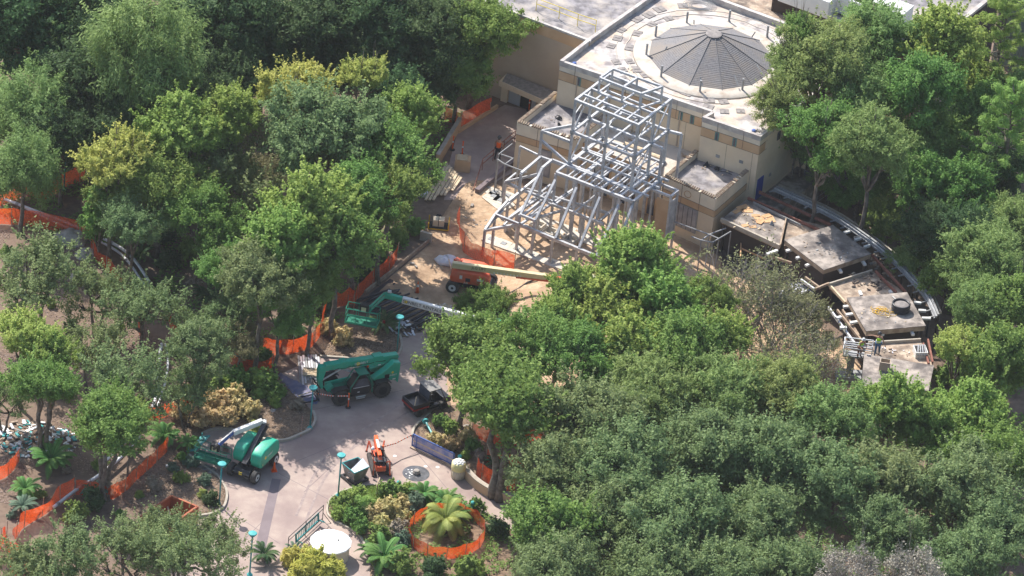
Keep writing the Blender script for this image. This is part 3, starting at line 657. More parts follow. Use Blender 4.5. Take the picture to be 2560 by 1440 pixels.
for t in (.22,.45): fb(TQ(.0,t,T3), TQ(1,t,T3), wd=.16, h=.18)
for s in (.3,.6,.8): fb(TQ(s,0,T3-.01), TQ(s,.45,T3-.01), wd=.14, h=.16)
for t in (.5,): fb(TQ(0,t,T2), TQ(1,t,T2)); fb(TQ(0,t,T1), TQ(1,t,T1))
for s in (.27,.53,.78): fb(TQ(s,0,T2-.01), TQ(s,1,T2-.01), wd=.15, h=.18); fb(TQ(s,.0,T1-.01), TQ(s,1,T1-.01), wd=.13, h=.15)
for z in (9.7,): fb(TQ(0,1,z), TQ(1,1,z), wd=.14, h=.16); fb(TQ(0,.5,z),TQ(0,1,z), wd=.14,h=.16)
ln = [P(*Z1(1440,265),12.4), P(*Z1(1595,155),12.4), P(*Z1(2190,370),12.4), P(*Z1(1935,455),12.4), P(*Z1(1890,262),12.4), P(*Z1(1720,375),12.4)]
for a, b in ((0,1),(1,4),(4,2),(2,3),(3,5),(5,0),(4,5)): fb(ln[a], ln[b], wd=.17, h=.19)
for q in ln: colm(q, z0=T3, wd=.15, name='post')
for a, b in ((0,3),(1,2)): fb(ln[a]-Vector((0,0,1.25)), ln[b]-Vector((0,0,1.25)), wd=.15, h=.17)
for a, b in ((0,1),(3,2),(5,4)): fb(ln[a]-Vector((0,0,1.25)), ln[b]-Vector((0,0,1.25)), wd=.13, h=.15)
ext = P(*Z1(2420,940),T2); fb(TQ(1,1,T2), ext); colm(ext, z0=4.0); fb(TQ(1,.5,T2), TQ(1.18,.5,T2)); colm(TQ(1.18,.5,T2), z0=4.0)
for a, b in (((1285,520),(1150,850)),): fb(P(*Z1(*a),T3-.2), P(*Z1(*b),T2+.1), 'brace', .1, .1)
fb(TQ(0,.5,T3-.2), TQ(0,.02,T2+.1), 'brace', .11, .11); fb(TQ(1,.95,T3-.3), TQ(1,.5,T2+.1), 'brace', .11, .11)
fb(TQ(0,.5,T2-.1), TQ(0,0,T1+.1), 'brace', .11, .11); fb(TQ(1,.5,T2-.1), TQ(1,0,T1+.1), 'brace', .11, .11); fb(TQ(.53,.5,T2-.1), TQ(.75,.5,T1+.1), 'brace', .08, .08); fb(TQ(1,.5,T2-.1), TQ(.78,.5,T1+.1), 'brace', .08, .08)
for s in (0,.53,1):
    for t in (0,.5,1):
        if (s,t) == (.53,.5): continue
        for z in (T1,T2):
            q = TQ(s,t,z); v = MB(); v.beam(q-Vector((0,0,.17)), q+Vector((0,0,.17)), .27,.27); v.build('gusset','steel_dull' if z == T2 or t else 'steel_galv',frame)
hp = P(*Z1(745,900),6.6); colm(hp)
fb(hp, TQ(-.02,.28,T2), 'rafter'); fb(hp, TQ(-.02,0,T2-.9), 'rafter'); fb(hp-Vector((0,0,.8)), TQ(0,0,T1), wd=.17)
# portico, level T1
def G(x, y, z): return P(*Z2(x, y), z)
g0a, g0b = G(912,152,T1), G(1838,502,T1)
fb(g0a, g0b, wd=.22, h=.26)
def GL(t, dep, z=T1): q = lerp(g0a, g0b, t) + FBf*dep; return Vector((q.x,q.y,z))
dcross = (G(1060,38,T1)-g0a).normalized(); FBf = dcross
ts = [0, .27, .575, .825, 1.0]
for t in ts: fb(GL(t,.12), GL(t, 5.2 if t < .9 else 4.2), wd=.18, h=.2)
for dep in (1.35, 2.9, 4.2): fb(GL(-.05 if dep > 1.5 else 0, dep, T1+.005), GL(1.08, dep, T1+.005), wd=.17, h=.2)
for t in (.14,.42,.7,.91):
    fb(GL(t,0.1,T1-.03), GL(t,1.3,T1-.03), 'joist', .1, .12); fb(GL(t,1.5,T1-.03), GL(t,2.85,T1-.03), 'joist', .1, .12)
for t in ts: colm(GL(t,0), T1-.1); colm(GL(t,2.9), T1-.1, wd=.17)
for t in (.14,.42,.7): colm(GL(t,1.35), T1-.1, wd=.16)
# right and left arms of the portico
ra = [G(2040,345,5.3), G(2290,440,5.3), G(2375,370,5.3), G(2120,265,5.3)]
for i in range(4): fb(ra[i], ra[(i+1)%4], wd=.17, h=.2)
for q in ra[1:3]: colm(q, 5.2, wd=.17)
fb(GL(1,0), ra[3]+(ra[3]-ra[0])*.4, wd=.18)
v = MB(); a_, b_ = ra[1]-(ra[1]-ra[0])*.05, ra[1]-(ra[1]-ra[0])*.62; v.beam((a_.x,a_.y,3.0),(b_.x,b_.y,3.0),.05,3.7); v.build('wall_panel','stucco_tan',frame)
v = MB(); a_, b_ = ra[1]+FB*.1, ra[2]-FB*.1; v.beam((a_.x,a_.y,3.0),(b_.x,b_.y,3.0),.04,3.6); v.build('wall_panel','steel_galv',frame)
la = G(492,162,5.0); lb = G(728,-35,5.0); fb(la, lb); colm(la); colm(lb)
fb(G(305,262,3.3), G(690,172,5.0), 'rafter', .17,.19); fb(G(305,262,3.3), G(470,345,3.3), wd=.17); colm(G(305,262,3.3)); fb(G(305,262,3.3), G(430,160,3.3), wd=.14,h=.16)
fb(lb, G(1060,85,5.0), wd=.17); fb(G(470,345,3.3), G(870,500,3.3), wd=.17)
# eave level
E = 2.3
ea, ebk, ec = G(60,842,E), G(182,655,2.95), G(468,772,E+.1)
fb(ea, ebk, 'rafter'); fb(ea, ec); colm(ea); colm(ebk, 2.85)
ef = G(1380,1152,E-.1); fb(ebk, G(462,768,2.95), wd=.18); 
fb(G(462,768,2.4), ef, wd=.24, h=.26)
for x, y, b in ((282,1015,0),(435,1082,0),(610,1150,0),(855,1242,0),(130,965,0),(1160,1330,0)):
    pass
cps = [(340,480,2.9,282,1015),(478,655,3.2,435,1082),(655,730,3.1,610,1150)]
for x,y,z,_,_ in cps: colm(G(x,y,z))
for x,y,z in ((872,945,2.3),(1165,1060,2.2)): colm(G(x,y,z), wd=.18)
fb(G(478,655,3.2), G(660,728,3.1), wd=.18)
hb = lambda x0,y0,x1,y1,z: fb(G(x0,y0,z), G(x1,y1,z), wd=.17, h=.19)
hb(182,655,640,272,2.95); hb(340,705,845,300,2.95); hb(490,770,1140,340,2.95); hb(560,700,720,560,2.95); hb(520,660,870,380,3.15); hb(700,690,1270,520,2.6)
fb(G(340,500,3.0), G(690,210,3.9), 'rafter', .17, .19)
fb(G(345,700,2.95), G(805,395,3.0), wd=.17); fb(G(730,480,2.95), G(1480,770,2.95), wd=.18); fb(G(560,350,2.95), G(1540,640,2.95), wd=.15)
hb(1145,630,1420,400,2.9); hb(1430,735,1690,510,2.9); hb(890,545,1160,335,2.9)
for a, b in (((490,648,3.2),(745,100,5.5)),((665,722,3.1),(905,240,5.3)),((905,940,2.45),(1160,330,5.3)),((1190,1052,2.35),(1440,445,5.3)),((1400,1150,2.3),(1665,535,5.3)),((1600,1160,2.3),(1830,545,5.3))):
    fb(G(*a), G(*b), 'rafter', .2, .22)
fb(G(745,100,5.5), G(865,0,5.5)); colm(G(745,108,5.4)); fb(G(865,0,5.5), G(1920,412,5.5), wd=.18)
fb(ef, G(1740,1060,2.1), wd=.2); 
for x, y in ((1550,640),(1270,520),(1020,430),(690,560),(460,590)):
    q = G(x,y,2.95); colm(q, wd=.16)
for t in (.2,.36,.5,.66,.78): fb(GL(t,.1,T1-.02), GL(t,1.3,T1-.02), 'joist', .08, .1)
for t in (.09,.2,.36,.5,.66,.78,.93): fb(GL(t,2.95,T1-.02), GL(t,4.15,T1-.02), 'joist', .08, .1)
for t in (.12,.27,.42,.575,.7): colm(GL(t,4.2), T1-.1, wd=.15)
for s in (.15,.42,.66,.9): fb(TQ(s,0,T1-.02), TQ(s,.5,T1-.02), 'joist', .08, .1); fb(TQ(s,.5,T1-.02), TQ(s,1,T1-.02), 'joist', .08, .1)
for s in (.27,.78): colm(TQ(s,0,T1), wd=.14, z0=0)
for s in (0,.53,1): fb(TQ(s,.0,T3-1.3), TQ(s,.5,T3-.15), 'brace', .08, .08)
for (x,y) in ((730,480),(980,575),(1230,672),(1480,770)): colm(G(x,y,2.95), wd=.14)
fb(G(182,655,2.95), G(340,480,3.4), 'rafter', .17,.19); fb(G(60,842,2.3), G(282,600,2.95), 'rafter', .12,.14); fb(G(282,790,2.35), G(520,560,3.0), wd=.13)
# slender outer frame on the left (beside the ramp) and right (before the pavilion)
def tubef(a, b, r=.055, name='tube_rail'): v = MB(); v.tube([a,b], r, 6); return v.build(name, 'steel_dull', frame)
ol = [P(*Z1(225,1180),3.0), P(*Z1(385,1055),3.0), P(*Z1(210,1240),3.0), P(*Z1(300,1300),3.0), P(*Z1(400,1225),3.0), P(*Z1(560,1400),3.0)]
for a, b in ((0,1),(2,3),(3,4),(3,5)): tubef(ol[a], ol[b])
tubef(P(*Z1(250,1180),3.0), P(*Z1(385,1225),3.0))
for k in (2,3,0): tubef(ol[k], Vector((ol[k].x,ol[k].y,0)), .06, 'tube_post')
pz = P(*Z1(480,1085),4.2); colm(pz, wd=.15); fb(pz, P(*Z1(690,1185),4.2), wd=.14, h=.16)
def Z8(x, y, z): return P(1600+x/4.8, 380+y/4.8, z)
orr = [Z8(415,840,2.7), Z8(830,990,2.7), Z8(735,1060,2.7), Z8(870,1085,2.7), Z8(945,1040,2.7), Z8(620,1015,2.7), Z8(1030,915,2.7), Z8(1090,955,2.7)]
for a, b in ((0,1),(1,2),(2,5),(1,4),(2,3),(3,4),(4,7),(6,1)): tubef(orr[a], orr[b])
for k in (2,3,4,1,7): tubef(orr[k], Vector((orr[k].x,orr[k].y,0)), .05, 'tube_post')
# footings: each concrete pad with its anchor plate
foots = [(130,965),(282,1018),(435,1082),(610,1150),(855,1242),(170,400),(245,500),(160,450),(800,790),(330,440),(1160,1345),(690,805),(845,880),(1080,970)]
FL_ = ['at the front left corner of the frame','second in the front row from the left','third in the front row from the left','fourth in the front row','fifth in the front row, nearest the maple','at the left foot of the frame, rear one','at the left foot of the frame, lower one','at the left foot of the frame, middle one','behind the open boxes in the middle of the frame','in shade at the left side of the frame','hidden at the right end of the front row','inside the left open box','inside the middle open box','inside the right open box']
for k, (x, y) in enumerate(foots):
    q = P(*Z2(x, y)); t = thing('footing', 'square concrete footing with anchor plate ' + FL_[k], 'footing', q, rot=math.atan2(FU.y,FU.x), group='concrete footings under the steel frame')
    v = MB(); v.box(-.55,-.5,-.1,.55,.5,.14); v.build('pad', 'grout', t, bevel=.02)
    v = MB(); v.box(-.2,-.2,.14,.2,.2,.17); v.build('anchor_plate', 'steel_dull', t)
v = MB(); v.beam(P(*Z2(60,960),.06), P(*Z2(1500,1470),.06), .7, .14); o = v.build('footing_strip', 'grout', loc=P(*Z2(700,1180))); tag(o, 'long pale concrete strip footing along the front of the steel frame', 'footing')
v = MB(); v.prism(PL([Z2(20,460),Z2(110,390),Z2(330,420),Z2(420,560),Z2(300,620),Z2(200,600)]), -.1, .12); o = v.build('footing_slab', 'grout', loc=P(*Z2(150,450))); tag(o, 'broad stepped concrete slab at the left foot of the steel frame', 'footing')
v = MB(); v.prism(PL([Z2(600,760),Z2(720,680),Z2(1240,860),Z2(1500,1000),Z2(1600,1150),Z2(1240,1000),Z2(860,900)]), -.1, .11); o = v.build('footing_slab', 'grout', loc=P(*Z2(800,850))); tag(o, 'long broken concrete slab under the middle of the steel frame', 'footing')
for k,(x,y) in enumerate(((835,880),(1085,975),(690,800))):
    q = P(*Z2(x,y),.15); a = math.atan2(FU.y,FU.x); v = MB(); 
    for s_ in (-1,1): v.box(-.5,s_*.42-.05,0,.5,s_*.42+.05,.28); v.box(s_*.45-.05,-.37,0,s_*.45+.05,.37,.28)
    o = v.build('formwork_box', 'grout'); o.location = q; o.rotation_euler = (0,0,a); tag(o, 'square open concrete box round the ' + ('middle','right','left')[k] + ' column foot of its row', 'formwork', 'open boxes round the column feet')
# ------------------------------------------------------------------ curved colonnade at the right
colo = thing('curved_colonnade', 'partly demolished curved walkway of flat grey roof slabs and steel beams right of the pavilion', 'walkway', P(2000,640))
def Z6(x, y, z): return P(1700+x/2.977, 480+y/2.977, z)
def slab(pts, z, th, m='slab', edge='joist', name='roof_slab'):
    q = [Z6(x,y,z) for x,y in pts]; v = MB(); v.prism([(a.x,a.y) for a in q], z-.05, z); o = v.build(name, m, colo)
    v = MB(); c = sum(((Vector((a.x,a.y,0))) for a in q), Vector())/len(q); k = [c+(Vector((a.x,a.y,0))-c)*.985 for a in q]; v.prism([(a.x,a.y) for a in k], z-th, z-.052); v.build('edge_board', edge, o); return q
s1 = slab([(310,200),(500,50),(790,190),(745,400)], 3.0, .4, 'slab')
s1b = slab([(795,190),(1080,250),(1010,350),(775,400)], 2.98, .4, 'slab_tan')
s2 = slab([(775,355),(1140,245),(1425,460),(1070,580)], 3.7, .42, 'slab')
s3 = slab([(1110,690),(1430,590),(1700,760),(1245,825)], 2.9, .35, 'slab_tan')
s4 = slab([(1240,785),(1690,745),(1830,995),(1385,1035)], 3.7, .45, 'slab')
s5 = slab([(1400,1130),(1790,1105),(1885,1290),(1360,1230)], 2.95, .3, 'slab_tan')
s6 = slab([(1370,1205),(1890,1290),(1850,1480),(1350,1440)], 3.4, .35, 'slab')
for q, z in ((s1,2.95),(s2,3.3),(s3,2.55),(s4,3.3),(s5,2.6),(s6,3.0)):
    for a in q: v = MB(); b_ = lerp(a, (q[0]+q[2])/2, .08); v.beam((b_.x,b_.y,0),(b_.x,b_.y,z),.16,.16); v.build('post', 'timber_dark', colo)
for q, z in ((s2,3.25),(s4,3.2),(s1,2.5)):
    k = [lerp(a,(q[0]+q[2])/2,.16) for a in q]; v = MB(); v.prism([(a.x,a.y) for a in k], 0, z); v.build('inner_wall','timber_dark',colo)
# divider and edge fascia of the first slab
v = MB(); v.beam(Z6(790,195,3.1), Z6(745,400,3.1), .1, .25); v.build('divider', 'joist', colo)
v = MB(); v.beam(Z6(305,205,2.95), Z6(745,408,2.95), .16, .32); v.build('fascia', 'kerb', colo)
v = MB(); v.beam(Z6(1110,690,3.0), Z6(1430,590,3.0), .12, .3); v.build('fascia', 'kerb', colo)
v = MB(); v.beam(Z6(1400,1130,3.0), Z6(1790,1105,3.0), .12, .35); v.build('fascia', 'kerb', colo)
# curved rails
outer = [(700,-25),(950,90),(1150,190),(1330,310),(1480,420),(1620,540),(1740,670),(1840,790),(1905,930)]
for off, z, r, m_ in ((0,3.2,.09,'steel_dull'),(7,3.3,.06,'steel_galv'),(-16,3.1,.06,'steel_dull'),(24,3.25,.1,'steel_dull'),(48,2.7,.09,'kerb')):
    q = [Z6(x+off*(.75), y-off*.6, z) for x,y in smooth_poly(outer, 5, False)]; v = MB()
    for i in range(len(q)-1): v.beam(q[i], q[i+1], r*1.6, r*1.6)
    v.build('curved_beam', m_, colo)
for k in range(17):
    oo = smooth_poly(outer, 5, False); i = 1+int(k*2.5); i = min(i, len(oo)-1)
    a = Z6(oo[i][0]+18, oo[i][1]-14, 3.2); b_ = Z6(oo[i][0]-70, oo[i][1]+8, 3.05); v = MB(); v.beam(a,b_,.07,.09); v.build('outrigger', 'steel_dull', colo)
    if k % 2 == 0: v = MB(); v.beam((a.x,a.y,0),(a.x,a.y,3.2),.12,.12); v.build('post','timber_dark',colo)
for a, b_, w_ in (((590,0),(1120,245),.16),((505,45),(1040,285),.14),((545,80),(900,250),.09),((640,20),(1010,190),.07),((1430,470),(1680,745),.13),((1455,590),(1610,750),.13),((1845,1100),(1880,1270),.12),((1810,1130),(1850,1280),.12)):
    v = MB(); v.beam(Z6(*a,3.15), Z6(*b_,3.15), w_, .2); v.build('steel_beam', 'steel_rust' if w_ > .1 else 'steel_dull', colo)
for a, b_ in (((645,465),(725,435)),((790,440),(845,425)),((865,495),(915,475)),((935,550),(985,530)),((1220,305),(1262,292)),((1300,358),(1345,345)),((1370,412),(1412,398)),((1175,560),(1200,600)),((1355,510),(1378,545)),
          ((1235,915),(1305,905)),((1265,975),(1330,965)),((1215,855),(1270,850)),((1740,822),(1795,828)),((1775,882),(1830,885)),((1800,940),(1865,942)),((1490,1030),(1510,1065)),((1715,1020),(1735,1065)),((1190,1010),(1240,1010)),((1160,940),(1200,930)),((1335,740),(1350,770)),((1560,735),(1575,755))):
    v = MB(); v.beam(Z6(*a,3.2), Z6(*b_,3.2), .22, .16); v.build('joist_end', 'white_paint', colo)
for a, b_, m_ in (((1105,860),(1300,1130),'pipe_white'),((1170,880),(1345,1100),'joist'),((1210,880),(1330,1070),'joist'),((900,655),(1000,725),'pipe_white'),((930,635),(1040,715),'joist'),((1000,725),(1110,680),'joist'),((1110,690),(1230,825),'lumber'),((650,470),(830,530),'joist')):
    v = MB(); v.beam(Z6(*a,2.9), Z6(*b_,2.9), .13, .2); v.build('frame_beam', m_, colo)
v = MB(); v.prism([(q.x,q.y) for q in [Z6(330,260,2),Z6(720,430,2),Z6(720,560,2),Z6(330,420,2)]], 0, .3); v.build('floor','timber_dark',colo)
for a, b_ in (((455,340),(450,480)),((460,360),(600,420)),((455,420),(640,500))):
    v = MB(); v.beam(Z6(*a,1.5), Z6(*b_,1.5), .09,.09); v.build('stud','plywood',colo)
for k, (x,y,a,s) in enumerate(((630,205,.3,.75),(645,180,.6,.35),(565,175,.1,.32),(485,250,.5,.28),(540,258,.2,.28),(470,115,.7,.5),(500,140,.1,.42),(420,145,.9,.3),(600,225,1.1,.3))):
    q = Z6(x,y,3.01+.012*(k%3)); v = MB(); v.box(-s,-s*.6,0,s,s*.6,.03); o = v.build('plywood_sheet','plywood'); o.location = (q.x,q.y,3.015+.035*k); o.location.z = 3.012 if k not in (1,8) else 3.05
    o.rotation_euler = (0,0,a); tag(o, 'orange-brown plywood offcut lying on the grey slab roof beside the right pavilion', 'plywood', 'plywood offcuts on the slab roof')
v = MB(); v.add([(-.15,-.15,0),(.15,-.15,0),(.15,.15,0),(-.15,.15,0),(0,0,.4)], [(0,1,4),(1,2,4),(2,3,4),(3,0,4)]); o = v.build('roof_vent','steel_dull'); o.location = Z6(682,240,3.0); tag(o,'small pointed grey vent on the slab roof beside the plywood offcuts','vent')
# objects on the raised slab: cable drum and yellow rope
q = Z6(1640,880,3.7); t = thing('cable_coil', 'round black coil of cable standing on the lower raised slab', 'coil', q)
for k in range(5):
    v = MB(); v.tube([(q.x+(.62-.02*(k%2))*math.cos(a*PI/12), q.y+(.62-.02*(k%2))*math.sin(a*PI/12), q.z+.08+.12*k) for a in range(25)], .075, 6); v.build('cable_turn', 'black_plastic', t, smooth=True)
v = MB(); v.lathe([(.56,.02),(.56,.50),(.3,.54)], 20, q); v.build('core', 'pad', t)
v = MB()
for k in range(14):
    a0 = rg.uniform(0,6.28); cx_, cy_ = rg.uniform(-.8,.5), rg.uniform(-.35,.35); r0 = rg.uniform(.12,.4)
    v.tube([(cx_+r0*1.4*math.cos(a0+a*.5), cy_+r0*math.sin(a0+a*.5), .03+.02*(k%4)) for a in range(11)], .018, 5)
o = v.build('rope', 'yellow_paint'); o.location = Z6(1525,890,3.705); tag(o, 'tangled yellow rope lying beside the black coil on the raised slab', 'rope')
v = MB(); v.tube([Z6(1580,775,3.76), Z6(1645,835,3.76)], .035, 6); o = v.build('conduit','white_paint',loc=Z6(1580,775,3.76)); tag(o,'short white pipe lying on the slab above the black coil','pipe')
v = MB(); q = Z6(1520,1320,3.4); v.box(-.38,-.3,0,.38,-.24,.75); v.box(-.38,.24,0,.38,.3,.75); v.box(-.38,-.24,0,-.32,.24,.75); v.box(.32,-.24,0,.38,.24,.75); v.box(-.31,-.23,0,.31,.23,.3)
o = v.build('roof_curb_box','stucco_grey'); o.location = (q.x,q.y,3.4); o.rotation_euler = (0,0,-.1); tag(o,'open square duct box standing on the lowest grey slab','duct box')
t = thing('tool_bin', 'white bin of scrap pipes on the slab right of the worker in the yellow-green jacket', 'bin', Z6(1785,1210,2.95), rot=.2)
v = MB(); v.box(-.45,-.5,0,.45,-.45,.5); v.box(-.45,.45,0,.45,.5,.5); v.box(-.45,-.45,0,-.4,.45,.5); v.box(.4,-.45,0,.45,.45,.5); v.build('bin_body','white_paint',t)
for k in range(4): v = MB(); v.tube([(-.3+.2*k,-.55,.3),( -.1+.15*k,.4,.6)], .05,6); v.build('pipe','steel_galv',t)
# basket lift with second worker beside the slabs
q = Z6(1285,1180,2.6); t = thing('work_platform', 'pale railed lift platform holding a worker at the end of the colonnade', 'lift platform', q)
v = MB(); v.prism([(a.x,a.y) for a in [Z6(1215,1170,2.6),Z6(1425,1200,2.6),Z6(1420,1240,2.6),Z6(1215,1215,2.6)]], 2.45, 2.6); v.build('deck','steel_dull',t)
cor = [Z6(1215,1175,2.6),Z6(1425,1200,2.6),Z6(1420,1250,2.6),Z6(1215,1220,2.6)]
for h in (.4,.75,1.1):
    v = MB(); v.tube([c+Vector((0,0,h)) for c in cor+cor[:1]], .045, 6); v.build('rail','pipe_white',t)
for c in cor: v = MB(); v.tube([c,c+Vector((0,0,1.1))], .045, 6); v.build('post','pipe_white',t)
v = MB(); v.beam((q.x,q.y,.6),(q.x,q.y,2.45),.5,.35); v.build('mast','steel_dull',t)
v = MB(); v.box(q.x-1,q.y-.6,.25,q.x+1,q.y+.6,.6); v.build('chassis','steel_dull',t)
# blue door at the right flank
on = lerp(W2(Cc), W2(D), .55)
v = MB(); wall_strip(v, lerp(W2(Cc),W2(D),.10), lerp(W2(Cc),W2(D),.33), 2.1, 3.9, .06); v.build('door','door_blue',bld)
v = MB(); v.prism([(q_.x,q_.y) for q_ in (W2(Cc)+FB*.05+FU*.02, W2(Cc)+FU*2.2+FB*.05, W2(D)+FB*3+FU*2.2, W2(D)+FB*3+FU*.02)], 0, 2.05); v.build('side_terrace','slab',bld)
railing('side_railing','thin grey railing above the dark terrace right of the blue door', [P(x,y,2) for x,y in ((2040,520),(2085,490),(2040,465),(2010,440))], 1.0, 'steel_dull', 2, None, r=.02)
# ------------------------------------------------------------------ vegetation
NR = np.random.default_rng(11)
def leaf_mesh(name, m, pos, nrm, size, asp=0.5, tone=None, droop=0.0, jit=0.9, rngs=(0.7, 1.3)):
    """one small folded face per leaf: pos (n,3), outward directions (n,3)"""
    n = len(pos)
    N = nrm + NR.normal(0, jit, (n, 3)) + np.array([0, 0, 0.45]); N /= np.linalg.norm(N, axis=1, keepdims=True)+1e-9
    A = np.cross(N, NR.normal(0, 1, (n, 3))); 
    if droop: A = A*(1-droop) + np.array([0, 0, -1.0])*droop + nrm*droop*0.5
    A -= N*np.sum(A*N, 1, keepdims=True); A /= np.linalg.norm(A, axis=1, keepdims=True)+1e-9
    B = np.cross(N, A); s = size*NR.uniform(rngs[0], rngs[1], (n, 1))
    v = np.empty((n, 4, 3)); v[:,0] = pos - A*s; v[:,1] = pos + B*s*asp + A*s*.1; v[:,2] = pos + A*s; v[:,3] = pos - B*s*asp + A*s*.1
    return raw_mesh(name, m, v.reshape(-1, 3), 4, tone)
def raw_mesh(name, m, v, k, tone=None):
    n = len(v)//k; me = bpy.data.meshes.new(name)
    me.vertices.add(n*k); me.vertices.foreach_set('co', v.astype(np.float32).ravel())
    me.loops.add(n*k); me.loops.foreach_set('vertex_index', np.arange(n*k, dtype=np.int32))
    me.polygons.add(n); me.polygons.foreach_set('loop_start', np.arange(0, n*k, k, dtype=np.int32)); me.polygons.foreach_set('loop_total', np.full(n, k, np.int32))
    me.update(calc_edges=True)
    at = me.attributes.new('tone', 'FLOAT', 'POINT')
    at.data.foreach_set('value', np.repeat(tone if tone is not None else NR.random(n), k).astype(np.float32))
    me.materials.append(M[m]); return me
def unit(n):
    d = NR.normal(0, 1, (n, 3)); return d/np.linalg.norm(d, axis=1, keepdims=True)
def make_crown(R0, H, hc, nl, nc, nleaf, size, asp, droop, clr, flat=.7, lobe=.5, jit=.9):
    """returns leaf positions, directions, tones and limb ends"""
    P_, D_, T_, lobes = [], [], [], []
    for i in range(nl):
        a = 2*PI*(i/nl)+NR.uniform(-.5,.5); rr = R0*(1-lobe)*NR.uniform(.55,1.12) if i else 0
        zc = NR.uniform(-.62,.42)*H*(1-.35*rr/R0) if i else .34*H
        c = np.array([rr*math.cos(a), rr*math.sin(a), zc]); lr = R0*lobe*NR.uniform(.72,1.15); lobes.append((c, lr))
    clumps = []; nc = int(nc*2.1); clr = clr*.62
    for c, lr in lobes:
        d = unit(nc); d[:,2] = d[:,2]*.85+.16; d /= np.linalg.norm(d,axis=1,keepdims=True)
        q = c + d*lr*(NR.uniform(.45,1.0,(nc,1))+.28*NR.random((nc,1))**3)*np.array([1,1,H/R0*1.0])
        for k in range(nc): clumps.append((q[k], d[k]))
    lobetone = NR.random(len(clumps)//nc+1)
    for ci, (q, d) in enumerate(clumps):
        rc = clr*NR.uniform(.5,1.45); n = int(nleaf*.58*(rc/clr)**1.5*NR.uniform(.6,1.2)); g_ = np.clip(NR.normal(0,.46,(n,3)), -1.3, 1.3)*rc
        ax = d*.6+np.array([0,0,.5])+NR.normal(0,.35,3); g_ += ax*NR.normal(0,.40,(n,1))*rc; g_[:,2] *= flat*1.15
        u = g_/(np.linalg.norm(g_,axis=1,keepdims=True)+1e-6)
        P_.append(q+g_); D_.append(u*.45+d*.55); T_.append(np.clip(np.full(n, NR.random())*.45+lobetone[ci//nc]*.25 + NR.random(n)*.3, 0, 1))
    for c, lr in lobes:                                   # loose shoots standing out of the crown
        for k in range(9):
            d = unit(1)[0]; d[2] = abs(d[2])*.9+.15; d /= np.linalg.norm(d); b0 = c+d*lr*np.array([1,1,H/R0])*.92; ax = d+np.array([0,0,.55])+NR.normal(0,.25,3); L = NR.uniform(.5,1.25)*(R0/4.5); n = 26
            t = NR.random((n,1)); P_.append(b0+ax*t*L+NR.normal(0,.09,(n,3))*(1.2-t)); D_.append(np.tile(ax,(n,1))); T_.append(np.full(n, NR.uniform(.35,1)))
    P_ = np.concatenate(P_); D_ = np.concatenate(D_); T_ = np.concatenate(T_); P_[:,2] += hc
    return P_, D_, T_, [(c+np.array([0,0,hc]), lr) for c, lr in lobes], [q+np.array([0,0,hc]) for q, d in clumps]
def wobble(a, b, n, amp):
    a = np.array(a); b = np.array(b); L = np.linalg.norm(b-a)
    return [tuple(a+(b-a)*t/n + (NR.normal(0,1,3)*amp*L if 0 < t < n else 0)) for t in range(n+1)]
def make_tree(name, R0=4.5, H=3.3, hc=7.0, nl=8, nc=13, nleaf=230, size=.15, asp=.5, droop=0., clr=.85, m='leaf_mid', bark='bark', flat=.7, lobe=.5, jit=.9, trunk=.24, lean=.6, twigs=26, multi=1):
    root = bpy.data.objects.new(name, None); root.empty_display_size = .5; col.objects.link(root)
    p, d, t, lobes, clumps = make_crown(R0, H, hc, nl, nc, nleaf, size, asp, droop, clr, flat, lobe, jit)
    o = bpy.data.objects.new('crown', leaf_mesh('crown', m, p, d, size, asp, t, droop, jit)); col.objects.link(o); o.parent = root
    mb = MB(); base = []
    for k in range(multi):
        a = 2*PI*k/multi+.7; b0 = np.array([.28*math.cos(a), .28*math.sin(a), 0])*(multi > 1); f = np.array([lean*math.cos(a)*NR.uniform(.3,1)*(1+(multi>1)), lean*math.sin(a)*NR.uniform(.3,1)*(1+(multi>1)), hc-H*.95])
        pts = wobble(b0-np.array([0,0,.15]), f, 5, .025); mb.tube(pts, [trunk*(1.35,1.05,.95,.88,.8,.72)[i]/(1 if multi == 1 else 1.35) for i in range(6)], 8); base.append(f)
    for i, (c, lr) in enumerate(lobes):
        f = min(base, key=lambda q: np.linalg.norm(q-c)); e = c+np.array([0,0,lr*.2]); pts = wobble(f, e, 4, .05); mb.tube(pts, [trunk*x for x in (.62,.5,.38,.26,.12)], 6)
        nb = sorted(clumps, key=lambda q: np.linalg.norm(q-c))[:max(3, twigs//len(lobes)+2)]
        for q in nb:
            s = np.array(pts[2])*.5+np.array(pts[3])*.5; mb.tube(wobble(s, q, 3, .06), [.07,.05,.035,.015], 4)
    o = mb.build('trunk', bark, root, smooth=True)
    return root
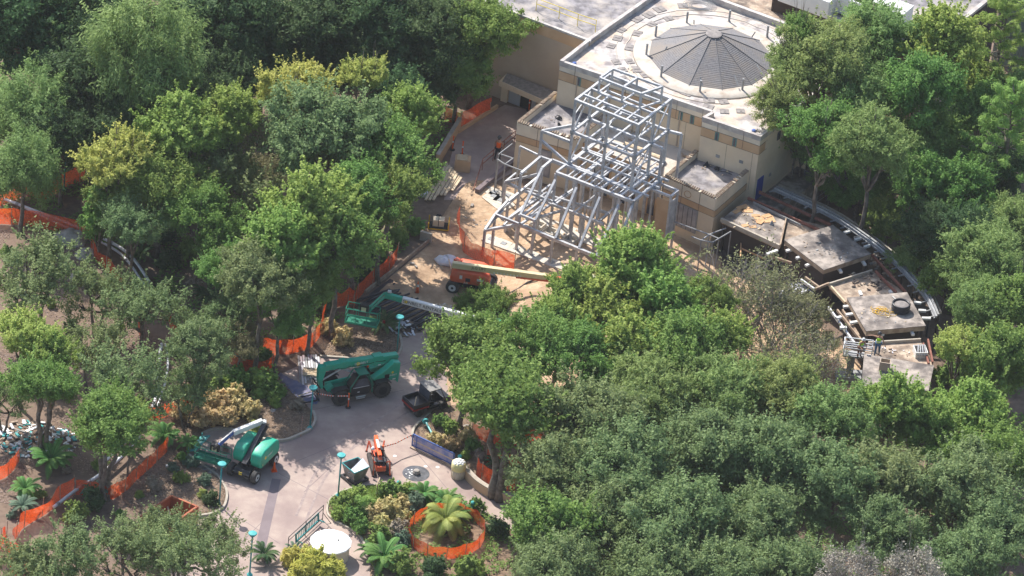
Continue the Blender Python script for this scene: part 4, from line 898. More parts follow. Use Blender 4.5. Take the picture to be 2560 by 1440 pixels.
PROTO = {
 'oak':    make_tree('oak_tree', m='leaf_oak', nl=9, nc=14, nleaf=270, size=.125, asp=.5, clr=.80),
 'oak2':   make_tree('oak_tree', m='leaf_oak', nl=7, nc=15, nleaf=280, size=.125, asp=.5, clr=.85, H=2.9, hc=6.6, lobe=.55),
 'mid':    make_tree('broadleaf_tree', m='leaf_mid', nl=9, nc=14, nleaf=250, size=.135, asp=.55, clr=.82, H=3.5),
 'mid2':   make_tree('broadleaf_tree', m='leaf_mid', nl=8, nc=15, nleaf=250, size=.13, asp=.5, clr=.78, H=3.1, lobe=.46),
 'bright': make_tree('maple_tree', m='leaf_bright', nl=10, nc=13, nleaf=210, size=.15, asp=.6, clr=.72, H=3.6, lobe=.42),
 'yellow': make_tree('maple_tree', m='leaf_yellow', nl=9, nc=11, nleaf=200, size=.14, asp=.6, clr=.62, H=3.2, lobe=.42),
 'dark':   make_tree('evergreen_tree', m='leaf_dark', nl=9, nc=14, nleaf=250, size=.16, asp=.4, clr=.95, H=4.0, hc=7.6, droop=.3),
 'cypress':make_tree('cypress_tree', m='leaf_soft', nl=9, nc=14, nleaf=270, size=.16, asp=.28, clr=.85, H=4.4, hc=8.0, droop=.55, flat=1.2, jit=.6),
 'soft':   make_tree('elm_tree', m='leaf_soft', nl=9, nc=15, nleaf=270, size=.135, asp=.36, clr=.85, H=3.0, flat=.55, droop=.15),
 'open':   make_tree('live_oak_tree', m='leaf_oak', nl=8, nc=9, nleaf=118, size=.125, asp=.5, clr=.74, H=2.7, lobe=.42, hc=6.3, multi=2, twigs=40),
 'olive':  make_tree('olive_tree', m='leaf_olive', nl=6, nc=10, nleaf=190, size=.12, asp=.4, clr=.7, H=3.2, hc=5.4, bark='bark_pale', trunk=.16),
 'opendark': make_tree('live_oak_tree', m='leaf_mid', nl=9, nc=13, nleaf=220, size=.13, asp=.5, clr=.85, H=2.6, lobe=.45, hc=7.4, multi=3, trunk=.34, twigs=40),
 'sapling':make_tree('young_tree', m='leaf_mid', R0=1.7, H=2.9, hc=4.2, nl=7, nc=9, nleaf=150, size=.15, asp=.35, clr=.6, droop=.3, trunk=.09, lobe=.45),
}
# bare twiggy tree
def make_bare(name, m='leaf_olive', nleaf=2600, Rr=3.9, hh=7.5, tw='twig', nb=9, upb=.12, sp_=.5):
    root = bpy.data.objects.new(name, None); col.objects.link(root); mb = MB(); tips = []
    def grow(p, d, L, r, k):
        e = p + d*L; mb.tube(wobble(p, e, 2, .06), [r, r*.8, r*.6], 4 if k < 3 else 5, cap=False)
        if k == 0: tips.append(e); return
        for j in range(3 if k > 1 else 4):
            nd = d*.75 + NR.normal(0, .48, 3)+np.array([0,0,upb]); nd /= np.linalg.norm(nd); grow(e if j else p+d*L*.7, nd, L*NR.uniform(.6,.85), r*.58, k-1)
    for b in range(nb//2+1):
        a = 2*PI*b/(nb//2+1); d = np.array([math.cos(a)*sp_, math.sin(a)*sp_, 1.]); d /= np.linalg.norm(d); grow(np.array([0,0,.0]), d, hh*.33, .11, 4)
    mb.build('branches', tw, root)
    t = np.array(tips); idx = NR.integers(0, len(t), nleaf); p = t[idx] + NR.normal(0,.22,(nleaf,3))
    o = bpy.data.objects.new('crown', leaf_mesh('crown', m, p, unit(nleaf), .12, .5)); col.objects.link(o); o.parent = root
    return root
PROTO['bare'] = make_bare('bare_tree', nleaf=3600, nb=13)
PROTO['shrubbare'] = make_bare('bare_bush', 'leaf_grey', 5200, 2.2, 4.3, 'twig', 13, -.06, .8)
# pine: tufts of needles on whorled boughs
def make_pine():
    root = bpy.data.objects.new('pine_tree', None); col.objects.link(root); mb = MB(); mb.tube(wobble((0,0,-.1),(.3,.2,13.0),8,.006), [.2,.19,.18,.16,.14,.12,.1,.07,.03], 8); Ps, Ds, Ts = [], [], []
    for k in range(34):
        z = 6.0+7.0*k/34; a = k*2.4; L = (3.0*(1-(z-6)/8.5)+.4)*NR.uniform(.7,1.2); e = np.array([L*math.cos(a), L*math.sin(a), z+.9]); mb.tube(wobble((0,0,z), e, 3, .04), [.07,.055,.04,.02], 5)
        for j in range(5):
            q = np.array([0,0,z])*(1-(.45+.14*j))+e*(.45+.14*j)+NR.normal(0,.16,3); n = 110; u = unit(n); Ps.append(q+u*NR.random((n,1))*.42*np.array([1,1,.7])); Ds.append(u); Ts.append(np.full(n,NR.random()))
    o = bpy.data.objects.new('crown', leaf_mesh('crown', 'leaf_bright', np.concatenate(Ps), np.concatenate(Ds), .17, .16, np.concatenate(Ts), jit=.3)); col.objects.link(o); o.parent = root
    mb.build('trunk', 'bark', root); return root
PROTO['pine'] = make_pine()
R0S = {'sapling':1.7,'bare':3.6,'shrubbare':3.1,'pine':2.6}
HCS = {'oak':7,'oak2':6.6,'mid':7,'mid2':7,'bright':7,'yellow':7,'dark':7.6,'cypress':8,'soft':7,'open':6.3,'olive':5.4,'opendark':7.4,'sapling':4.2,'bare':5.2,'shrubbare':3.0,'pine':9.5}
USED = set(); NT = [0]
KIND = {'oak':'blue-green oak','oak2':'blue-green oak','mid':'mid-green leafy tree','mid2':'mid-green leafy tree','bright':'bright green maple-like tree','yellow':'yellow-green tree',
 'dark':'dark evergreen tree','cypress':'feathery drooping grey-green tree','soft':'soft fine-leaved green tree','open':'thin-crowned grey-green oak','olive':'small olive-tan tree','opendark':'spreading dark green oak with forked trunks',
 'sapling':'slim young green tree','bare':'nearly bare grey twiggy tree','shrubbare':'grey-brown leafless bush','pine':'tufted green pine'}
FAM = {'oak':'oaks around the site','oak2':'oaks around the site','mid':'leafy trees around the site','mid2':'leafy trees around the site','bright':'maples around the site','yellow':'yellow-green trees','dark':'dark evergreens at the upper left','cypress':'feathery trees',
 'soft':'fine-leaved trees','open':'thin-crowned oaks on the left','olive':'small olive trees','opendark':'spreading oaks','sapling':'young trees','bare':'bare trees','shrubbare':'bare bushes','pine':'pines'}
TREES_AT = []
KIDS = {k: list(v.children) for k, v in PROTO.items()}
def tree(sp, px, py, rpx, phrase, zc=None, base=None):
    rpx = rpx*1.14; s = rpx/34.0/R0S.get(sp, 4.5); src = PROTO[sp]; hc = HCS[sp]; zc = zc or max(hc*s, 6.4 if sp not in ('olive','sapling','shrubbare','bare','open') else 0)
    if sp not in USED: USED.add(sp); o = src
    else: o = copy_tree(src)
    q = P(px, py, zc)
    if base: bq = P(*base); vv = q-bq; zc = vv.length; q = bq
    o.location = (q.x, q.y, 0); TREES_AT.append((q.x, q.y, rpx/34))
    NT[0] += 1; o.rotation_euler = (0, 0, NT[0]*2.39996); o.scale = (s, s, s); ex = zc/s-hc
    if base: o.rotation_euler = (Vector((0,0,1)).rotation_difference(vv.normalized()) @ Matrix.Rotation(NT[0], 3, 'Z').to_quaternion()).to_euler()
    for ch in KIDS[sp] if o is src else [c for c in col.objects if c.parent == o]:
        if ch.name.startswith('crown'): ch.location.z = ex
        else: ch.scale.z = (hc+ex)/hc
    tag(o, KIND[sp] + ' ' + phrase, 'bush' if sp == 'shrubbare' else 'tree', FAM[sp]); return o
for a in [
 # upper left, the dark wood
 ('dark',60,40,150,'at the top left corner'),('cypress',375,110,150,'standing tall and pale at the top, left of centre',12),('dark',210,60,140,'between the top left corner and the pale feathery tree'),
 ('dark',590,40,150,'at the top edge right of the pale feathery tree'),('dark',760,60,140,'at the top edge above the yellow-green crown'),('dark',930,60,140,'at the top edge left of the wing building'),
 ('dark',560,190,110,'behind the bright crown left of the top centre'),('cypress',80,260,120,'near the left edge below the corner tree'),('dark',250,210,130,'in deep shade left of the pale feathery tree'),
 ('dark',430,250,100,'just below the pale feathery tree'),('mid2',1190,60,125,'overhanging the roof edge of the wing building',7.5),('dark',1100,70,115,'against the wing building wall at the top',7.5),('dark',1060,150,115,'left of the wing building wall',5.5),
 ('mid',1150,170,100,'hanging over the wall beside the grey doors',5),('dark',980,240,100,'right of the yellow-green crown above the service path'),('cypress',60,400,100,'at the left edge above the orange net'),
 ('dark',160,330,90,'between the left edge tree and the yellow-tipped tree'),('dark',300,300,90,'behind the yellow-tipped tree'),('dark',660,130,110,'behind the yellow-green crown, to its left'),('cypress',190,120,110,'left of the pale feathery tree near the top edge'),
 ('dark',860,140,90,'just behind the small yellow-green crown near the top'),
 # left and centre
 ('yellow',745,225,105,'with rounded crown left of the top centre',10),('yellow',905,185,62,'small crown just right of the rounded yellow-green one',10),('bright',450,300,115,'with sunlit crown left of the large blue-green oak',9.5),('bright',575,275,85,'touching the left side of the large blue-green oak',10),
 ('yellow',285,400,90,'with golden tips behind the left orange net',9),('oak',800,330,155,'large, in the middle of the left grove',9.5),('bright',1030,270,85,'sunlit, beside the shaded service path',9),('mid',985,390,115,'between the sunlit maple and the lumber stack',8.5),
 ('mid2',965,480,105,'left of the lumber stack',8),('olive',600,330,80,'with brown patches in the left grove'),('mid2',400,450,130,'dull, below the golden-tipped tree'),('open',560,430,135,'dull, in the centre of the left grove'),
 ('olive',470,390,85,'greyish in the left grove under the sunlit maple'),('bright',770,500,125,'large and sunlit in front of the blue-green oak',11),('bright',720,590,105,'below the large sunlit maple',10),('mid',850,590,110,'dark, above the orange net by the pipe stack',9),
 ('sapling',255,530,52,'standing alone by the pair of white pipes'),('oak2',650,700,105,'above the pale forked trunk',8.5),('mid2',590,660,85,'left of the oak above the pale trunk'),('mid2',700,760,80,'over the dark sago palm in the left grove'),('mid',900,480,95,'shaded, between the large sunlit maple and the lumber stack',9),
 ('open',80,680,129,'at the left edge below the orange net'),('open',245,720,90,'on the bare slope left of centre'),('open',360,760,101,'over the white pipes on the slope'),('yellow',60,830,78,'at the left edge low on the slope'),('bright',130,870,72,'beside the yellow-green tree on the slope'),
 ('open',230,860,90,'low on the bare slope'),('oak2',500,870,76,'between the white pipes and the tan tree'),('olive',600,850,72,'above the flowering shrubs'),('open',470,960,79,'over the piece of orange net by the flowering shrubs'),
 ('open',320,950,118,'dense, beside the lower run of the white pipes'),('opendark',110,955,92,'on a thick forked trunk at the left edge'),('opendark',270,1060,105,'over the big forked trunk and the white pipes'),('bright',330,1020,45,'small and sunlit beside the orange net at left'),
 ('open',150,1395,105,'at the bottom left corner'),('open',320,1375,95,'in front of the rust-red bin'),('open',460,1380,107,'at the bottom edge right of the rust-red bin'),('open',60,1440,101,'lowest one at the bottom left corner'),
 ('oak2',330,560,80,'between the sapling and the dull grove tree'),
 ('mid2',330,470,95,'left part of the dull grove'),('mid2',500,540,100,'dark, in the hollow of the left grove'),('olive',660,440,75,'between the blue-green oak and the large sunlit maple'),('open',560,790,84,'in front of the dark sago palm'),('open',10,985,70,'at the left edge above the debris heap'),
 ('open',400,1320,84,'in front of the left half of the rust-red bin'),('open',540,1350,79,'thin, just right of the rust-red bin'),('mid2',780,700,80,'dark, left of the net by the pipes'),
 ('bright',1430,700,66,'small, covering the tip of the orange boom',7.5),('bright',1400,790,75,'beside the sand heap'),('dark',480,60,110,'at the top edge just right of the pale feathery tree'),('dark',330,330,90,'dark, under the sunlit maple'),('soft',1560,1040,95,'small pale one in the middle of the right wood'),
 # centre right
 ('mid2',1215,752,66,'small, right in front of the orange-red lift',.75),('mid',1165,878,112,'behind the parked utility cart'),('opendark',1270,1000,150,'with dark trunks right of the blue barrier'),('mid2',1330,850,110,'at the edge of the sand right of the white boom'),
 ('bright',1600,640,110,'tallest, in front of the right part of the steel frame',8.5),('bright',1500,760,110,'large, at the edge of the sand below the frame'),('bright',1640,760,125,'in the middle of the right grove below the pavilion'),('mid',1700,880,120,'below the big sunlit maples'),
 ('bright',1560,860,110,'second row below the steel frame'),('mid2',1440,900,110,'with gaps showing sand, centre right'),('bare',1870,715,108,'in front of the curved colonnade'),('bare',1935,760,92,'second, right beside the pale car'),('mid2',1775,740,62,'small, closing the gap left of the bare tree'),('olive',2040,850,58,'small, at the foot of the lift platform'),('olive',1992,785,80,'beside the white frames of the colonnade'),('bare',1990,880,85,'small, left of the lift platform'),
 ('bright',1800,830,80,'between the bare tree and the maples'),('oak',1480,1060,130,'behind the dark forked oak'),('soft',1640,980,120,'pale, at the middle of the right wood'),('soft',1800,980,125,'pale, right of its twin in the right wood'),('soft',1960,980,115,'below the bare tree'),
 ('soft',2090,1040,115,'below the lift platform'),('oak2',1400,1200,115,'beside the curved tan wall'),('oak',1570,1180,135,'in the middle of the lower right wood'),('oak2',1730,1130,120,'above the middle of the lower right wood'),('oak',1890,1150,130,'in the lower right wood below the pale trees'),
 ('mid',1380,1330,120,'sunlit, at the lower end of the path'),('oak2',1530,1320,120,'right of the sunlit tree at the lower end of the path'),('oak',1700,1320,135,'at the bottom of the lower right wood'),('oak2',1870,1310,120,'at the bottom, left of the brown bush'),
 ('oak',2060,1210,130,'above the brown bush'),('oak2',2230,1200,125,'between the brown bushes and the yellow-tipped trees'),('oak',2400,1230,130,'right of the brown bushes'),('oak2',2520,1330,120,'at the bottom right corner'),('shrubbare',2125,1400,58,'left one at the bottom right',10),('shrubbare',2300,1405,64,'right one at the bottom right',10),
 ('oak',1400,1440,110,'bottom edge, just right of the palm ring'),('oak2',1600,1440,120,'at the bottom edge centre right'),('oak',1800,1450,120,'at the bottom edge left of the bare bushes'),('oak2',1980,1420,110,'touching the left bare bush'),('oak2',2200,1330,95,'just behind the two bare bushes'),('oak',2420,1420,110,'right of the right bare bush'),
 ('bright',2230,990,85,'with yellow tips in front of the lowest grey slab',8),('bright',2330,1060,95,'below the lowest grey slab'),('bright',2440,1010,100,'large, at the right below the slabs'),('yellow',2400,865,68,'right of the worker on the slab',7),('mid',2500,900,110,'dark, at the right edge level with the slabs'),('mid2',2480,1130,110,'at the right edge below the large sunlit maple'),
 ('soft',2460,640,110,'with broad pale crown at the right edge',7),('soft',2460,760,85,'right of the raised slab with the black coil'),('mid',2530,760,95,'at the right edge below the broad pale crown'),('soft',2550,560,90,'touching the right edge above the broad pale crown'),
 # upper right
 ('mid2',1235,822,66,'small, hiding the chassis of the middle green lift',5),('soft',2000,320,66,'second one tucked against the side wall of the building',6.5),('mid2',2160,400,80,'in front of the thin trunks beside the terrace',5),
 ('mid2',2150,480,70,'low, filling in beside the curved rails',3.6),('soft',2080,425,62,'low, beside the terrace railing',3.6),('mid',2215,545,66,'low, second beside the curved rails',3.6),('soft',2290,640,66,'low, third beside the curved rails',3.6),('mid2',2360,700,66,'low, at the lower bend of the curved rails',3.6),('soft',2010,360,60,'low, tucked against the building side wall',5),
 ('soft',2060,140,130,'overhanging the white roof',12),('soft',1945,250,72,'leaning over the roof corner from the right',10,(2070,500)),('soft',1985,150,70,'leaning far over the white roof',11.5,(2090,470)),('soft',2190,90,120,'at the top behind the overhanging one',11),('soft',2150,230,115,'just right of the white roof',10),('bright',2350,90,120,'at the top edge before the corrugated wall',12),
 ('mid',2300,220,110,'centre of the upper right wood',11),('bright',2420,190,95,'below the corrugated wall'),('mid2',2060,330,100,'against the right side wall of the building',10.5),('soft',2180,350,110,'in the upper right wood near the building',11),('mid',2330,360,115,'middle of the upper right wood, lower row'),
 ('mid2',2110,400,72,'above the terrace railing',6),('mid',2310,450,105,'above the curved rails'),('mid2',2390,470,110,'right of the wood above the curved rails'),('dark',2310,560,70,'in shade beside the curved rails'),('dark',2420,600,90,'deep in shade at the right of the curved rails'),
 ('pine',2520,330,80,'at the right edge with bright tufts'),('pine',2500,100,75,'thin, before the corrugated wall'),('mid',2460,280,100,'left of the pine at the right edge'),('dark',2480,420,95,'behind the lower part of the pine'),('soft',2560,230,80,'at the right edge above the pine'),('mid',2000,75,55,'small crown at the rear edge of the white roof',13),
]: tree(*a)
for sp in PROTO:
    if sp not in USED:
        for ch in list(PROTO[sp].children): bpy.data.objects.remove(ch)
        bpy.data.objects.remove(PROTO[sp])
# --- low plants
def make_shrub(name, m, R0=1.0, H=.8, n=1500, size=.12, asp=.5, droop=0, nl=4, jit=.8):
    p, d, t, lb, cl = make_crown(R0, H, H*.75, nl, 7, n//(nl*7), size, asp, droop, R0*.32, .8, .5, jit); p[:,2] = np.maximum(p[:,2], .03)
    root = bpy.data.objects.new(name, None); col.objects.link(root)
    o = bpy.data.objects.new('foliage', leaf_mesh('foliage', m, p, d, size, asp, t, droop, jit)); col.objects.link(o); o.parent = root
    mb = MB()
    for c, lr in lb: mb.tube(wobble((0,0,0), c, 2, .06), [.04,.03,.015], 5)
    mb.build('stem', 'bark', root); return root
def frond_v(base, dirv, L, rise, width, nleaf=26, leafw=.03, sag=1.0):
    """leaflets both sides of an arching rib"""
    out = []; rib = []; d = np.array([dirv[0], dirv[1], 0.]); d /= np.linalg.norm(d); side = np.array([-d[1], d[0], 0.])
    def pt(t): return base + d*L*t*(1-.12*t) + np.array([0,0,rise*L*t - sag*L*t*t])
    for i in range(nleaf):
        t = .12+.88*i/(nleaf-1); q = pt(t); tn = pt(min(1,t+.02))-pt(t-.02); tn /= np.linalg.norm(tn); wl = width*math.sin(PI*min(1,.12+.86*t))**.6
        for s in (-1,1):
            e = q + side*s*wl*.85 + tn*wl*.5 + np.array([0,0,-wl*.22]); a = tn*leafw
            out += [q-a, q+a, e+a*.3, e-a*.3]
    for i in range(7): rib.append(tuple(pt(i/6)))
    return out, rib
def make_palm(name, m, L=1.2, n=26, h=.4, width=.22, rise=(.5,1.2), sag=.75, leafw=.035, nleaf=22, trunk_r=.14):
    root = bpy.data.objects.new(name, None); col.objects.link(root); mb = MB(); mb.tube([(0,0,-.05),(0,0,h*.6),(0,0,h)], [trunk_r*1.15,trunk_r,trunk_r*.8], 8); mb.build('trunk', 'bark', root, smooth=True)
    for i in range(n):
        a = i*2.39996+NR.uniform(-.25,.25); k = i/n; v, rib = frond_v(np.array([0,0,h]), (math.cos(a), math.sin(a)), L*NR.uniform(.72,1.15), rise[0]+(rise[1]-rise[0])*k, width, nleaf, leafw, sag*NR.uniform(.8,1.15))
        o = bpy.data.objects.new('frond', raw_mesh('frond', m, np.array(v), 4, np.full(len(v)//4, NR.random()))); col.objects.link(o); o.parent = root
        mb = MB(); mb.tube(rib, [.022,.02,.018,.015,.012,.009,.005], 4); ro = mb.build('rib', m, o)
    return root
SH = {'green':make_shrub('shrub','leaf_mid',1.0,.8), 'bright':make_shrub('shrub','leaf_bright',1.0,.75,size=.11), 'cream':make_shrub('variegated_shrub','leaf_cream',1.0,.8,1500,.13,.45), 'blue':make_shrub('shrub','leaf_blue',1.0,.7),
 'gold':make_shrub('golden_shrub','leaf_gold',1.0,.8,2200,.15,.25), 'spiky':make_shrub('spiky_plant','leaf_bright',.8,.8,700,.26,.10,nl=3,jit=.5), 'dark':make_shrub('shrub','leaf_dark',1.0,.8,1500,.14,.4), 'tan':make_shrub('dry_shrub','leaf_tan',1.0,.7,900,.11,.4),
 'sago':make_palm('sago_palm','leaf_palm'), 'sagodark':make_palm('sago_palm','leaf_dark',1.5,24,.5), 'sagoblue':make_palm('cycad','leaf_blue',1.1,18,.3,.2,leafw=.04), 'palm':make_palm('feather_palm','leaf_feather',2.3,34,1.1,.5,(.35,1.5),1.05,.03,34,.2)}
SHK = {'green':'mid-green shrub','bright':'bright green shrub','cream':'cream and green variegated shrub','blue':'blue-green low shrub','gold':'golden grassy-leaved shrub','spiky':'spiky bright green plant','dark':'dark green shrub','tan':'dry tan shrub',
 'sago':'bright green sago palm','sagodark':'dark green sago palm','sagoblue':'blue-green cycad','palm':'large yellow-green feather palm'}
SHG = {'sago':'sago palms','sagodark':'sago palms','sagoblue':'cycads','cream':'variegated shrubs in the beds'}
SUSED = set()
def shrub(sp, px, py, rpx, phrase, z=.08):
    o = SH[sp] if sp not in SUSED else copy_tree(SH[sp]); SUSED.add(sp)
    base = {'sago':1.15,'sagodark':1.4,'sagoblue':1.1,'palm':2.4,'spiky':.85}.get(sp, 1.05); s = rpx/35.0/base
    q = P(px, py, .4*s); o.location = (q.x, q.y, z); o.scale = (s,s,s); NT[0] += 1; o.rotation_euler = (0,0,NT[0]*2.39996)
    tag(o, SHK[sp]+' '+phrase, 'palm' if sp in ('sago','sagodark','sagoblue','palm') else 'shrub', SHG.get(sp, 'shrubs in the planting beds'))
for a in [
 ('palm',1112,1320,76,'inside the ring of orange net'),('sago',128,1150,62,'at the left edge under the forked trunk'),('sago',410,1090,48,'at the end of the white pipes'),('sago',62,1225,42,'just below the big sago at the left edge'),('sagoblue',55,1265,42,'at the lower left beside the orange net'),
 ('sagodark',725,830,58,'left of the lift basket behind the orange net'),('sagodark',960,815,52,'beside the green lift basket'),('sagodark',520,745,48,'in shade in the left grove'),('sagodark',1240,1165,38,'behind the net at the curved wall'),('sagoblue',240,1225,45,'against the orange net at lower left'),
 ('sago',1060,1235,42,'in the planter island behind the palm'),('sago',1115,1255,40,'in the planter island nearest the palm'),('sago',1150,1285,40,'in the planter island right of the palm ring top'),('sagodark',660,1392,45,'at the bottom beside the low lamp'),('sago',960,1395,62,'at the bottom left of the palm ring'),
 ('sagoblue',735,1376,28,'behind the golden shrubs at the bottom'),('sagodark',925,1385,40,'at the bottom by the white round top'),('sago',1040,570,35,'by the pale wall end'),('sago',470,1110,34,'left of the front lift basket'),('sagodark',350,640,40,'under the olive tree on the left slope'),
 ('gold',730,1405,42,'left part of the golden clump at the bottom'),('gold',785,1412,46,'middle of the golden clump at the bottom'),('gold',838,1436,38,'right part of the golden clump at the bottom'),('gold',760,1435,50,'lowest part of the golden clump'),('gold',830,1440,45,'bottom edge right part of the golden clump'),
 ('cream',930,1290,32,'in the island, left one'),('cream',975,1282,36,'in the island, middle one'),('cream',1005,1262,26,'in the island, rear one'),('cream',950,1318,30,'in the island, front one'),('cream',1010,1300,24,'in the island, right one'),
 ('cream',500,1050,42,'in the upper bed, left end'),('cream',545,1022,44,'in the upper bed near the big pipe elbow'),('cream',590,1005,42,'in the upper bed, middle'),('cream',560,1052,36,'in the upper bed just above the kerb'),('cream',630,1035,34,'in the upper bed behind the boom elbow'),('cream',450,1035,32,'in the upper bed beside the orange net'),
 ('cream',820,830,30,'under the green lift basket, left'),('cream',860,850,32,'under the green lift basket, right'),('cream',1085,1110,30,'behind the blue barrier'),('cream',1130,1120,28,'above the trash bin'),('cream',1170,1095,26,'under the dark forked oak'),
 ('green',860,1270,32,'in the island behind the lamp base'),('bright',900,1248,36,'in the island beside the lamp'),('spiky',905,1275,34,'in the island left of the cream shrubs'),('bright',850,1290,26,'in the island at its left tip'),('green',880,1300,30,'in the island above the left kerb'),('green',900,1325,26,'in the island by the kerb bend'),
 ('blue',1040,1262,34,'in the island right of the cream shrubs'),('green',975,1235,34,'in the island just below the orange machine'),('bright',1020,1232,26,'in the island by the bollard'),('green',1080,1290,26,'in the island behind the palm'),('tan',990,1330,32,'in the island in front of the cream shrubs'),('green',950,1345,28,'in the island above the white round top'),
 ('blue',1010,1350,28,'left of the palm ring'),('green',1000,1420,40,'at the bottom below the palm ring, left'),('dark',1090,1430,42,'at the bottom below the palm ring, middle'),('green',1170,1430,40,'at the bottom below the palm ring, right'),('dark',1240,1330,36,'right of the palm ring'),('green',1190,1270,24,'by the bollard right of the island'),
 ('bright',650,965,52,'in the upper bed beside the folded blue sheet'),('green',690,990,30,'in the upper bed near the blue sheet'),('green',590,960,46,'in the upper bed behind the cream shrubs'),('green',480,1000,40,'in the upper bed at its left'),('bright',690,1010,20,'small, in the upper bed near the lamp'),('spiky',640,1072,20,'small, above the kerb in the upper bed'),
 ('green',540,980,42,'in the upper bed left rear'),('tan',745,1015,24,'in the upper bed near the lamp'),('tan',560,1125,14,'beside the lift basket'),
 ('blue',515,1205,22,'in the lower left bed below the sandbags'),('spiky',505,1238,14,'tiny, in the lower left bed'),('blue',478,1160,24,'in the lower left bed by the white bottle'),('green',455,1150,18,'in the lower left bed, rear'),('dark',230,1255,38,'in front of the orange net at lower left'),('green',190,1290,34,'at lower left below the net'),
 ('green',985,600,32,'on the slope beside the retaining wall'),('bright',1000,590,26,'on the slope at the end of the retaining wall'),('green',1035,575,26,'by the pale wall end next to the palm'),('dark',940,650,34,'shaded, behind the retaining wall'),('dark',900,690,34,'shaded, behind the orange net by the pipes'),
 ('green',1180,1120,24,'right of the blue barrier'),('blue',1150,1165,18,'beside the trash bin'),('bright',1130,1075,26,'behind the fallen teal post'),('green',1100,1060,24,'near the fallen teal post'),('tan',1200,1150,24,'under the forked oak'),('bright',1165,1140,18,'spilling behind the trash bin'),
 ('dark',800,760,44,'shaded, left of the orange net by the pipes'),('dark',420,660,40,'under the left grove, first'),('green',480,640,44,'under the left grove, second'),('dark',560,600,44,'under the left grove, third'),('dark',640,560,44,'under the left grove, fourth'),('green',330,600,40,'under the left grove beside the pipes'),
 ('bright',2180,500,44,'sunlit, outside the curved rails, first'),('bright',2240,540,44,'sunlit, outside the curved rails, second'),('green',2120,480,40,'outside the curved rails near the railing'),('green',2300,640,44,'outside the curved rails, lower'),('dark',2380,600,50,'outside the curved rails in shade'),
 ('green',2370,950,40,'beside the lowest slab'),('tan',2400,900,36,'beside the lowest slab, dry one'),('green',620,900,34,'between the net and the bed, rear'),('green',660,900,28,'between the net and the pale trunk'),
]: shrub(*a)
r9 = random.Random(77); WH = ['beneath the thin oaks on the left slope','in the lower left bed','at the edge of the left grove','beside the white pipes on the slope']
spots9 = [(20,640,0),(60,740,0),(130,760,0),(180,820,0),(300,820,0),(330,900,0),(150,980,0),(260,1000,3),(350,1000,3),(440,880,2),(520,800,2),(480,720,2),(300,700,0),(350,560,2),(270,600,3),(420,600,2),(450,1200,1),(380,1220,1),(300,1290,1),(430,1170,1),(350,1240,1),(530,1250,1),(250,1170,3),(170,1180,3),(100,1240,3),(30,1290,3),(590,640,2),(700,690,2),(760,780,2),(620,780,2)]
KK = ['green','blue','bright','dark','green','tan']; seen9 = {}
for i9, (x, y, w9) in enumerate(spots9):
    kk = KK[i9 % 6]; key = (kk, w9); seen9[key] = seen9.get(key, 0)+1
    shrub(kk, x, y, r9.uniform(14,30), WH[w9] + ', ' + ('first','second','third','fourth')[seen9[key]-1] + ' of its kind there', 0.0)
for k, o in SH.items():
    if k not in SUSED:
        for c in list(o.children): bpy.data.objects.remove(c)
        bpy.data.objects.remove(o)
# grass on the island and leaf litter / ground cover
def scatter(name, m, polys, n, size, asp, z0, zr, up, label, cat, seed, clump=0):
    pp_ = []; r_ = np.random.default_rng(seed)
    for poly, f in polys:
        xs = [p[0] for p in poly]; ys = [p[1] for p in poly]; k = 0; tgt = int(n*f); got = 0
        while got < tgt and k < 60:
            X = r_.uniform(min(xs), max(xs), tgt); Y = r_.uniform(min(ys), max(ys), tgt); ok = sdist(poly, X, Y) > .05
            if clump:
                ok &= np.array([noise.noise(Vector((x*clump, y*clump, seed))) > -.02 for x, y in zip(X, Y)])
            pp_.append(np.stack([X[ok], Y[ok], z0+r_.uniform(0, zr, ok.sum())], 1)); got += ok.sum(); k += 1
    p = np.concatenate(pp_); d = np.tile(np.array([0,0,1.0]), (len(p),1)) if not up else r_.normal(0,1,(len(p),3))*np.array([1,1,.1])
    o = bpy.data.objects.new(name, leaf_mesh(name, m, p, d*(1 if not up else 2), size, asp, None, .5 if up else 0, .45 if not up else .3)); col.objects.link(o); tag(o, label, cat, kind='stuff')
GR = PL([(842,1240),(895,1222),(950,1216),(1010,1222),(960,1262),(900,1270),(860,1275)])
scatter('grass', 'leaf_bright', [(GR,1)], 5500, .11, .16, .12, .16, True, 'bright green grass patch on the planter island beside the lamp', 'grass', 3)
isl = PL(smooth_poly(ISLAND,4)); ba = PL(smooth_poly(BED_A,4)); bb = PL(smooth_poly(BED_B,4)); bc_ = PL(smooth_poly(BED_C,4)); bd_ = PL(smooth_poly(BED_D,4))
scatter('ground_cover', 'leaf_mid', [(isl,1)], 6500, .10, .5, .1, .3, False, 'low green ground cover filling the planter island', 'ground cover', 4, .9)
scatter('leaf_litter', 'leaf_tan', [(ba,.3),(bb,.25),(bc_,.25),(bd_,.2)], 12000, .06, .4, .12, .04, False, 'dry leaf litter scattered on the mulch of the beds', 'leaf litter', 5)
wood = [(PL([(-100,-200),(1100,-200),(1220,200),(1130,330),(1040,480),(1060,600),(900,700),(880,790),(690,880),(560,900),(300,700),(-100,480)]), .5), (PL([(1300,1300),(1500,1100),(2200,1000),(2500,900),(2700,1000),(2700,1600),(1350,1600)]), .25), (PL([(1960,430),(2100,480),(2260,600),(2360,760),(2400,950),(2700,950),(2700,300),(2000,330)]), .25)]
scatter('undergrowth', 'leaf_mid', wood, 90000, .15, .4, .02, .45, False, 'low dark undergrowth spread beneath the trees', 'undergrowth', 6, .5)
slope = PL([(-100,560),(220,600),(400,760),(420,1000),(300,1100),(200,1240),(-100,1400)])
scatter('leaf_litter', 'leaf_tan', [(slope,1)], 12000, .07, .4, .0, .03, False, 'dry leaf litter on the bare slope at the left', 'leaf litter', 8, .35)
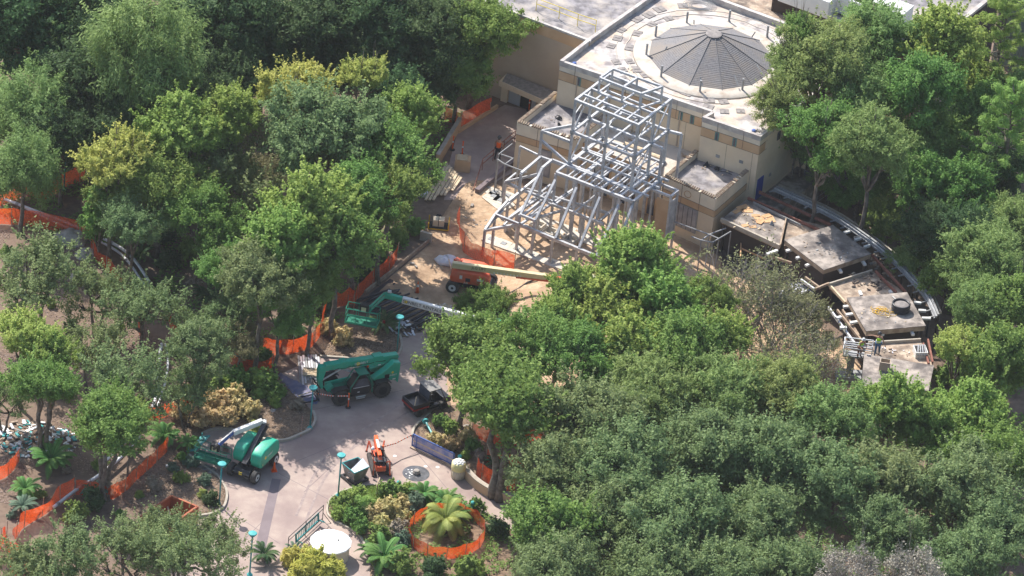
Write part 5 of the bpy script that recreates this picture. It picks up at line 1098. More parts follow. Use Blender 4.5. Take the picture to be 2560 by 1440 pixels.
# ------------------------------------------------------------------ orange net fences
def net(label, pts, h=1.1, sag=.15, every=1.9, seed=0, closed=False, flop=0.0):
    h = h*1.15; t = thing('safety_net', label, 'net fence', P(*pts[0])); r_ = random.Random(seed+len(pts)*7)
    c = smooth_poly(pts, 6, closed); c = [P(x,y) for x,y in c]
    if closed: c.append(c[0])
    S = [c[0]]; 
    for a, b in zip(c, c[1:]):
        n = max(1, int((b-a).length/.25))
        for k in range(1, n+1): S.append(lerp(a,b,k/n))
    mb = MB(); m = len(S); rows = 5
    for i, q in enumerate(S):
        d = (S[min(i+1,m-1)]-S[max(i-1,0)]).normalized(); nn = Vector((-d.y,d.x,0))
        top = h*(1 - sag*abs(math.sin(i*.25*PI/every))) + .08*noise.noise(Vector((i*.35,seed,0)))
        for j in range(rows+1):
            f = j/rows; off = nn*(.10*noise.noise(Vector((i*.3, j*.8, seed+3))) + flop*f*f*noise.noise(Vector((i*.12,0,seed+9)))*1.6)
            mb.v.append(tuple(q+off+Vector((0,0,.03+top*f))))
    for i in range(m-1):
        for j in range(rows): mb.f.append((i*(rows+1)+j, (i+1)*(rows+1)+j, (i+1)*(rows+1)+j+1, i*(rows+1)+j+1))
    mb.build('net', 'orange_net', t, smooth=True); acc = 0
    for i in range(m):
        if i % max(1, int(every/.25)) == 0 or i == m-1:
            v = MB(); q = S[i]; v.tube([q, q+Vector((r_.uniform(-.06,.06), r_.uniform(-.06,.06), h*1.12))], .03, 5); v.build('stake', 'joist', t)
    return t
net('orange net along the low wall beside the shaded service path', [(1150,324),(1185,302),(1225,282)], 1.25, .05, 2.2, 1)
net('short shaded orange net behind the low wall at the top of the service path', [(1110,300),(1150,318)], 1.1, .1, 1.5, 2)
net('torn leaning orange net on the sand in front of the steel frame', [(1147,560),(1152,600),(1160,632),(1190,652),(1235,668),(1285,678)], 1.35, .15, 3.2, 3, flop=.5)
net('orange net running along the retaining wall above the black pipes', [(992,650),(978,672),(955,692),(920,722),(892,752),(884,780)], 1.2, .1, 2.0, 4)
net('crumpled orange net behind the green lift basket', [(835,770),(860,765),(885,760)], 1.4, .3, 2.0, 5)
net('orange net curving past the trunk left of the telehandler', [(815,785),(806,812),(798,845),(776,872),(730,887),(692,889),(655,885)], 1.25, .1, 1.7, 6)
net('short orange net ending at the steel sheets left of the telehandler', [(694,905),(680,928),(640,938),(600,925),(570,905)], 1.15, .15, 1.6, 7)
net('long orange net at the left edge below the pair of white pipes', [(-30,560),(20,562),(75,567),(150,581),(225,602)], 1.25, .05, 1.8, 8)
net('orange net in the shade at the far left behind the white pipes', [(60,480),(110,500),(160,470),(212,452)], 1.4, .2, 2.0, 9)
net('upper far-left orange net in deep shade', [(-20,520),(30,505),(80,470),(110,440)], 1.1, .2, 2.0, 19)
net('orange net dropping down the slope beside the white pipes', [(226,604),(230,640),(255,668),(290,700),(310,730)], 1.1, .2, 1.8, 10, flop=.6)
net('piece of orange net showing low on the slope beside the white pipes', [(345,820),(352,860),(350,910)], 1.1, .2, 1.8, 11)
net('orange net on the slope near the tan tree', [(420,800),(440,850),(470,880)], 1.0, .2, 1.8, 12)
net('orange net behind the variegated shrubs on the left', [(315,1045),(355,1052),(400,1050),(445,1032),(488,1022)], 1.15, .15, 1.6, 13)
net('long orange net running down the lower left bed', [(418,1130),(392,1158),(366,1182),(340,1205),(312,1232),(268,1252),(225,1240),(188,1238)], 1.15, .1, 1.7, 14)
net('bulging orange net at the lower left continuing past the sago palms', [(185,1238),(150,1262),(105,1292),(60,1320),(40,1350),(42,1380)], 1.3, .15, 1.7, 15, flop=.6)
net('small orange net at the left edge below the debris pile', [(-10,1205),(20,1190),(48,1155)], 1.1, .1, 1.7, 16)
net('heaped orange net at the bottom left edge', [(-20,1400),(0,1375),(15,1360),(20,1420),(40,1440),(70,1425)], 1.5, .2, 1.7, 17, flop=.7)
net('orange net behind the curved tan wall', [(1190,1190),(1200,1205),(1222,1218),(1250,1228),(1286,1238)], 1.35, .02, 1.9, 18)
net('orange net among the trunks of the forked oak', [(1180,1090),(1215,1108),(1260,1118),(1310,1112),(1355,1098)], 1.15, .15, 1.8, 20)
net('orange net behind the dark forked oak trunks', [(1215,1160),(1260,1168),(1300,1180),(1350,1160)], 1.1, .25, 1.8, 21)
net('ring of orange net around the large feather palm', [(1115+95*math.cos(k*PI/6), 1345+56*math.sin(k*PI/6)) for k in range(12)], 1.0, .12, 1.6, 22, closed=True)
# ------------------------------------------------------------------ lamps, bollards
def make_lamp(h=3.45):
    t = thing('lamp_post', '-', 'lamp', rot=0, group='teal disc-topped lamp posts')
    v = MB(); v.tube([(0,0,0),(0,0,h-.12)], .055, 8); v.build('pole','teal_paint',t,smooth=True)
    v = MB(); v.lathe([(.20,0),(.20,.05),(.12,.12),(.075,.22)], 12); v.build('base','teal_light',t)
    v = MB(); v.lathe([(.06,-.32),(.20,-.16),(.27,-.06),(.27,-.02)], 16, (0,0,h)); v.build('funnel','teal_paint',t,smooth=True)
    v = MB(); v.lathe([(.30,0),(.31,.03),(.28,.07),(.05,.09)], 20, (0,0,h-.02)); v.build('lamp_disc','teal_light',t)
    return t
lampo = make_lamp()
for k, (x, y, lab) in enumerate(((548,1262,'beside the front lift basket'),(775,1070,'on the kerb in front of the telehandler'),(845,1240,'beside the grey hopper and planter island'),(991,892,'behind the telehandler'),(624,1437,'at the bottom edge below the dark strip'),(160,475,'in deep shade at the far left'))):
    o = lampo if k == 0 else copy_tree(lampo); o.location = P(x,y,.1 if k in (1,2) else 0); tag(o, 'teal lamp post with round disc top ' + lab)
def bollard(x, y, lab):
    t = thing('bollard', lab, 'bollard', P(x,y), rot=0, group='teal bollards'); v = MB(); v.tube([(0,0,0),(0,0,.78)], .11, 10); v.build('post','teal_paint',t,smooth=True)
    v = MB(); v.lathe([(.12,.80),(.16,.84),(.16,.95),(.08,1.02)], 10); v.build('cap','teal_light',t)
bollard(995,1232,'teal bollard at the top edge of the planter island'); bollard(1180,1283,'teal bollard right of the palm ring'); bollard(1147,1167,'teal bollard just behind the cream bin')
t = thing('fallen_post','bright teal lamp post lying on the bed behind the blue barrier','post',P(1063,1052))
a,b = P(1063,1052,.5),P(1093,1108,.3); v = MB(); v.tube([a,b],.075,8); v.build('pole','teal_light',t); v = MB(); d=(b-a).normalized(); v.tube([a-d*.03,a+d*.1],.22,10); v.build('flange','teal_light',t)
# ------------------------------------------------------------------ wheels etc
def wheel(t, x, y, r, wd, rim='rim_white', side=1, name='wheel', rimr=.55, tread=True):
    v = MB(); v.ydisc((x,y,r), r, wd, 28); w_ = v.build(name, 'rubber', t, smooth=False)
    v = MB(); v.ydisc((x,y+side*wd*.02,r), r*rimr, wd*1.04, 20, [(r*rimr,-wd/2*1.03),(r*rimr,wd/2*1.03)]); v.build('rim', rim, w_)
    v = MB(); v.ydisc((x,y,r), r*.2, wd*1.2, 10, [(r*.2,-wd*.56),(r*.2,wd*.56)]); v.build('hub', 'dark', w_)
    if tread:
        v = MB()
        for k in range(22):
            a = 2*PI*k/22
            for s in (-1,1):
                a2 = a+(.14 if s > 0 else 0); c_, s_ = math.cos(a2), math.sin(a2); R_ = r*1.0; 
                p0 = Vector((x+c_*R_, y+s*.04*wd, r+s_*R_)); p1 = Vector((x+math.cos(a2+.12)*R_, y+s*.46*wd, r+math.sin(a2+.12)*R_)); v.beam(p0,p1,.05*r*1.4,.06*r,up=(c_,0,s_))
        v.build('tread','rubber_tread',w_)
def LOC(t, p):
    a = -t.rotation_euler[2]; d = Vector(p)-t.location; return Vector((d.x*math.cos(a)-d.y*math.sin(a), d.x*math.sin(a)+d.y*math.cos(a), d.z))
# telehandler
hd = ang((950,992),(853,1011)); gl = (P(950,992)+P(853,1011))/2; left = Vector((-math.sin(hd), math.cos(hd), 0)); ctr_ = gl - left*.98
t = thing('telehandler','large green telehandler parked beside the steel sheets with its boom lowered','telehandler',(ctr_.x,ctr_.y,0),rot=hd)
for x in (1.6,-1.6):
    for s in (-1,1): wheel(t, x, s*.98, .64, .42, 'dark', s, rimr=.52)
v = MB(); v.sidepoly([(-1.9,.55),(2.0,.55),(2.15,.8),(1.9,1.05),(.8,1.0),(-.8,1.0),(-1.9,1.1)], -.42,.42); v.build('chassis','green_deep',t,bevel=.03)
v = MB(); v.sidepoly([(-1.75,1.32),(-2.75,1.0),(-2.95,.75),(-3.0,1.5),(-3.05,2.45),(-2.5,2.6),(-1.9,2.1),(-.9,1.5),(-1.1,1.32)], .28,.78); v.build('engine_cover','green_paint',t,bevel=.05)
v = MB(); v.sidepoly([(-1.3,1.3),(-2.9,.8),(-3.0,1.5),(-3.0,1.9),(-1.2,1.6)], -1.0,-.35); v.build('side_cover','green_paint',t,bevel=.05)
v = MB(); v.sidepoly([(-.7,1.05),(-.7,1.25),(-.35,2.0),(.4,2.02),(.85,1.3),(.85,.6),(-.5,.6)], .25,1.12); v.build('cab','black_paint',t,bevel=.03)
v = MB()
for y in (.22,1.15):
    v.tube([(-.75,y,.7),(-.72,y,1.5),(-.4,y,2.35),(.35,y,2.37),(.95,y,1.4),(.98,y,.7)], .045, 6)
v.tube([(-.4,.22,2.35),(-.4,1.15,2.35)],.04,6); v.tube([(.35,.22,2.37),(.35,1.15,2.37)],.04,6)
v.build('roll_cage','green_deep',t)
v = MB(); v.box(-.4,.25,2.30,.34,1.12,2.36); v.build('cab_roof','green_deep',t)
v = MB(); v.sidepoly([(-.45,1.35),(-.3,1.95),(.32,1.95),(.62,1.35)],1.125,1.135); v.build('cab_window','glass_dark',t)
v = MB(); v.beam((-.5,1.14,1.3),(.75,1.14,1.3),.03,.05); v.build('cab_trim','steel_galv',t)
v = MB(); v.box(-.35,.5,1.1,.05,.9,1.35); v.box(-.4,.5,1.3,-.25,.9,1.75); v.build('seat','dark',t)
v = MB(); v.box(-.25,1.13,.5,.5,1.22,.55); v.box(-.2,1.13,.35,.45,1.2,.38); v.build('step','white_paint',t)
v = MB(); v.sidepoly([(-3.1,2.15),(-3.12,2.75),(1.6,3.0),(2.55,3.02),(2.6,2.5),(1.6,2.48)], -.32,.16); boom = v.build('boom','green_paint',t,bevel=.03)
v = MB(); v.box(.9,-.36,2.42,1.35,.20,3.04); v.build('boom_collar','green_paint',boom,bevel=.02)
v = MB(); v.box(-1.9,-.36,2.2,-1.2,.2,2.95); v.build('boom_collar','green_paint',boom,bevel=.02)
v = MB(); v.sidepoly([(2.4,2.9),(2.95,2.95),(3.05,2.6),(3.0,1.6),(2.85,1.05),(2.6,1.05),(2.7,1.7),(2.5,2.45)], -.3,.14); v.build('boom_head','green_paint',t,bevel=.03)
v = MB(); v.tube([(1.2,-.08,2.3),(2.75,-.08,1.6)],.06,8); v.tube([(-.6,-.08,1.3),(1.3,-.08,2.4)],.08,8); v.build('cylinder','steel_galv',t)
v = MB(); v.beam((-.2,-.3,1.2),(2.3,-.3,1.1),.14,.25); v.beam((1.9,.1,1.2),(2.4,.1,.9),.5,.3); v.build('front_frame','green_paint',t)
for s in (-1,1):
    v = MB(); v.sidepoly([(1.0,1.30),(1.2,1.42),(2.0,1.42),(2.3,1.25),(2.3,1.2),(2.0,1.36),(1.2,1.36),(1.05,1.25)], s*.98-.25, s*.98+.25); v.build('fender','black_paint',t)
    v = MB(); v.sidepoly([(-2.2,1.25),(-2.0,1.42),(-1.2,1.42),(-1.0,1.28),(-1.0,1.22),(-1.2,1.36),(-2.0,1.36),(-2.2,1.18)], s*.98-.25, s*.98+.25); v.build('fender','black_paint',t)
v = MB()
for y in (-.65,-.4,-.15,.1,.35,.6): v.beam((3.12,y,.35),(3.12,y,1.55),.04,.04)
for z in (.4,.95,1.5): v.beam((3.1,-.68,z),(3.1,.63,z),.06,.07)
cr_ = v.build('fork_carriage','black_paint',t)
for s in (-.4,.35):
    v = MB(); v.beam((3.12,s,.3),(4.2,s,.27),.11,.05); v.beam((3.16,s,.3),(3.16,s,1.0),.1,.05); v.build('fork','black_paint',cr_)
v = MB(); v.tube([(-.1,1.13,2.2),(.0,1.3,2.25)],.02,5); v.box(-.05,1.28,2.15,.05,1.33,2.4); v.build('mirror','black_paint',t)
v = MB(); v.ydisc((-1.0+.0,.165,2.62),.15,.02,20,[(.15,-.01),(.15,.01)]); v.build('sun_logo','gold_label',t)
text('SUNBELT', .26, 'white_paint', t, (-.22+.55*0-.0,.17,2.64), (R(90),0,R(180)), .006, 'lettering')
t_ = [o for o in t.children if o.name.startswith('sun_logo')][0]; t_.location.x = 1.02
text('SUNBELT', .16, 'white_paint', t, (-2.45,.79,1.55), (R(90),0,R(180)), .004); v = MB(); v.ydisc((-2.45,.787,1.78),.09,.01,16,[(.09,-.006),(.09,.006)]); v.build('sun_logo','gold_label',t)
v = MB(); v.lathe([(.07,0),(.07,.12),(.03,.15)],10,(-.9,-.1,2.0)); v.build('beacon','orange_bright',t)
# platform basket (local: long axis y, x forward from boom)
def basket(t, c, ang_, L=2.4, Wd=.9, m='green_paint', h=1.1, kick=True):
    """railed basket; c = floor centre in local coordinates"""
    ca_, sa_ = math.cos(ang_), math.sin(ang_)
    def q(x, y, z): return (c[0]+x*ca_-y*sa_, c[1]+x*sa_+y*ca_, c[2]+z)
    v = MB(); v.add([q(-L/2,-Wd/2,0),q(L/2,-Wd/2,0),q(L/2,Wd/2,0),q(-L/2,Wd/2,0),q(-L/2,-Wd/2,.06),q(L/2,-Wd/2,.06),q(L/2,Wd/2,.06),q(-L/2,Wd/2,.06)], [(3,2,1,0),(4,5,6,7),(0,1,5,4),(1,2,6,5),(2,3,7,6),(3,0,4,7)]); f = v.build('platform_floor','green_deep',t)
    cs = [(-L/2,-Wd/2),(L/2,-Wd/2),(L/2,Wd/2),(-L/2,Wd/2)]
    for z in (h, h*.55):
        v = MB(); v.tube([q(x,y,z) for x,y in cs+cs[:1]], .025, 6); v.build('platform_rail', m, t)
    v = MB()
    for i in range(4):
        a, b = cs[i], cs[(i+1)%4]; v.beam(q(a[0],a[1],.12), q(b[0],b[1],.12), .02, .14)
    v.build('toe_board', m, t)
    for x, y in cs+[(-L/6,-Wd/2),(L/6,-Wd/2),(-L/6,Wd/2),(L/6,Wd/2)]:
        v = MB(); v.tube([q(x,y,0), q(x,y,h)], .025, 6); v.build('platform_post', m, t)
    v = MB(); b0 = q(0,Wd/2-.05,h*.9); v.add([q(-.3,Wd/2-.25,h*.55),q(.3,Wd/2-.25,h*.55),q(.3,Wd/2+.1,h*.55),q(-.3,Wd/2+.1,h*.55),q(-.3,Wd/2-.25,h+.05),q(.3,Wd/2-.25,h+.05),q(.3,Wd/2+.1,h+.15),q(-.3,Wd/2+.1,h+.15)], [(3,2,1,0),(4,5,6,7),(0,1,5,4),(1,2,6,5),(2,3,7,6),(3,0,4,7)]); v.build('control_box','black_paint',t)
    v = MB(); v.add([q(-.18,Wd/2-.262,h*.6),q(.18,Wd/2-.262,h*.6),q(.18,Wd/2-.262,h*.92),q(-.18,Wd/2-.262,h*.92)],[(0,1,2,3)]); v.build('label_plate','trash_cream',t)
def chassis(t, L=2.7, Wt=2.1, r=.48, wd=.36):
    for x in (-L/2,L/2):
        for s in (-1,1): wheel(t, x, s*(Wt/2-.12), r, wd, 'rim_white', s, rimr=.55, tread=False)
    v = MB(); v.sidepoly([(-L/2-.3,.4),(L/2+.35,.4),(L/2+.45,.62),(L/2+.2,.9),(-L/2-.1,.9),(-L/2-.4,.62)], -.62,.62); v.build('chassis','black_paint',t,bevel=.04)
    for x in (-L/2,L/2): v = MB(); v.tube([(x,-Wt/2+.1,r),(x,Wt/2-.1,r)],.1,8); v.build('axle','dark',t)
    v = MB(); v.tube([(L/2+.5,-.7,.5),(L/2+.5,.7,.5)],.03,6); v.tube([(L/2+.5,-.7,.75),(L/2+.5,.7,.75)],.03,6); v.build('front_bar','black_paint',t)
def lobe(t, x0, x1, y0, y1, z0, z1, m, name='turret_cover', rnd=.3):
    v = MB(); L = x1-x0; v.sidepoly([(x0,z0+.3*(z1-z0)),(x0+.04*L,z0),(x1-.06*L,z0),(x1,z0+.35*(z1-z0)),(x1-.05*L,z0+.8*(z1-z0)),(x1-.22*L,z1),(x0+.2*L,z1),(x0+.04*L,z0+.78*(z1-z0))], y0, y1)
    o = v.build(name, m, t, bevel=.12); o.modifiers['bevel'].segments = 4; 
    for p_ in o.data.polygons: p_.use_smooth = True
    return o
for k in range(5): v = MB(); x0 = 2.3-.9*k; v.tube([(x0,.19,2.55),(x0-.4,.22,2.5),(x0-.8,.19,2.6-.03*k)],.02,5); v.build('hose','dark',t)
for p_,s_ in (((-2.6,.79,1.2),.12),((-1.6,.30,2.3),.1),((.3,1.135,.9),.08)): v = MB(); v.box(p_[0]-s_,p_[1]-.004,p_[2]-s_*.4,p_[0]+s_,p_[1]+.004,p_[2]+s_*.4); v.build('decal','white_paint',t)
v = MB(); v.box(-2.2,.785,1.35,-1.85,.80,1.7); v.build('grille','dark',t)
# front green lift
hd = ang((678,1150+14),(637,1191+14)); cc_ = (P(569,1188)+P(637,1207)+P(678,1165))/3; c2_ = P(637,1207)*.0
fw = Vector((math.cos(hd), math.sin(hd), 0)); lf = Vector((-fw.y, fw.x, 0)); pr = P(637,1207); ctr_ = pr + lf*-.93*(-1)*(-1)
# heading points towards the camera, so the machine's left is at picture right
ctr_ = pr - lf*.93 - fw*1.35
t = thing('boom_lift','green boom lift with folded black riser standing on the plaza by an orange cone','boom lift',(ctr_.x,ctr_.y,0),rot=hd); chassis(t)
lobe(t,-1.75,1.05,.27,1.12,.92,2.2,'green_paint'); lobe(t,-1.6,1.05,-1.12,-.27,.92,2.25,'green_paint')
v = MB(); v.box(-1.3,-.3,.85,1.1,.3,1.15); v.build('turntable','black_paint',t)
el = LOC(t, P(655,1052,3.1)); el = Vector((-1.75, el.y*.3, 3.0)); 
v = MB(); v.beam((1.35,0,1.15),(el.x+.1,el.y,el.z-.35),.42,.32); v.build('riser','black_paint',t,bevel=.03)
v = MB(); v.beam((1.0,0,1.35),(el.x+.2,el.y,el.z-.05),.30,.22); v.tube([(1.3,.17,1.35),(el.x,.17,el.z-.1)],.02,5); v.tube([(1.3,-.17,1.35),(el.x,-.17,el.z-.1)],.02,5); v.build('upper_riser','black_plastic',t,bevel=.02)
e0 = LOC(t, P(656,1053,3.05)); e1 = LOC(t, P(583,1082,2.75)); e2 = LOC(t, P(548,1112,2.0)); 
v = MB(); v.beam(e0, e1, .30, .36); v.build('boom','white_paint',t,bevel=.03)
v = MB(); v.beam(e0+Vector((0,0,-.1)), Vector((el.x+.1,el.y,el.z-.15)), .4,.42); v.build('elbow','white_paint',t,bevel=.05)
v = MB(); v.beam(e1+Vector((0,0,.05)), e2, .16, .2); v.build('jib','blue_paint',t); v = MB(); v.beam(e1+Vector((0,0,.2)), e2+Vector((0,0,.2)), .1, .06); v.build('jib_link','white_paint',t)
m_ = (e0+e1)/2; dv = (e1-e0); ta = math.atan2(dv.y,dv.x)
cb = LOC(t, P(531,1150,.75)); ba_ = R(-18)-hd
basket(t, cb, ba_, 2.4, .9, 'green_deep', 1.05); v = MB(); v.beam(e2, (cb.x+.0,cb.y,cb.z+.9), .15,.15); v.build('jib_head','black_paint',t)
v = MB(); ca_, sa_ = math.cos(ba_), math.sin(ba_); F_ = lambda x,y,z: (cb.x+x*ca_-y*sa_, cb.y+x*sa_+y*ca_, cb.z+z)
text('SUNBELT', .2, 'white_paint', t, (-.3,1.13,1.55), (R(90),0,R(180)), .004); v = MB(); v.ydisc((.35,1.125,1.6),.12,.01,16,[(.12,-.008),(.12,.008)]); v.build('sun_logo','gold_label',t)
text('SC', .2, 'cream_paint', t, (.7,1.13,1.2), (R(90),0,R(180)), .004)
v = MB(); v.box(1.83,-.12,.6,1.85,.12,.82); v.build('warning_label','gold_label',t)
# centre green lift, mostly behind the leaves
ctr_ = P(1215,872); t = thing('boom_lift','green and white boom lift stretched over the black pipes, its chassis hidden behind leaves','boom lift',(ctr_.x,ctr_.y,0),rot=R(172)); chassis(t)
lobe(t,-1.5,1.3,.27,1.1,.92,2.1,'green_paint'); lobe(t,-1.5,1.3,-1.1,-.27,.92,2.1,'green_paint')
b0 = LOC(t,P(1235,812,2.3)); b1 = LOC(t,P(1006,749,3.05)); b2 = LOC(t,P(962,737,3.2)); b3 = LOC(t,P(924,770,2.4))
v = MB(); v.beam(b0,b1,.34,.5); bo = v.build('boom','white_paint',t,bevel=.03)
v = MB(); v.beam(b1,b2,.30,.42); v.build('boom_tip','green_paint',t,bevel=.03)
for o_ in (-.18,.18): v = MB(); v.beam(b2+Vector((0,0,o_)), b3+Vector((.0,0,o_-.1)), .12,.12); v.build('jib','green_paint',t)
v = MB(); v.tube([b2+Vector((-.2,0,.35)), b2+Vector((-.45,0,.35))],.12,8); v.build('cap','white_paint',t)
basket(t, LOC(t,P(905,806,1.3)), R(-8)-R(172), 2.35, .95, 'green_paint', 1.25)
dv = b0-b1; ta = math.atan2(dv.y,dv.x); dn = Vector((math.sin(ta),-math.cos(ta),0)); lb_ = lerp(b1,b0,.22); tilt = math.atan2(dv.z, Vector((dv.x,dv.y)).length)
world_a = ta  # text faces the camera side
side = 1 if (dn.x*math.cos(R(172))-dn.y*math.sin(R(172)))*0 + (dn.x*math.sin(R(172))+dn.y*math.cos(R(172))) < 0 else -1
q = lb_ + dn*side*.178; text('SUNBELT RENTALS', .34, 'black_paint', t, q, Matrix.Rotation(ta,3,'Z').to_4x4().to_euler() if False else (R(90), -tilt*0, ta), .006)
tx = [o for o in t.children if o.name.startswith('lettering')][-1]
mm = Matrix.Rotation(ta,4,'Z') @ Matrix.Rotation(-tilt,4,'Y') @ Matrix.Rotation(R(90),4,'X'); tx.rotation_euler = mm.to_euler()
q = lerp(b1,b0,.045)+dn*side*.178; v = MB(); v.lathe([(.13,-.004),(.13,.004)],16); lg = v.build('sun_logo','gold_label',t); lg.location = q; lg.rotation_euler = mm.to_euler()
# orange-red lift
bdir = R(-7.7); c0_ = P(1178,722,0); t = thing('boom_lift','orange-red boom lift with long cream boom standing on the sand','boom lift',(c0_.x,c0_.y,0),rot=bdir)
chassis(t, 2.5, 2.1, .5, .38)
lobe(t,-1.55,1.45,-1.0,-.1,.95,1.95,'orange_paint'); lobe(t,-1.5,1.2,.35,1.0,.95,1.9,'orange_paint')
v = MB(); v.box(-.35,-1.012,1.2,.0,-1.0,1.5); v.build('vent','black_plastic',t); v = MB(); v.box(-.8,-1.01,1.35,-.6,-1.0,1.65); v.box(.5,-1.01,1.4,1.0,-1.0,1.6); v.build('label_plate','white_paint',t)
a_, b_ = LOC(t,P(1131,661,2.25)), LOC(t,P(1366,693,2.25)); v = MB(); v.beam(a_,b_,.36,.46); v.build('boom','cream_paint',t,bevel=.03)
dv = (b_-a_).normalized(); ta = math.atan2(dv.y,dv.x)
v = MB(); v.beam(b_-dv*2.2+Vector((0,-.12,-.25)), b_+dv*.3+Vector((0,-.12,-.2)), .18,.14); v.build('boom_link','orange_paint',t); 
v = MB(); v.beam(b_-dv*.2, b_+dv*1.7, .24,.28); v.build('inner_boom','orange_paint',t)
v = MB(); 
for k in range(9): q = lerp(a_,b_,.45+.035*k)+Vector((math.sin(ta),-math.cos(ta),0))*.185; v.box(q.x-.05,q.y-.01,q.z-.2,q.x+.05,q.y+.01,q.z-.05)
v.build('scale_marks','white_paint',t)
q = lerp(a_,b_,.285)+Vector((math.sin(ta),-math.cos(ta),0))*.186+Vector((0,0,.05)); text('JLG LIFT', .3, 'black_paint', t, q, (R(90),0,ta), .006)
text('JLG', .2, 'white_paint', t, (-.1-.75+.55,-1.0,1.08), (R(90),0,0), .008)
v = MB(); v.beam((-1.3,.2,1.0),(-1.2,.2,2.2),.4,.5); v.build('boom_pivot','orange_paint',t)
pf = LOC(t,P(1435,716,.9)); basket(t, pf, R(80), 1.8, .8, 'orange_paint', 1.05)
# utility cart
hd = ang((1015,1020),(1060,1006)); ctr_ = P(1062,1020); t = thing('utility_cart','black and red utility cart with open cargo bed parked on the plaza','utility cart',(ctr_.x,ctr_.y,0),rot=hd)
for x in (-1.0,1.05):
    for s in (-1,1): wheel(t, x, s*.68, .34, .27, 'dark', s, tread=False)
v = MB(); v.box(-1.45,-.45,.32,1.55,.45,.6); v.build('frame','black_paint',t,bevel=.03)
v = MB(); v.box(-1.5,-.76,.72,-.2,.76,.78); v.box(-1.5,-.76,.78,-1.44,.76,1.08); v.box(-.26,-.76,.78,-.2,.76,1.08); v.box(-1.44,-.76,.78,-.26,-.70,1.08); v.box(-1.44,.70,.78,-.26,.76,1.08); v.build('cargo_bed','black_plastic',t,bevel=.015)
for s in (-1,1): v = MB(); v.box(-1.5,s*.775-.015,.62,-.2,s*.775+.015,.74); v.build('side_trim','red_paint',t)
v = MB(); v.box(-1.53,-.76,.64,-1.505,.76,.78); v.build('tailgate','red_paint',t); v = MB(); v.sidepoly([(1.0,.5),(1.75,.5),(1.7,.85),(1.0,1.02)],-.7,.7); v.build('hood','black_paint',t,bevel=.03)
v = MB(); v.box(-.2,-.72,.35,1.0,.72,.6); v.build('floor','black_paint',t)
v = MB()
for s in (-.66,.66): v.tube([(-.15,s,.6),(-.1,s,1.8),(.75,s,1.85),(1.15,s,1.0)],.035,6)
v.build('roll_cage','black_paint',t)
v = MB(); v.box(-.2,-.72,1.85,.85,.72,1.9); v.build('roof','hopper',t,bevel=.02)
v = MB(); v.box(-.16,-.64,.8,-.13,.64,1.8); v.build('rear_screen','glass_dark',t)
v = MB(); v.box(.0,-.55,.6,.4,.55,.85); v.box(-.1,-.55,.85,.05,.55,1.3); v.build('seat','dark',t)
v = MB(); v.tube([(-1.2,-.4,.8),(-.6,.3,.95)],.04,6); v.build('handle','lumber',t)
# small orange machine
hd = ang((938,1120),(955,1185)); ctr_ = P(945,1165); t = thing('mini_crane','small orange tracked machine with black hoses beside the grey hopper','compact lift',(ctr_.x,ctr_.y,0),rot=hd)
for s in (-1,1):
    v = MB(); v.sidepoly([(-1.25,.2),(-1.1,.02),(1.1,.02),(1.3,.22),(1.1,.42),(-1.1,.42)], s*.5-.13, s*.5+.13); v.build('track','rubber',t,bevel=.03)
v = MB(); v.box(-1.2,-.34,.35,1.2,.34,.75); v.build('body','orange_paint',t,bevel=.05)
v = MB(); v.beam((-1.7,0,1.35),(.4,0,1.1),.26,.24); bo = v.build('boom','orange_bright',t,bevel=.02); v = MB(); v.box(-1.2,-.09,1.42,-.2,.09,1.435); v.build('label_plate','white_paint',bo)
v = MB(); v.beam((-1.75,0,1.0),(-1.1,0,.7),.2,.3); v.beam((.4,0,1.0),(.7,0,.7),.3,.4); v.build('boom_bracket','orange_paint',t)
for k in range(4):
    sx, sy = (1 if k < 2 else -1), (1 if k % 2 else -1); v = MB(); v.beam((sx*.6,sy*.3,.7),(sx*1.25,sy*.55,1.25),.1,.1); v.beam((sx*1.25,sy*.55,1.25),(sx*1.5,sy*.6,.25),.08,.08); v.build('outrigger','orange_paint',t); v = MB(); v.lathe([(.1,.2),(.1,.26)],8,(sx*1.5,sy*.6,0)); v.build('foot','dark',t)
v = MB()
for k in range(16): x0 = rg.uniform(-.6,1.2); y0 = rg.uniform(-.45,.45); v.tube([(x0,y0,.7),(x0+rg.uniform(-.3,.3),y0+rg.uniform(-.2,.2),1.05+rg.uniform(0,.25)),(x0+rg.uniform(-.4,.4),y0+rg.uniform(-.2,.2),.75)],.035,5)
v.build('hoses','black_plastic',t); v = MB(); v.box(.3,-.42,.75,.9,.42,1.0); v.build('engine','black_paint',t,bevel=.03); v = MB(); v.box(-.9,.1,.75,-.4,.4,1.1); v.build('battery_box','black_paint',t,bevel=.03)
v = MB(); v.lathe([(.02,.0),(.12,.04),(.15,.14),(.08,.24),(.01,.27)],12,(-.4,-.38,1.1)); v.build('drum','white_cap',t,smooth=True)
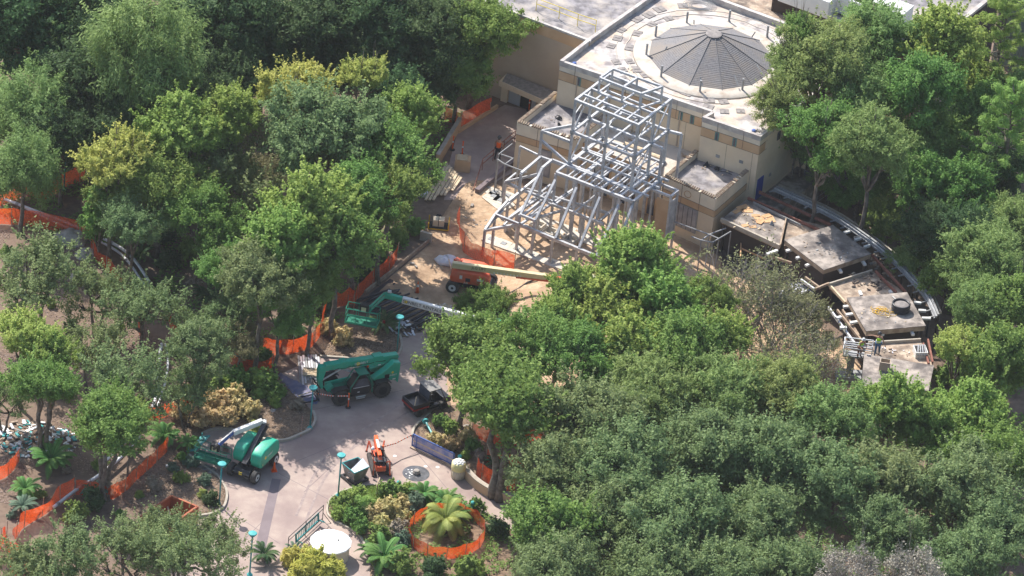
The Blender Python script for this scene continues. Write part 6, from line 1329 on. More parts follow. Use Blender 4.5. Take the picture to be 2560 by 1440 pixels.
# grey hopper
rim = [P(855,1158,1.15),P(886,1184,1.15),P(923,1168,1.15),P(895,1144,1.15)]; t = thing('hopper','grey steel tipping hopper between the lamp post and the small orange machine','hopper',(rim[1].x,rim[1].y,0))
c_ = sum(rim,Vector())/4; bot = [Vector((lerp(c_,q,.72).x, lerp(c_,q,.72).y, .25)) for q in rim]
v = MB(); v.v = [tuple(q) for q in bot+rim]; inner = [Vector((lerp(c_,q,.93).x, lerp(c_,q,.93).y, q.z)) for q in rim]; ib = [Vector((lerp(c_,q,.65).x, lerp(c_,q,.65).y, .35)) for q in rim]; v.v += [tuple(q) for q in inner+ib]
v.f = [(i,(i+1)%4,4+(i+1)%4,4+i) for i in range(4)]+[(4+i,4+(i+1)%4,8+(i+1)%4,8+i) for i in range(4)]+[(8+i,8+(i+1)%4,12+(i+1)%4,12+i) for i in range(4)]+[(12,13,14,15),(3,2,1,0)]; v.build('bucket','hopper',t)
v = MB(); 
for i in range(4): v.beam(rim[i]+Vector((0,0,.02)), rim[(i+1)%4]+Vector((0,0,.02)), .07,.06)
v.build('rim','teal_paint',t)
v = MB(); v.add([lerp(rim[2],rim[3],.0)+Vector((0,0,.06)), rim[1]+Vector((0,0,.06)), lerp(rim[0],rim[1],.5)+Vector((0,0,-.35)), lerp(rim[3],rim[2],.4)+Vector((0,0,.3))],[(0,1,2,3)]); v.build('cover_sheet','tarp_white',t)
v = MB(); 
for a,b in ((0,1),(3,2)): v.beam(Vector((rim[a].x,rim[a].y,.12)), Vector((rim[b].x,rim[b].y,.12)), .14,.2)
for a,b in ((0,3),(1,2)): v.beam(Vector((rim[a].x,rim[a].y,.1)), Vector((rim[b].x,rim[b].y,.1)), .1,.14)
v.build('fork_base','black_paint',t)
# blue barrier
a,b = P(1030,1116),P(1133,1165); t = thing('banner_barrier','long blue framed barrier with printed banner leading to the cream bin','barrier',a)
H_ = Vector((0,0,1.05)); v = MB(); d = (b-a).normalized()
v.beam(a+Vector((0,0,.12)),b+Vector((0,0,.12)),.08,.09); v.beam(a+H_,b+H_,.08,.09); v.build('frame','blue_paint',t)
for f in (0,.1,1): v = MB(); q = lerp(a,b,f); v.beam(q,q+H_,.08,.08); v.build('post','blue_paint',t)
v = MB(); v.beam(a+Vector((0,0,.55)),b+Vector((0,0,.5)),.05,.09); v.build('middle_rail','lumber',t)
v = MB(); v.beam(a+d*.1+Vector((0,0,.58)),b-d*.1+Vector((0,0,.58)),.02,.84); v.build('banner','banner',t)
v = MB(); v.beam(a+Vector((-.1,-.15,.05)),b+Vector((-.1,-.15,.05)),.18,.1); v.build('base_board','joist',t)
# cream bin
q = P(1144,1193); t = thing('cream_bin','cream trash bin with lumpy white top at the end of the blue barrier','trash bin',(q.x,q.y,0))
v = MB(); v.lathe([(.40,0),(.44,.1),(.46,.7)],24,q); v.build('bin_body','stucco_pale',t,smooth=True); v = MB(); v.lathe([(.48,.70),(.52,.74),(.50,1.25),(.42,1.3)],24,q); v.build('lid','bin_yellow',t,smooth=True)
v = MB()
for k in range(24): a_ = 2*PI*k/24; v.tube([(q.x+.465*math.cos(a_),q.y+.465*math.sin(a_),.05),(q.x+.485*math.cos(a_),q.y+.485*math.sin(a_),.7)],.025,4)
v.build('ribs','stucco_pale',t)
v = MB()
for k in range(22):
    a_ = k*2.4; r0 = .40*math.sqrt(k/22); v.lathe([(.02,-.09),(.09,-.05),(.105,.0),(.08,.06),(.02,.09)],7,(q.x+r0*math.cos(a_),q.y+r0*math.sin(a_),1.38-.12*(r0/.4)**2))
v.build('lumpy_top','white_cap',t,smooth=True)
v = MB(); v.tube([q+Vector((.42,0,1.15)),q+Vector((.66,0,1.05)),q+Vector((.66,0,.8)),q+Vector((.45,0,.7))],.045,6); v.build('handle','trash_cream',t)
# round stone disc with stump
q = P(1040,1184); t = thing('fountain_disc','round dark wet disc in the paving with a broken stump in its middle','disc',(q.x,q.y,0))
v = MB(); v.lathe([(.95,0),(.95,.012)],40,q); v.build('disc','water_dark',t); v = MB(); v.lathe([(.22,.01),(.26,.12),(.2,.3),(.1,.32)],9,(q.x+.02,q.y,0)); v.build('stump','rock',t)
v = MB()
for k in range(12): a_ = rg.uniform(2,4.5); r0 = rg.uniform(.3,.8); v.box(q.x+r0*math.cos(a_)-.05,q.y+r0*math.sin(a_)-.04,.012,q.x+r0*math.cos(a_)+.05,q.y+r0*math.sin(a_)+.04,.05)
v.build('rubble','white_cap',t)
for k,(x,y) in enumerate(((1064,1166),(1094,1168),(1020,1203),(987,1140))):
    v = MB(); v.lathe([(.13,0),(.13,.01)],14); o = v.build('manhole_cover','white_cap' if k != 2 else 'kerb'); o.location = P(x,y,.009); tag(o, ('small pale round lid in the paving right of the dark disc','smaller pale lid nearest the blue barrier','pale oval lid in the paving below the dark disc','white scrap on the paving beside the small orange machine')[k],'lid')
# white round top
q = P(824,1391); t = thing('round_kiosk','low round tan drum with flat white top at the bottom of the plaza','kiosk',(q.x,q.y,0))
v = MB(); v.lathe([(1.30,0),(1.30,1.12)],28,q); v.build('drum','stucco',t); v = MB(); v.lathe([(1.42,1.14),(1.44,1.24),(1.40,1.27)],14,q,.2); v.build('top','white_cap',t)
v = MB(); v.lathe([(.06,1.27),(.05,1.33)],8,(q.x+.5,q.y+.2,0)); v.lathe([(.04,1.27),(.03,1.31)],8,(q.x-.2,q.y-.7,0)); v.build('bolt','dark',t)
# rail with teal bench
a,b = P(719,1380),P(806,1300); H_ = Vector((0,0,1.25)); t = thing('hand_rail','black tubular railing panel standing left of the round white top','railing',a)
for f in (0,.5,1): v = MB(); q = lerp(a,b,f); v.tube([q,q+H_],.03,6); v.build('post','black_paint',t)
for h in (1.25,.95,.15): v = MB(); v.tube([a+Vector((0,0,h)),b+Vector((0,0,h))],.028,6); v.build('rail','black_paint',t)
nn = (b-a).normalized(); nn = Vector((nn.y,-nn.x,0)); 
for f in (0,1): v = MB(); q = lerp(a,b,f); v.tube([q+nn*.7,q+Vector((0,0,.6))],.025,6); v.build('brace','black_paint',t)
def bench(label, a, b, up, back, m='teal_paint'):
    t = thing('slatted_bench', label, 'bench', a); d = (b-a).normalized(); L = (b-a).length
    for z in (.0, .55): v = MB(); v.beam(a+up*z, b+up*z, .09,.08); v.build('rail', m, t)
    for i in range(14): q = lerp(a,b,(i+.5)/14); v = MB(); v.beam(q+up*.03, q+up*.53, .05,.03); v.build('slat', m, t)
    for e in (a,b): v = MB(); v.beam(e-up*.1, e+up*.62, .1,.08); v.beam(e+up*.05, e+up*.05+back, .08,.06); v.build('end_frame', m, t)
    return t
bench('teal slatted bench back leaning on the black railing', P(737,1352,.35)+nn*.1, P(793,1300,.35)+nn*.1, Vector((0,0,1))*1.0+nn*-.1, nn*.5)
bench('teal slatted bench lying beside the front lift basket', P(470,1128,.25), P(503,1093,.25), Vector((1.0,.12,.25)), Vector((0,0,.35)), 'teal_light')
# rust-red bin
rim = [P(428,1240,1.45),P(493,1267,1.45),P(415,1321,1.45),P(350,1294,1.45)]; t = thing('rust_bin','open rust-red waste container half hidden by the grey-green oak at the bottom left','container',(rim[1].x,rim[1].y,0))
for i in range(4):
    a,b = rim[i],rim[(i+1)%4]; v = MB(); v.beam((a.x,a.y,.75),(b.x,b.y,.75),.09,1.38); v.build('side','rust_bin',t)
    v = MB(); v.beam(a,b,.14,.12); v.build('rim','rust_bin',t)
    v = MB(); v.beam((a.x,a.y,0),(a.x,a.y,1.45),.16,.16); v.build('corner_post','rust_bin',t)
v = MB(); v.prism([(q.x,q.y) for q in rim],.1,.35); v.build('floor','rust_bin',t)
for k in range(9):
    q = sum(rim,Vector())/4+Vector((rg.uniform(-.9,.9),rg.uniform(-.7,.7),-.7)); a_ = rg.uniform(0,PI); v = MB(); v.beam(q,q+Vector((math.cos(a_)*1.1,math.sin(a_)*1.1,rg.uniform(0,.6))),.12,.05); o = v.build('scrap_board','lumber' if k % 2 else 'hopper',loc=q); tag(o,'scrap board lying inside the rust-red container','board','scrap in the rust-red container')
# ------------------------------------------------------------------ piles
for k in range(30):
    f = k/29; x = 925+rg.uniform(-3,3)+185*f; y = 735+78*f+rg.uniform(-7,7)+(12 if k%3==0 else 0); q = P(x,y,.08+.13*(k%2)+.03); a_ = R(47)+rg.uniform(-.12,.12); L = rg.uniform(1.1,1.7)*(1.25 if k < 8 else 1); d = Vector((math.cos(a_),math.sin(a_),0))
    v = MB(); v.tube([q-d*L,q+d*L],.085,10); o = v.build('black_pipe','black_plastic',loc=q,smooth=True); tag(o,'black plastic pipe in the row ' + ('at its upper left end by the plastic sheet' if k < 8 else 'beside the tall orange cone' if k < 16 else 'seen above the white boom' if k < 23 else 'at its right end by the scrap heap'),'pipe','black plastic pipes in a row')
v = MB(); v.prism(PL([(905,765),(925,735),(975,698),(1010,712),(985,745),(940,790)]),0,.045); o = v.build('plastic_sheet','black_plastic',loc=P(950,740)); tag(o,'black plastic sheet under the pipes by the retaining wall','sheet')
for k in range(8):
    q = P(1064+9.5*k,500-4*k+(k%3)*4,.25); e = P(1118+5*k,408+5*k,.42+.05*(k%3)); v = MB(); v.beam(q,e,.19,.07); o = v.build('lumber_board','lumber',loc=q); tag(o,('leftmost','second','third','fourth','fifth','sixth','seventh','rightmost')[k]+' pale timber plank from the left in the stack by the planter wall','plank','pale planks in the stack')
v = MB(); q = P(1050,482,.1); v.box(q.x-.6,q.y-.5,.02,q.x+.6,q.y+.5,.3); o = v.build('sheet_stack','silver',loc=q); tag(o,'small silver stack of sheets left of the planks','stack')
v = MB(); q = P(1150,425); v.box(q.x-.45,q.y-.35,0,q.x+.75,q.y+.55,1.05); t = thing('block_plinth','low tan plinth with slatted lid beside the orange posts','plinth',q); v.build('plinth_body','stucco_tan',t,bevel=.05)
for k in range(5): v = MB(); v.beam((q.x-.3,q.y-.25+.17*k,1.1),(q.x+.5,q.y-.25+.17*k,1.1),.1,.05); v.build('slat','lumber',t)
# worker ramp railing
a,b,c_ = P(1183,477),P(1205,425),P(1286,355); t = thing('ramp_railing','rusty double hand rail beside the worker in orange','railing',a)
for h in (1.0,.55): v = MB(); v.tube([b+Vector((0,0,h)),c_+Vector((0,0,h))],.04,6); v.build('rail','steel_rust',t)
v = MB(); v.tube([a+Vector((0,0,.05)),b+Vector((0,0,1.0))],.04,6); v.build('rail','steel_rust',t)
for f in (0,.33,.66,1): v = MB(); q = lerp(b,c_,f); v.tube([q,q+Vector((0,0,1))],.035,6); v.build('post','steel_rust',t)
v = MB(); v.beam(P(1192,480,.15),P(1300,392,.15),.35,.5); o = v.build('ramp_edge','concrete_dark',loc=P(1240,430)); tag(o,'dark low ramp edge between the rusty rail and the steel frame','ramp')
# white wrapped bundle, cart
def lump(name, m, c, rx, ry, rz, label, cat, seed, n=14, group=None):
    mb = MB(); 
    for i in range(n+1):
        th = PI*.5*i/n
        for j in range(2*n):
            ph = PI*j/n; k = 1+.28*noise.noise(Vector((math.cos(ph)*1.6,math.sin(ph)*1.6,th*1.7+seed))); mb.v.append((c.x+rx*k*math.cos(ph)*math.cos(th), c.y+ry*k*math.sin(ph)*math.cos(th), c.z+rz*k*math.sin(th)))
    for i in range(n):
        for j in range(2*n): mb.f.append((i*2*n+j,i*2*n+(j+1)%(2*n),(i+1)*2*n+(j+1)%(2*n),(i+1)*2*n+j))
    o = mb.build(name,m,loc=c,smooth=True); return tag(o,label,cat,group)
lump('wrapped_bundle','tarp_white',P(1117,655,.03),.85,.62,.55,'white wrapped bundle on the sand at the end of the cream boom','bundle',2)
v = MB(); a,b = P(1122,648,.62),P(1128,672,.3); v.beam(a,b,.09,.04); o = v.build('strap','lumber',loc=a); tag(o,'short pale strap across the white wrapped bundle','strap')
q = P(1096,570); t = thing('yellow_cart','yellow framed flat cart carrying boxes on the sand','cart',(q.x,q.y,0))
v = MB(); 
for a,b in (((-.75,-.45,.15),(.75,-.45,.15)),((-.75,.55,.15),(.75,.55,.15)),((-.75,-.45,.15),(-.75,.55,.15)),((.75,-.45,.15),(.75,.55,.15)),((-.75,-.45,.15),(-.75,-.45,.65)),((.75,-.45,.15),(.75,-.45,.65)),((-.75,.55,.15),(-.75,.55,.7)),((.75,.55,.15),(.75,.55,.7)),((.75,-.45,.65),(.75,.55,.7))): v.beam(Vector(a)+q,Vector(b)+q,.07,.07)
v.build('frame','yellow_paint',t); v = MB(); v.box(q.x-.72,q.y-.42,.17,q.x+.72,q.y+.52,.22); v.build('deck','dark',t)
for k,(x,lab) in enumerate(((-.25,'left cardboard box on the yellow cart'),(.2,'right cardboard box on the yellow cart'))): v = MB(); v.box(-.2,-.3,0,.2,.3,.55); o = v.build('cardboard_box','box_card',bevel=.01); o.location = q+Vector((x,.1,.225)); tag(o,lab,'box')
lump('black_bag','black_plastic',q+Vector((-.1,1.1,.03)),.35,.25,.45,'black bag on the sand just behind the yellow cart','bag',7)
for k,(x,y,s,lab) in enumerate(((1030,660,.18,'small grey brick on the sand near the retaining wall'),(1240,632,.25,'small concrete bracket on the sand in front of the frame'),(1180,515,.2,'small broken brick piece near the torn net'),(1040,668,.15,'second small brick on the sand near the retaining wall'))):
    v = MB(); v.box(-s,-s*.5,0,s,s*.5,.12); o = v.build('brick','rock',bevel=.02); o.location = P(x,y,.06); o.rotation_euler = (0,0,k*.7); tag(o,lab,'brick')
v = MB(); q=P(1268,575); v.lathe([(.3,0),(.32,.4),(.3,.85),(.28,.87)],14); o = v.build('barrel','leaf_oak' if False else 'teal_paint'); o.location=q; o.data.materials[0] = M['stucco_pale']; tag(o,'pale barrel standing on the sand inside the steel frame','barrel')
v = MB(); v.tube([P(x,y,.25) for x,y in ((1270,735),(1295,722),(1318,706),(1345,697))],.06,6); o = v.build('black_hose','black_plastic',loc=P(1300,720)); tag(o,'black hose snaking over the sand heap right of the orange-red lift','hose')
# steel sheets, pallet, blue sheet
for k in range(9):
    x = 746+6.2*k; a,b = P(x,890+rg.uniform(-4,4),.06+.04*(k%2)),P(x+6,955+rg.uniform(-14,10),.06+.04*(k%2)); v = MB(); v.beam(a,b,.14,.05); o = v.build('steel_plank','silver' if k%3 else 'steel_dull',loc=a); tag(o,('leftmost','second','third','fourth','fifth','sixth','seventh','eighth','rightmost')[k]+' grey metal plank from the left beside the telehandler forks','metal plank','grey metal planks by the telehandler')
v = MB(); q = P(775,935); v.box(-.5,-.5,.15,.5,.5,.2); 
for y in (-.4,0,.4): v.box(-.5,y-.05,0,.5,y+.05,.15)
for y in (-.4,-.2,0,.2,.4): v.box(-.5,y-.06,.2,.5,y+.06,.24)
o = v.build('pallet','lumber'); o.location = q; tag(o,'weathered pallet in front of the telehandler forks','pallet')
mb = MB(); ptsb = PL([(697,932),(722,945),(765,965),(800,1000),(790,1012),(760,1002),(728,988),(712,965)]); mb = grid_sheet(ptsb,.14,lambda x,y: .10+.12*abs(noise.noise(Vector((x*2.2,y*2.2,0)))),ramp=.05,drop=0); o = mb.build('folded_tarp','tarp_blue',loc=P(745,970),smooth=True); tag(o,'crumpled dark blue sheet lying on the ground in front of the telehandler','tarp')
v = MB(); a,b = P(745,990,.35),P(782,978,.45); v.beam(a,b,.08,.04); o = v.build('stray_plank','lumber',loc=a); tag(o,'narrow plank lying across the dark blue sheet','plank')
# debris left and centre
def debris(label, px, py, rx, ry, n, mats, name='debris', size=.25, z=.0, hgt=.5):
    c = P(px,py); t = thing(name,label,'debris',c); t['kind'] = 'stuff'
    for mi, m in enumerate(mats):
        v = MB()
        for k in range(n//len(mats)):
            a_ = rg.uniform(0,2*PI); r0 = math.sqrt(rg.random()); x, y = c.x+rx*r0*math.cos(a_), c.y+ry*r0*math.sin(a_); s = size*rg.uniform(.4,1.4); a2 = rg.uniform(0,PI); zz = z+hgt*(1-r0)*rg.random()+s*.25
            v.beam((x-s*math.cos(a2),y-s*math.sin(a2),zz),(x+s*math.cos(a2),y+s*math.sin(a2),zz+rg.uniform(-.3,.3)*s),s*rg.uniform(.3,1.1),s*rg.uniform(.1,.5))
        v.build('scraps',m,t)
debris('heap of white, blue and teal scrap on the slope at the left edge',85,1100,3.0,2.2,300,['white_cap','hopper','teal_light','joist','silver','slab_tan'],size=.2)
debris('crumpled foil and scrap beside the lamp behind the telehandler',1010,820,1.0,1.2,90,['silver','tarp_white','black_plastic','tile_brown'],size=.16)
debris('scrap heap at the right end of the black pipe row',1110,775,1.1,.7,80,['steel_dull','silver','lumber'],size=.14)
debris('scattered rubble under the steel frame',1400,560,5,2.5,70,['lumber','rock','tile_brown'],'rubble',size=.18,hgt=.1)
debris('scattered clods on the sand near the torn net',1240,560,2.6,1.2,60,['sand','rock'],'clods',size=.12,hgt=.05)
for (lab,px,py,rx,ry,n,z,ms,sz) in (('small broken pieces scattered on the first grey slab roof',1890,560,2.2,1.2,40,3.0,['lumber','tile_brown','joist'],.09),('dirt and chips scattered on the higher grey slab',2070,620,2.2,1.4,36,3.7,['joist','steel_dull'],.07),('rubble lying on the tan slab above the black coil slab',2170,705,1.8,1.2,60,2.92,['tile_brown','joist','timber_dark'],.11),
   ('small scraps around the black coil',2210,790,2.0,1.0,30,3.7,['lumber','steel_dull'],.06),('rubble along the curved rails',2230,660,1.6,2.0,70,2.3,['tile_brown','hopper','joist'],.16),('loose bricks and chips on the lowest tan slab',2250,880,1.6,.5,30,2.96,['tile_brown','silver'],.08),('roofing scraps on the roof of the right pavilion',1790,425,1.1,.9,26,4.12,['tile_brown','lumber'],.06),
   ('roofing scraps on the roof of the left pavilion',1400,300,1.0,.9,26,4.12,['tile_brown','hopper'],.06),('small scraps on the main white roof near the front parapet',1560,190,2.6,1.2,30,7.47,['pad','lumber'],.06)):
    c0z = P(px,py,z); t = thing('debris',lab,'debris',c0z); t['kind'] = 'stuff'
    for m in ms:
        v = MB()
        for k in range(n//len(ms)):
            a_ = rg.uniform(0,2*PI); r0 = math.sqrt(rg.random()); x, y = c0z.x+rx*r0*math.cos(a_), c0z.y+ry*r0*math.sin(a_); s = sz*rg.uniform(.4,1.5); a2 = rg.uniform(0,PI)
            v.beam((x-s*math.cos(a2),y-s*math.sin(a2),z+.03),(x+s*math.cos(a2),y+s*math.sin(a2),z+.03+s*.3),s*rg.uniform(.4,1.2),s*.3)
        v.build('scraps',m,t)
# rocks
for k,(x,y,s,lab) in enumerate(((180,600,1.3,'large pale boulder at the left below the orange net'),(215,640,.9,'second boulder just below the large pale one'),(200,700,.8,'dark rock lowest of the three at left'),(682,1028,.30,'small pale rock in the upper bed'),(702,1050,.2,'tiny grey rock in the upper bed'),(690,970,.25,'pale stone beside the bright shrub'),(770,1075,.25,'stone at the foot of the lamp on the kerb'),(1165,1068,.3,'stone under the forked oak'),(1222,470,.25,'stone at the top of the sand'))):
    lump('boulder','rock',P(x,y,0),s,s*.75,s*.6,lab,'rock',k*3.1,8)
for k,(x,y) in enumerate(((500,1168),(512,1175),(525,1182),(531,1172),(516,1166))):
    lump('sandbag','tarp_white' if False else 'hopper',P(x,y,.02),.26,.16,.14,('grey sandbag by the lift basket, leftmost of five','grey sandbag by the lift basket, second from the left','grey sandbag by the lift basket, lowest','grey sandbag by the lift basket, rightmost','grey sandbag by the lift basket, topmost')[k],'sandbag',k,6,'grey sandbags by the lift')
v = MB(); a,b = P(414,1166,.14),P(436,1163,.14); v.tube([a,lerp(a,b,.8),b],[.13,.13,.05],10); o = v.build('bottle','white_paint',loc=a); tag(o,'white tank-like bottle lying in the lower left bed','bottle')
# white pipes on the left slope
def wpipe(pts, z, r, label):
    q = [P(x,y,z) for x,y in smooth_poly(pts,4,False)]; t = thing('white_pipe',label,'pipe',q[0]); v = MB(); v.tube(q,r,8); v.build('pipe','pipe_white',t,smooth=True)
    for k in range(3,len(q)-1,4): v = MB(); d = (q[k+1]-q[k]).normalized(); v.tube([q[k]-d*.12,q[k]+d*.12],r*1.3,8); v.build('coupling','steel_dull',t)
wpipe([(-20,485),(67,519),(151,551),(222,580),(296,616),(336,650),(373,704)],.5,.11,'upper one of the two white pipes coming in at the left edge')
wpipe([(60,518),(151,561),(222,590),(290,626),(325,660),(360,712)],.4,.09,'lower one of the two white pipes coming in at the left edge')
wpipe([(404,860),(398,900),(397,950),(392,985),(378,1030)],.5,.12,'stretch of white pipe running down the slope past the flowering shrubs')
wpipe([(414,860),(420,900),(412,960),(385,1040)],.4,.09,'thin white pipe next to the stretch running down the slope')
wpipe([(350,1088),(310,1135),(249,1187),(190,1225),(134,1268)],.5,.12,'long white pipe at lower left running past the thick tree trunk')
wpipe([(345,1070),(300,1118),(255,1160)],.5,.09,'short grey-white pipe above the long lower left pipe')
# cones, posts, tape, sign
def cone(x,y,lab,h=.75):
    t = thing('traffic_cone',lab,'cone',P(x,y),rot=.3,group='orange traffic cones'); v = MB(); v.box(-.2,-.2,0,.2,.2,.04); v.build('base','orange_bright' if h<.8 else 'black_paint',t); v = MB(); v.lathe([(.15,.04),(.03,h),(.02,h+.01)],14); v.build('cone_body','orange_bright',t,smooth=True)
    if h > .8: v = MB(); v.lathe([(.096,h*.55),(.068,h*.75)],14); v.build('collar','reflective',t)
cone(685,1177,'small orange cone by the rear wheel of the front green lift'); cone(1043,732,'tall orange cone with white collar on the sand by the black pipes',1.0)
def post(x,y,lab,h=1.15):
    t = thing('delineator_post',lab,'marker post',P(x,y),rot=0,group='orange marker posts'); v = MB(); v.lathe([(.2,0),(.2,.06),(.08,.1)],12); v.build('base','black_paint',t); v = MB(); v.lathe([(.05,.08),(.045,h),(.07,h+.03),(.07,h+.08)],10); v.build('post','orange_bright',t)
    v = MB(); v.lathe([(.054,h*.6),(.054,h*.72)],10); v.build('band','reflective',t)
post(870,1019,'orange marker post in front of the telehandler'); post(1155,388,'orange marker post on the service path, right one of the two by the planter wall'); post(1131,375,'orange marker post on the service path nearest the planter wall'); post(1322,277,'orange marker post in the shade by the grey doors'); post(955,1150,'orange marker post behind the small orange machine')
def tape(pts, z, lab):
    q = [P(x,y,z_) for (x,y),z_ in zip(pts,z)]; t = thing('barrier_tape',lab,'tape',q[0]); n = 22; tot = []
    for i in range(n+1):
        f = i/n*(len(q)-1); k = min(int(f),len(q)-2); tot.append(lerp(q[k],q[k+1],f-k))
    for par,m in ((0,'orange_bright'),(1,'white_paint')):
        v = MB()
        for i in range(par,n,2): v.beam(tot[i],tot[i+1],.015,.09)
        v.build('stripe',m,t)
tape([(795,984),(830,990),(870,990)],[1.0,.9,1.05],'red and white tape between the lamp on the kerb and the orange marker post')
tape([(955,1118),(990,1108),(1032,1086)],[1.1,.9,1.05],'red and white tape between the small orange machine and the blue barrier')
tape([(752,1090),(757,1040)],[.1,.1],'short piece of red and white tape hanging in the upper bed')
v = MB(); q = P(941,1247); v.beam(q,q+Vector((0,0,1.3)),.06,.05); t = thing('small_sign','small tan wooden sign on a stick in the island grass','sign',q); v.build('stick','joist',t); v = MB(); v.beam(q+Vector((-.05,0,1.1)),q+Vector((.1,0,1.75)),.3,.04); v.build('board','lumber',t)
t = thing('marker_flag','small red flag on a thin stick beside the dark sago palm','flag',P(950,835)); v = MB(); q=P(950,835); v.tube([q,q+Vector((.1,0,1.2))],.015,5); v.build('stick','joist',t); v = MB(); v.box(q.x+.1,q.y-.01,.95,q.x+.3,q.y+.01,1.2); v.build('flag','red_paint',t)
# parked pale car glimpsed behind the bare tree
ctr_ = P(1985,765); t = thing('parked_car','pale and dark car half hidden behind the bare tree beside the colonnade','car',(ctr_.x,ctr_.y,0),rot=R(60))
for x in (-1.4,1.4):
    for s in (-1,1): wheel(t,x,s*.82,.36,.24,'rim_white',s,tread=False)
v = MB(); v.sidepoly([(-2.3,.35),(2.3,.35),(2.35,.7),(1.3,.95),(-1.2,1.0),(-2.3,.9)],-.92,.92); v.build('body','silver',t,bevel=.08); v = MB(); v.sidepoly([(-1.9,.95),(-1.5,1.5),(.4,1.55),(1.2,.95)],-.78,.78); cbn = v.build('cabin','glass_dark',t,bevel=.08); v = MB(); v.box(-1.45,-.74,1.5,.35,.74,1.57); v.build('roof','silver',t,bevel=.04)
for s in (-1,1): v = MB(); v.box(2.26,s*.65-.2,.6,2.36,s*.65+.2,.75); v.build('headlight','reflective',t)
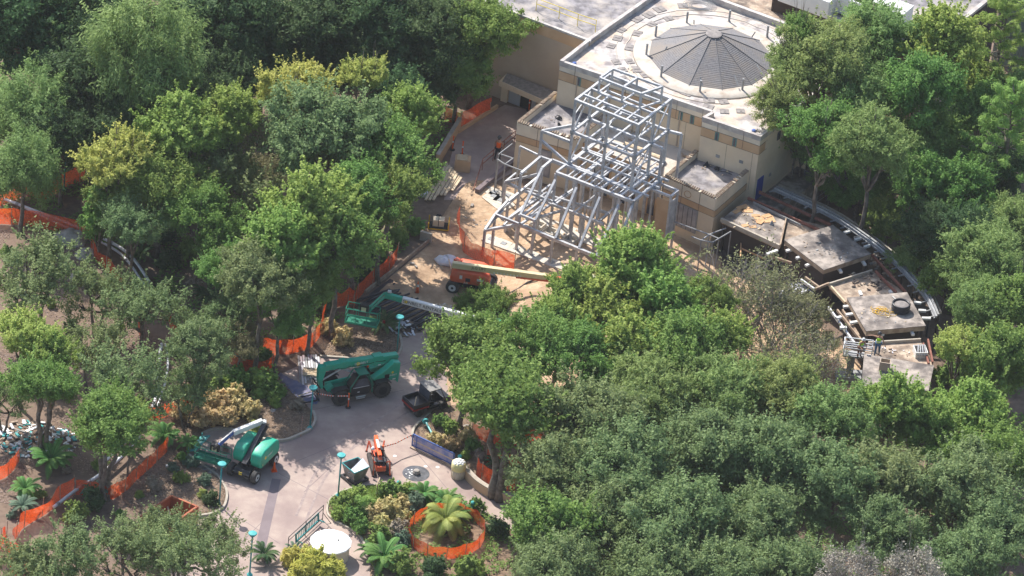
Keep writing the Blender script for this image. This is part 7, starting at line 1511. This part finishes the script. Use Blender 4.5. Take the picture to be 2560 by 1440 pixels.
# ------------------------------------------------------------------ people
def person(label, px, py, z, face, shirt, pants, hat, arms, legs, scale=1.0, bend=0.0, hair='dark'):
    t = thing('person', label, 'person', P(px,py,z), rot=face)
    def skin(name, chains, m, par=t, sub=2):
        vs, es, rs = [], [], []
        for ch in chains:
            prev = None
            for (p, r) in ch:
                key = next((i for i, q in enumerate(vs) if (Vector(q)-Vector(p)).length < 1e-4), None)
                if key is None: vs.append(tuple(p)); rs.append(r); key = len(vs)-1
                if prev is not None: es.append((prev, key))
                prev = key
        me = bpy.data.meshes.new(name); me.from_pydata(vs, es, []); o = bpy.data.objects.new(name, me); col.objects.link(o); o.parent = par
        o.modifiers.new('skin','SKIN'); 
        if not me.skin_vertices: me.attributes
        sv = me.skin_vertices[0].data
        for i, r in enumerate(rs): sv[i].radius = (r, r)
        sv[0].use_root = True
        s_ = o.modifiers.new('sub','SUBSURF'); s_.levels = s_.render_levels = sub; me.materials.append(M[m]); return o
    B = lambda x,y,z_: (x+bend*max(0,z_-.95), y, z_-abs(bend)*.25*max(0,z_-.95))
    pel, ch, nk = B(0,0,.95), B(.01,0,1.32), B(.02,0,1.50)
    hd_ = [(nk,.055),(B(.03,0,1.60),.06),(B(.04,0,1.68),.10),(B(.03,0,1.76),.085)]
    chains = [[(pel,.15),(B(0,0,1.12),.135),(ch,.16),(B(.01,0,1.44),.11)]+hd_]
    lg = []; am = []; hands = []
    for s in (-1,1):
        kx, kz, fx = legs[0 if s < 0 else 1]; hip = (0,s*.10,.88); kn = (kx,s*.12,kz); fo = (fx,s*.13,.09); toe = (fx+.17,s*.14,.04)
        lg.append([(pel,.15),(hip,.10),(kn,.065),((kn[0]*.4+fo[0]*.6,s*.125,kz*.4+.09*.6),.055),(fo,.042),(toe,.035)])
        sh = B(.01,s*.20,1.43); e, w_ = arms[0 if s < 0 else 1]; e = Vector(sh)+Vector(e); w_ = e+Vector(w_)
        am.append([(B(.01,0,1.44),.11),(sh,.065),(tuple(e),.045),(tuple(w_),.032)])
        d = (w_-e).normalized(); pal = w_+d*.08; sidev = d.cross(Vector((1,0,0))).normalized() if abs(d.x) < .9 else Vector((0,1,0)); upv = sidev.cross(d)
        h = [(tuple(w_),.032),(tuple(pal),.03)]; hs = [h]
        for k,l_ in enumerate((.06,.07,.065,.05)):
            b0 = pal+sidev*(k-1.5)*.02; hs.append([(tuple(pal),.03),(tuple(b0+d*.02),.010),(tuple(b0+d*(.02+l_*.5)+upv*.008),.0095),(tuple(b0+d*(.02+l_)+upv*.03),.008)])
        hs.append([(tuple(w_+d*.03),.026),(tuple(w_+d*.05-sidev*.045),.011),(tuple(w_+d*.09-sidev*.05+upv*.015),.009)])
        hands.append(hs)
    al = chains + lg + am
    for hs in hands:
        hs[0] = [(hs[0][0][0],.032),(hs[-1][0][0],.026),(hs[0][1][0],.03)]; al += hs
    skin('body', al, 'skin', t, 1)
    g_ = lambda c, d: [(p, r+d) for p, r in c]
    skin('jacket', [g_([(pel,.15),(B(0,0,1.12),.14),(ch,.165),(B(.01,0,1.45),.12)],.034)]+[g_(a,.028) for a in am], shirt)
    tr = [g_([c for c in l[:-1]],.018) for l in lg]; skin('trousers', tr, pants)
    for l in lg: skin('boot', [[(l[-2][0],.055),(l[-1][0],.048)]], 'trouser_dark')
    v = MB(); c_ = Vector(hd_[-1][0]); v.lathe([(.165,-.01),(.16,.0),(.125,.02),(.12,.07),(.09,.12),(.03,.145)],16,c_); v.build('hard_hat',hat,t,smooth=True)
    f_ = Vector(hd_[2][0]); hp_ = MB(); hp_.lathe([(.02,-.03),(.022,0),(.012,.03)],6,f_+Vector((.10,0,-.01))); hp_.build('nose','skin',t,smooth=True)
    for s in (-1,1):
        v = MB(); v.lathe([(.003,-.012),(.014,0),(.003,.012)],6,f_+Vector((.092,s*.035,.025))); v.build('eye','dark',t); v = MB(); v.lathe([(.01,-.03),(.02,0),(.008,.03)],6,f_+Vector((0,s*.105,0))); v.build('ear','skin',t)
    v = MB(); v.box(f_.x+.085,f_.y-.03,f_.z-.055,f_.x+.098,f_.y+.03,f_.z-.045); v.build('mouth','red_paint',t)
    v = MB(); v.lathe([(.06,-.06),(.1,-.01),(.105,.05)],12,f_+Vector((-.03,0,0))); v.build('hair',hair,t,smooth=True)
    if shirt != 'hivis_orange':
        v = MB(); cx = Vector(ch); v.lathe([(.195,-.03),(.197,.03)],16,cx+Vector((0,0,-.18))); v.build('reflective_band','reflective',t)
    t.scale = (scale,)*3; return t
PERS = person('worker in bright orange shirt and dark trousers walking along the rusty hand rail',1243,399,0,R(70),'hivis_orange','trouser_dark','hardhat_dark',[((.05,-.08,-.27),(.15,.0,-.2)),((.02,.08,-.28),(.12,.02,-.22))],[(.12,.5,.05),(-.02,.5,-.18)],1.12)
person('worker in yellow-green jacket and jeans standing on the tan slab with one arm stretched out',2192,886,2.96,R(-100),'hivis','denim','hardhat_dark',[((-.02,-.26,.03),(.08,-.26,-.02)),((.05,.14,-.24),(.05,.12,-.24))],[(.05,.5,.12),(.02,.5,-.12)],1.05)
person('worker in yellow-green jacket and brown trousers leaning inside the pale railed platform',2147,892,2.6,R(-60),'hivis','trouser_brown','hardhat',[((.12,-.05,-.26),(.22,.03,-.05)),((.12,.05,-.26),(.22,-.03,-.05))],[(.04,.5,.0),(.02,.5,-.05)],1.0,.35)
# ------------------------------------------------------------------ air
v = MB(); v.box(-420, -520, -1.2, 420, 480, 260)
hz = v.build('haze', 'dark'); tag(hz, 'thin pale haze in the air over the whole site', 'haze', kind='stuff')
m = bpy.data.materials.new('haze'); m.use_nodes = True; n = m.node_tree; n.nodes.clear()
pv = n.nodes.new('ShaderNodeVolumePrincipled'); pv.inputs['Color'].default_value = (0.93, 0.96, 1.0, 1); pv.inputs['Density'].default_value = 0.000058; pv.inputs['Anisotropy'].default_value = 0.2
oo_ = n.nodes.new('ShaderNodeOutputMaterial'); n.links.new(pv.outputs[0], oo_.inputs['Volume'])
hz.data.materials.clear(); hz.data.materials.append(m); sc.cycles.volume_bounces = 0
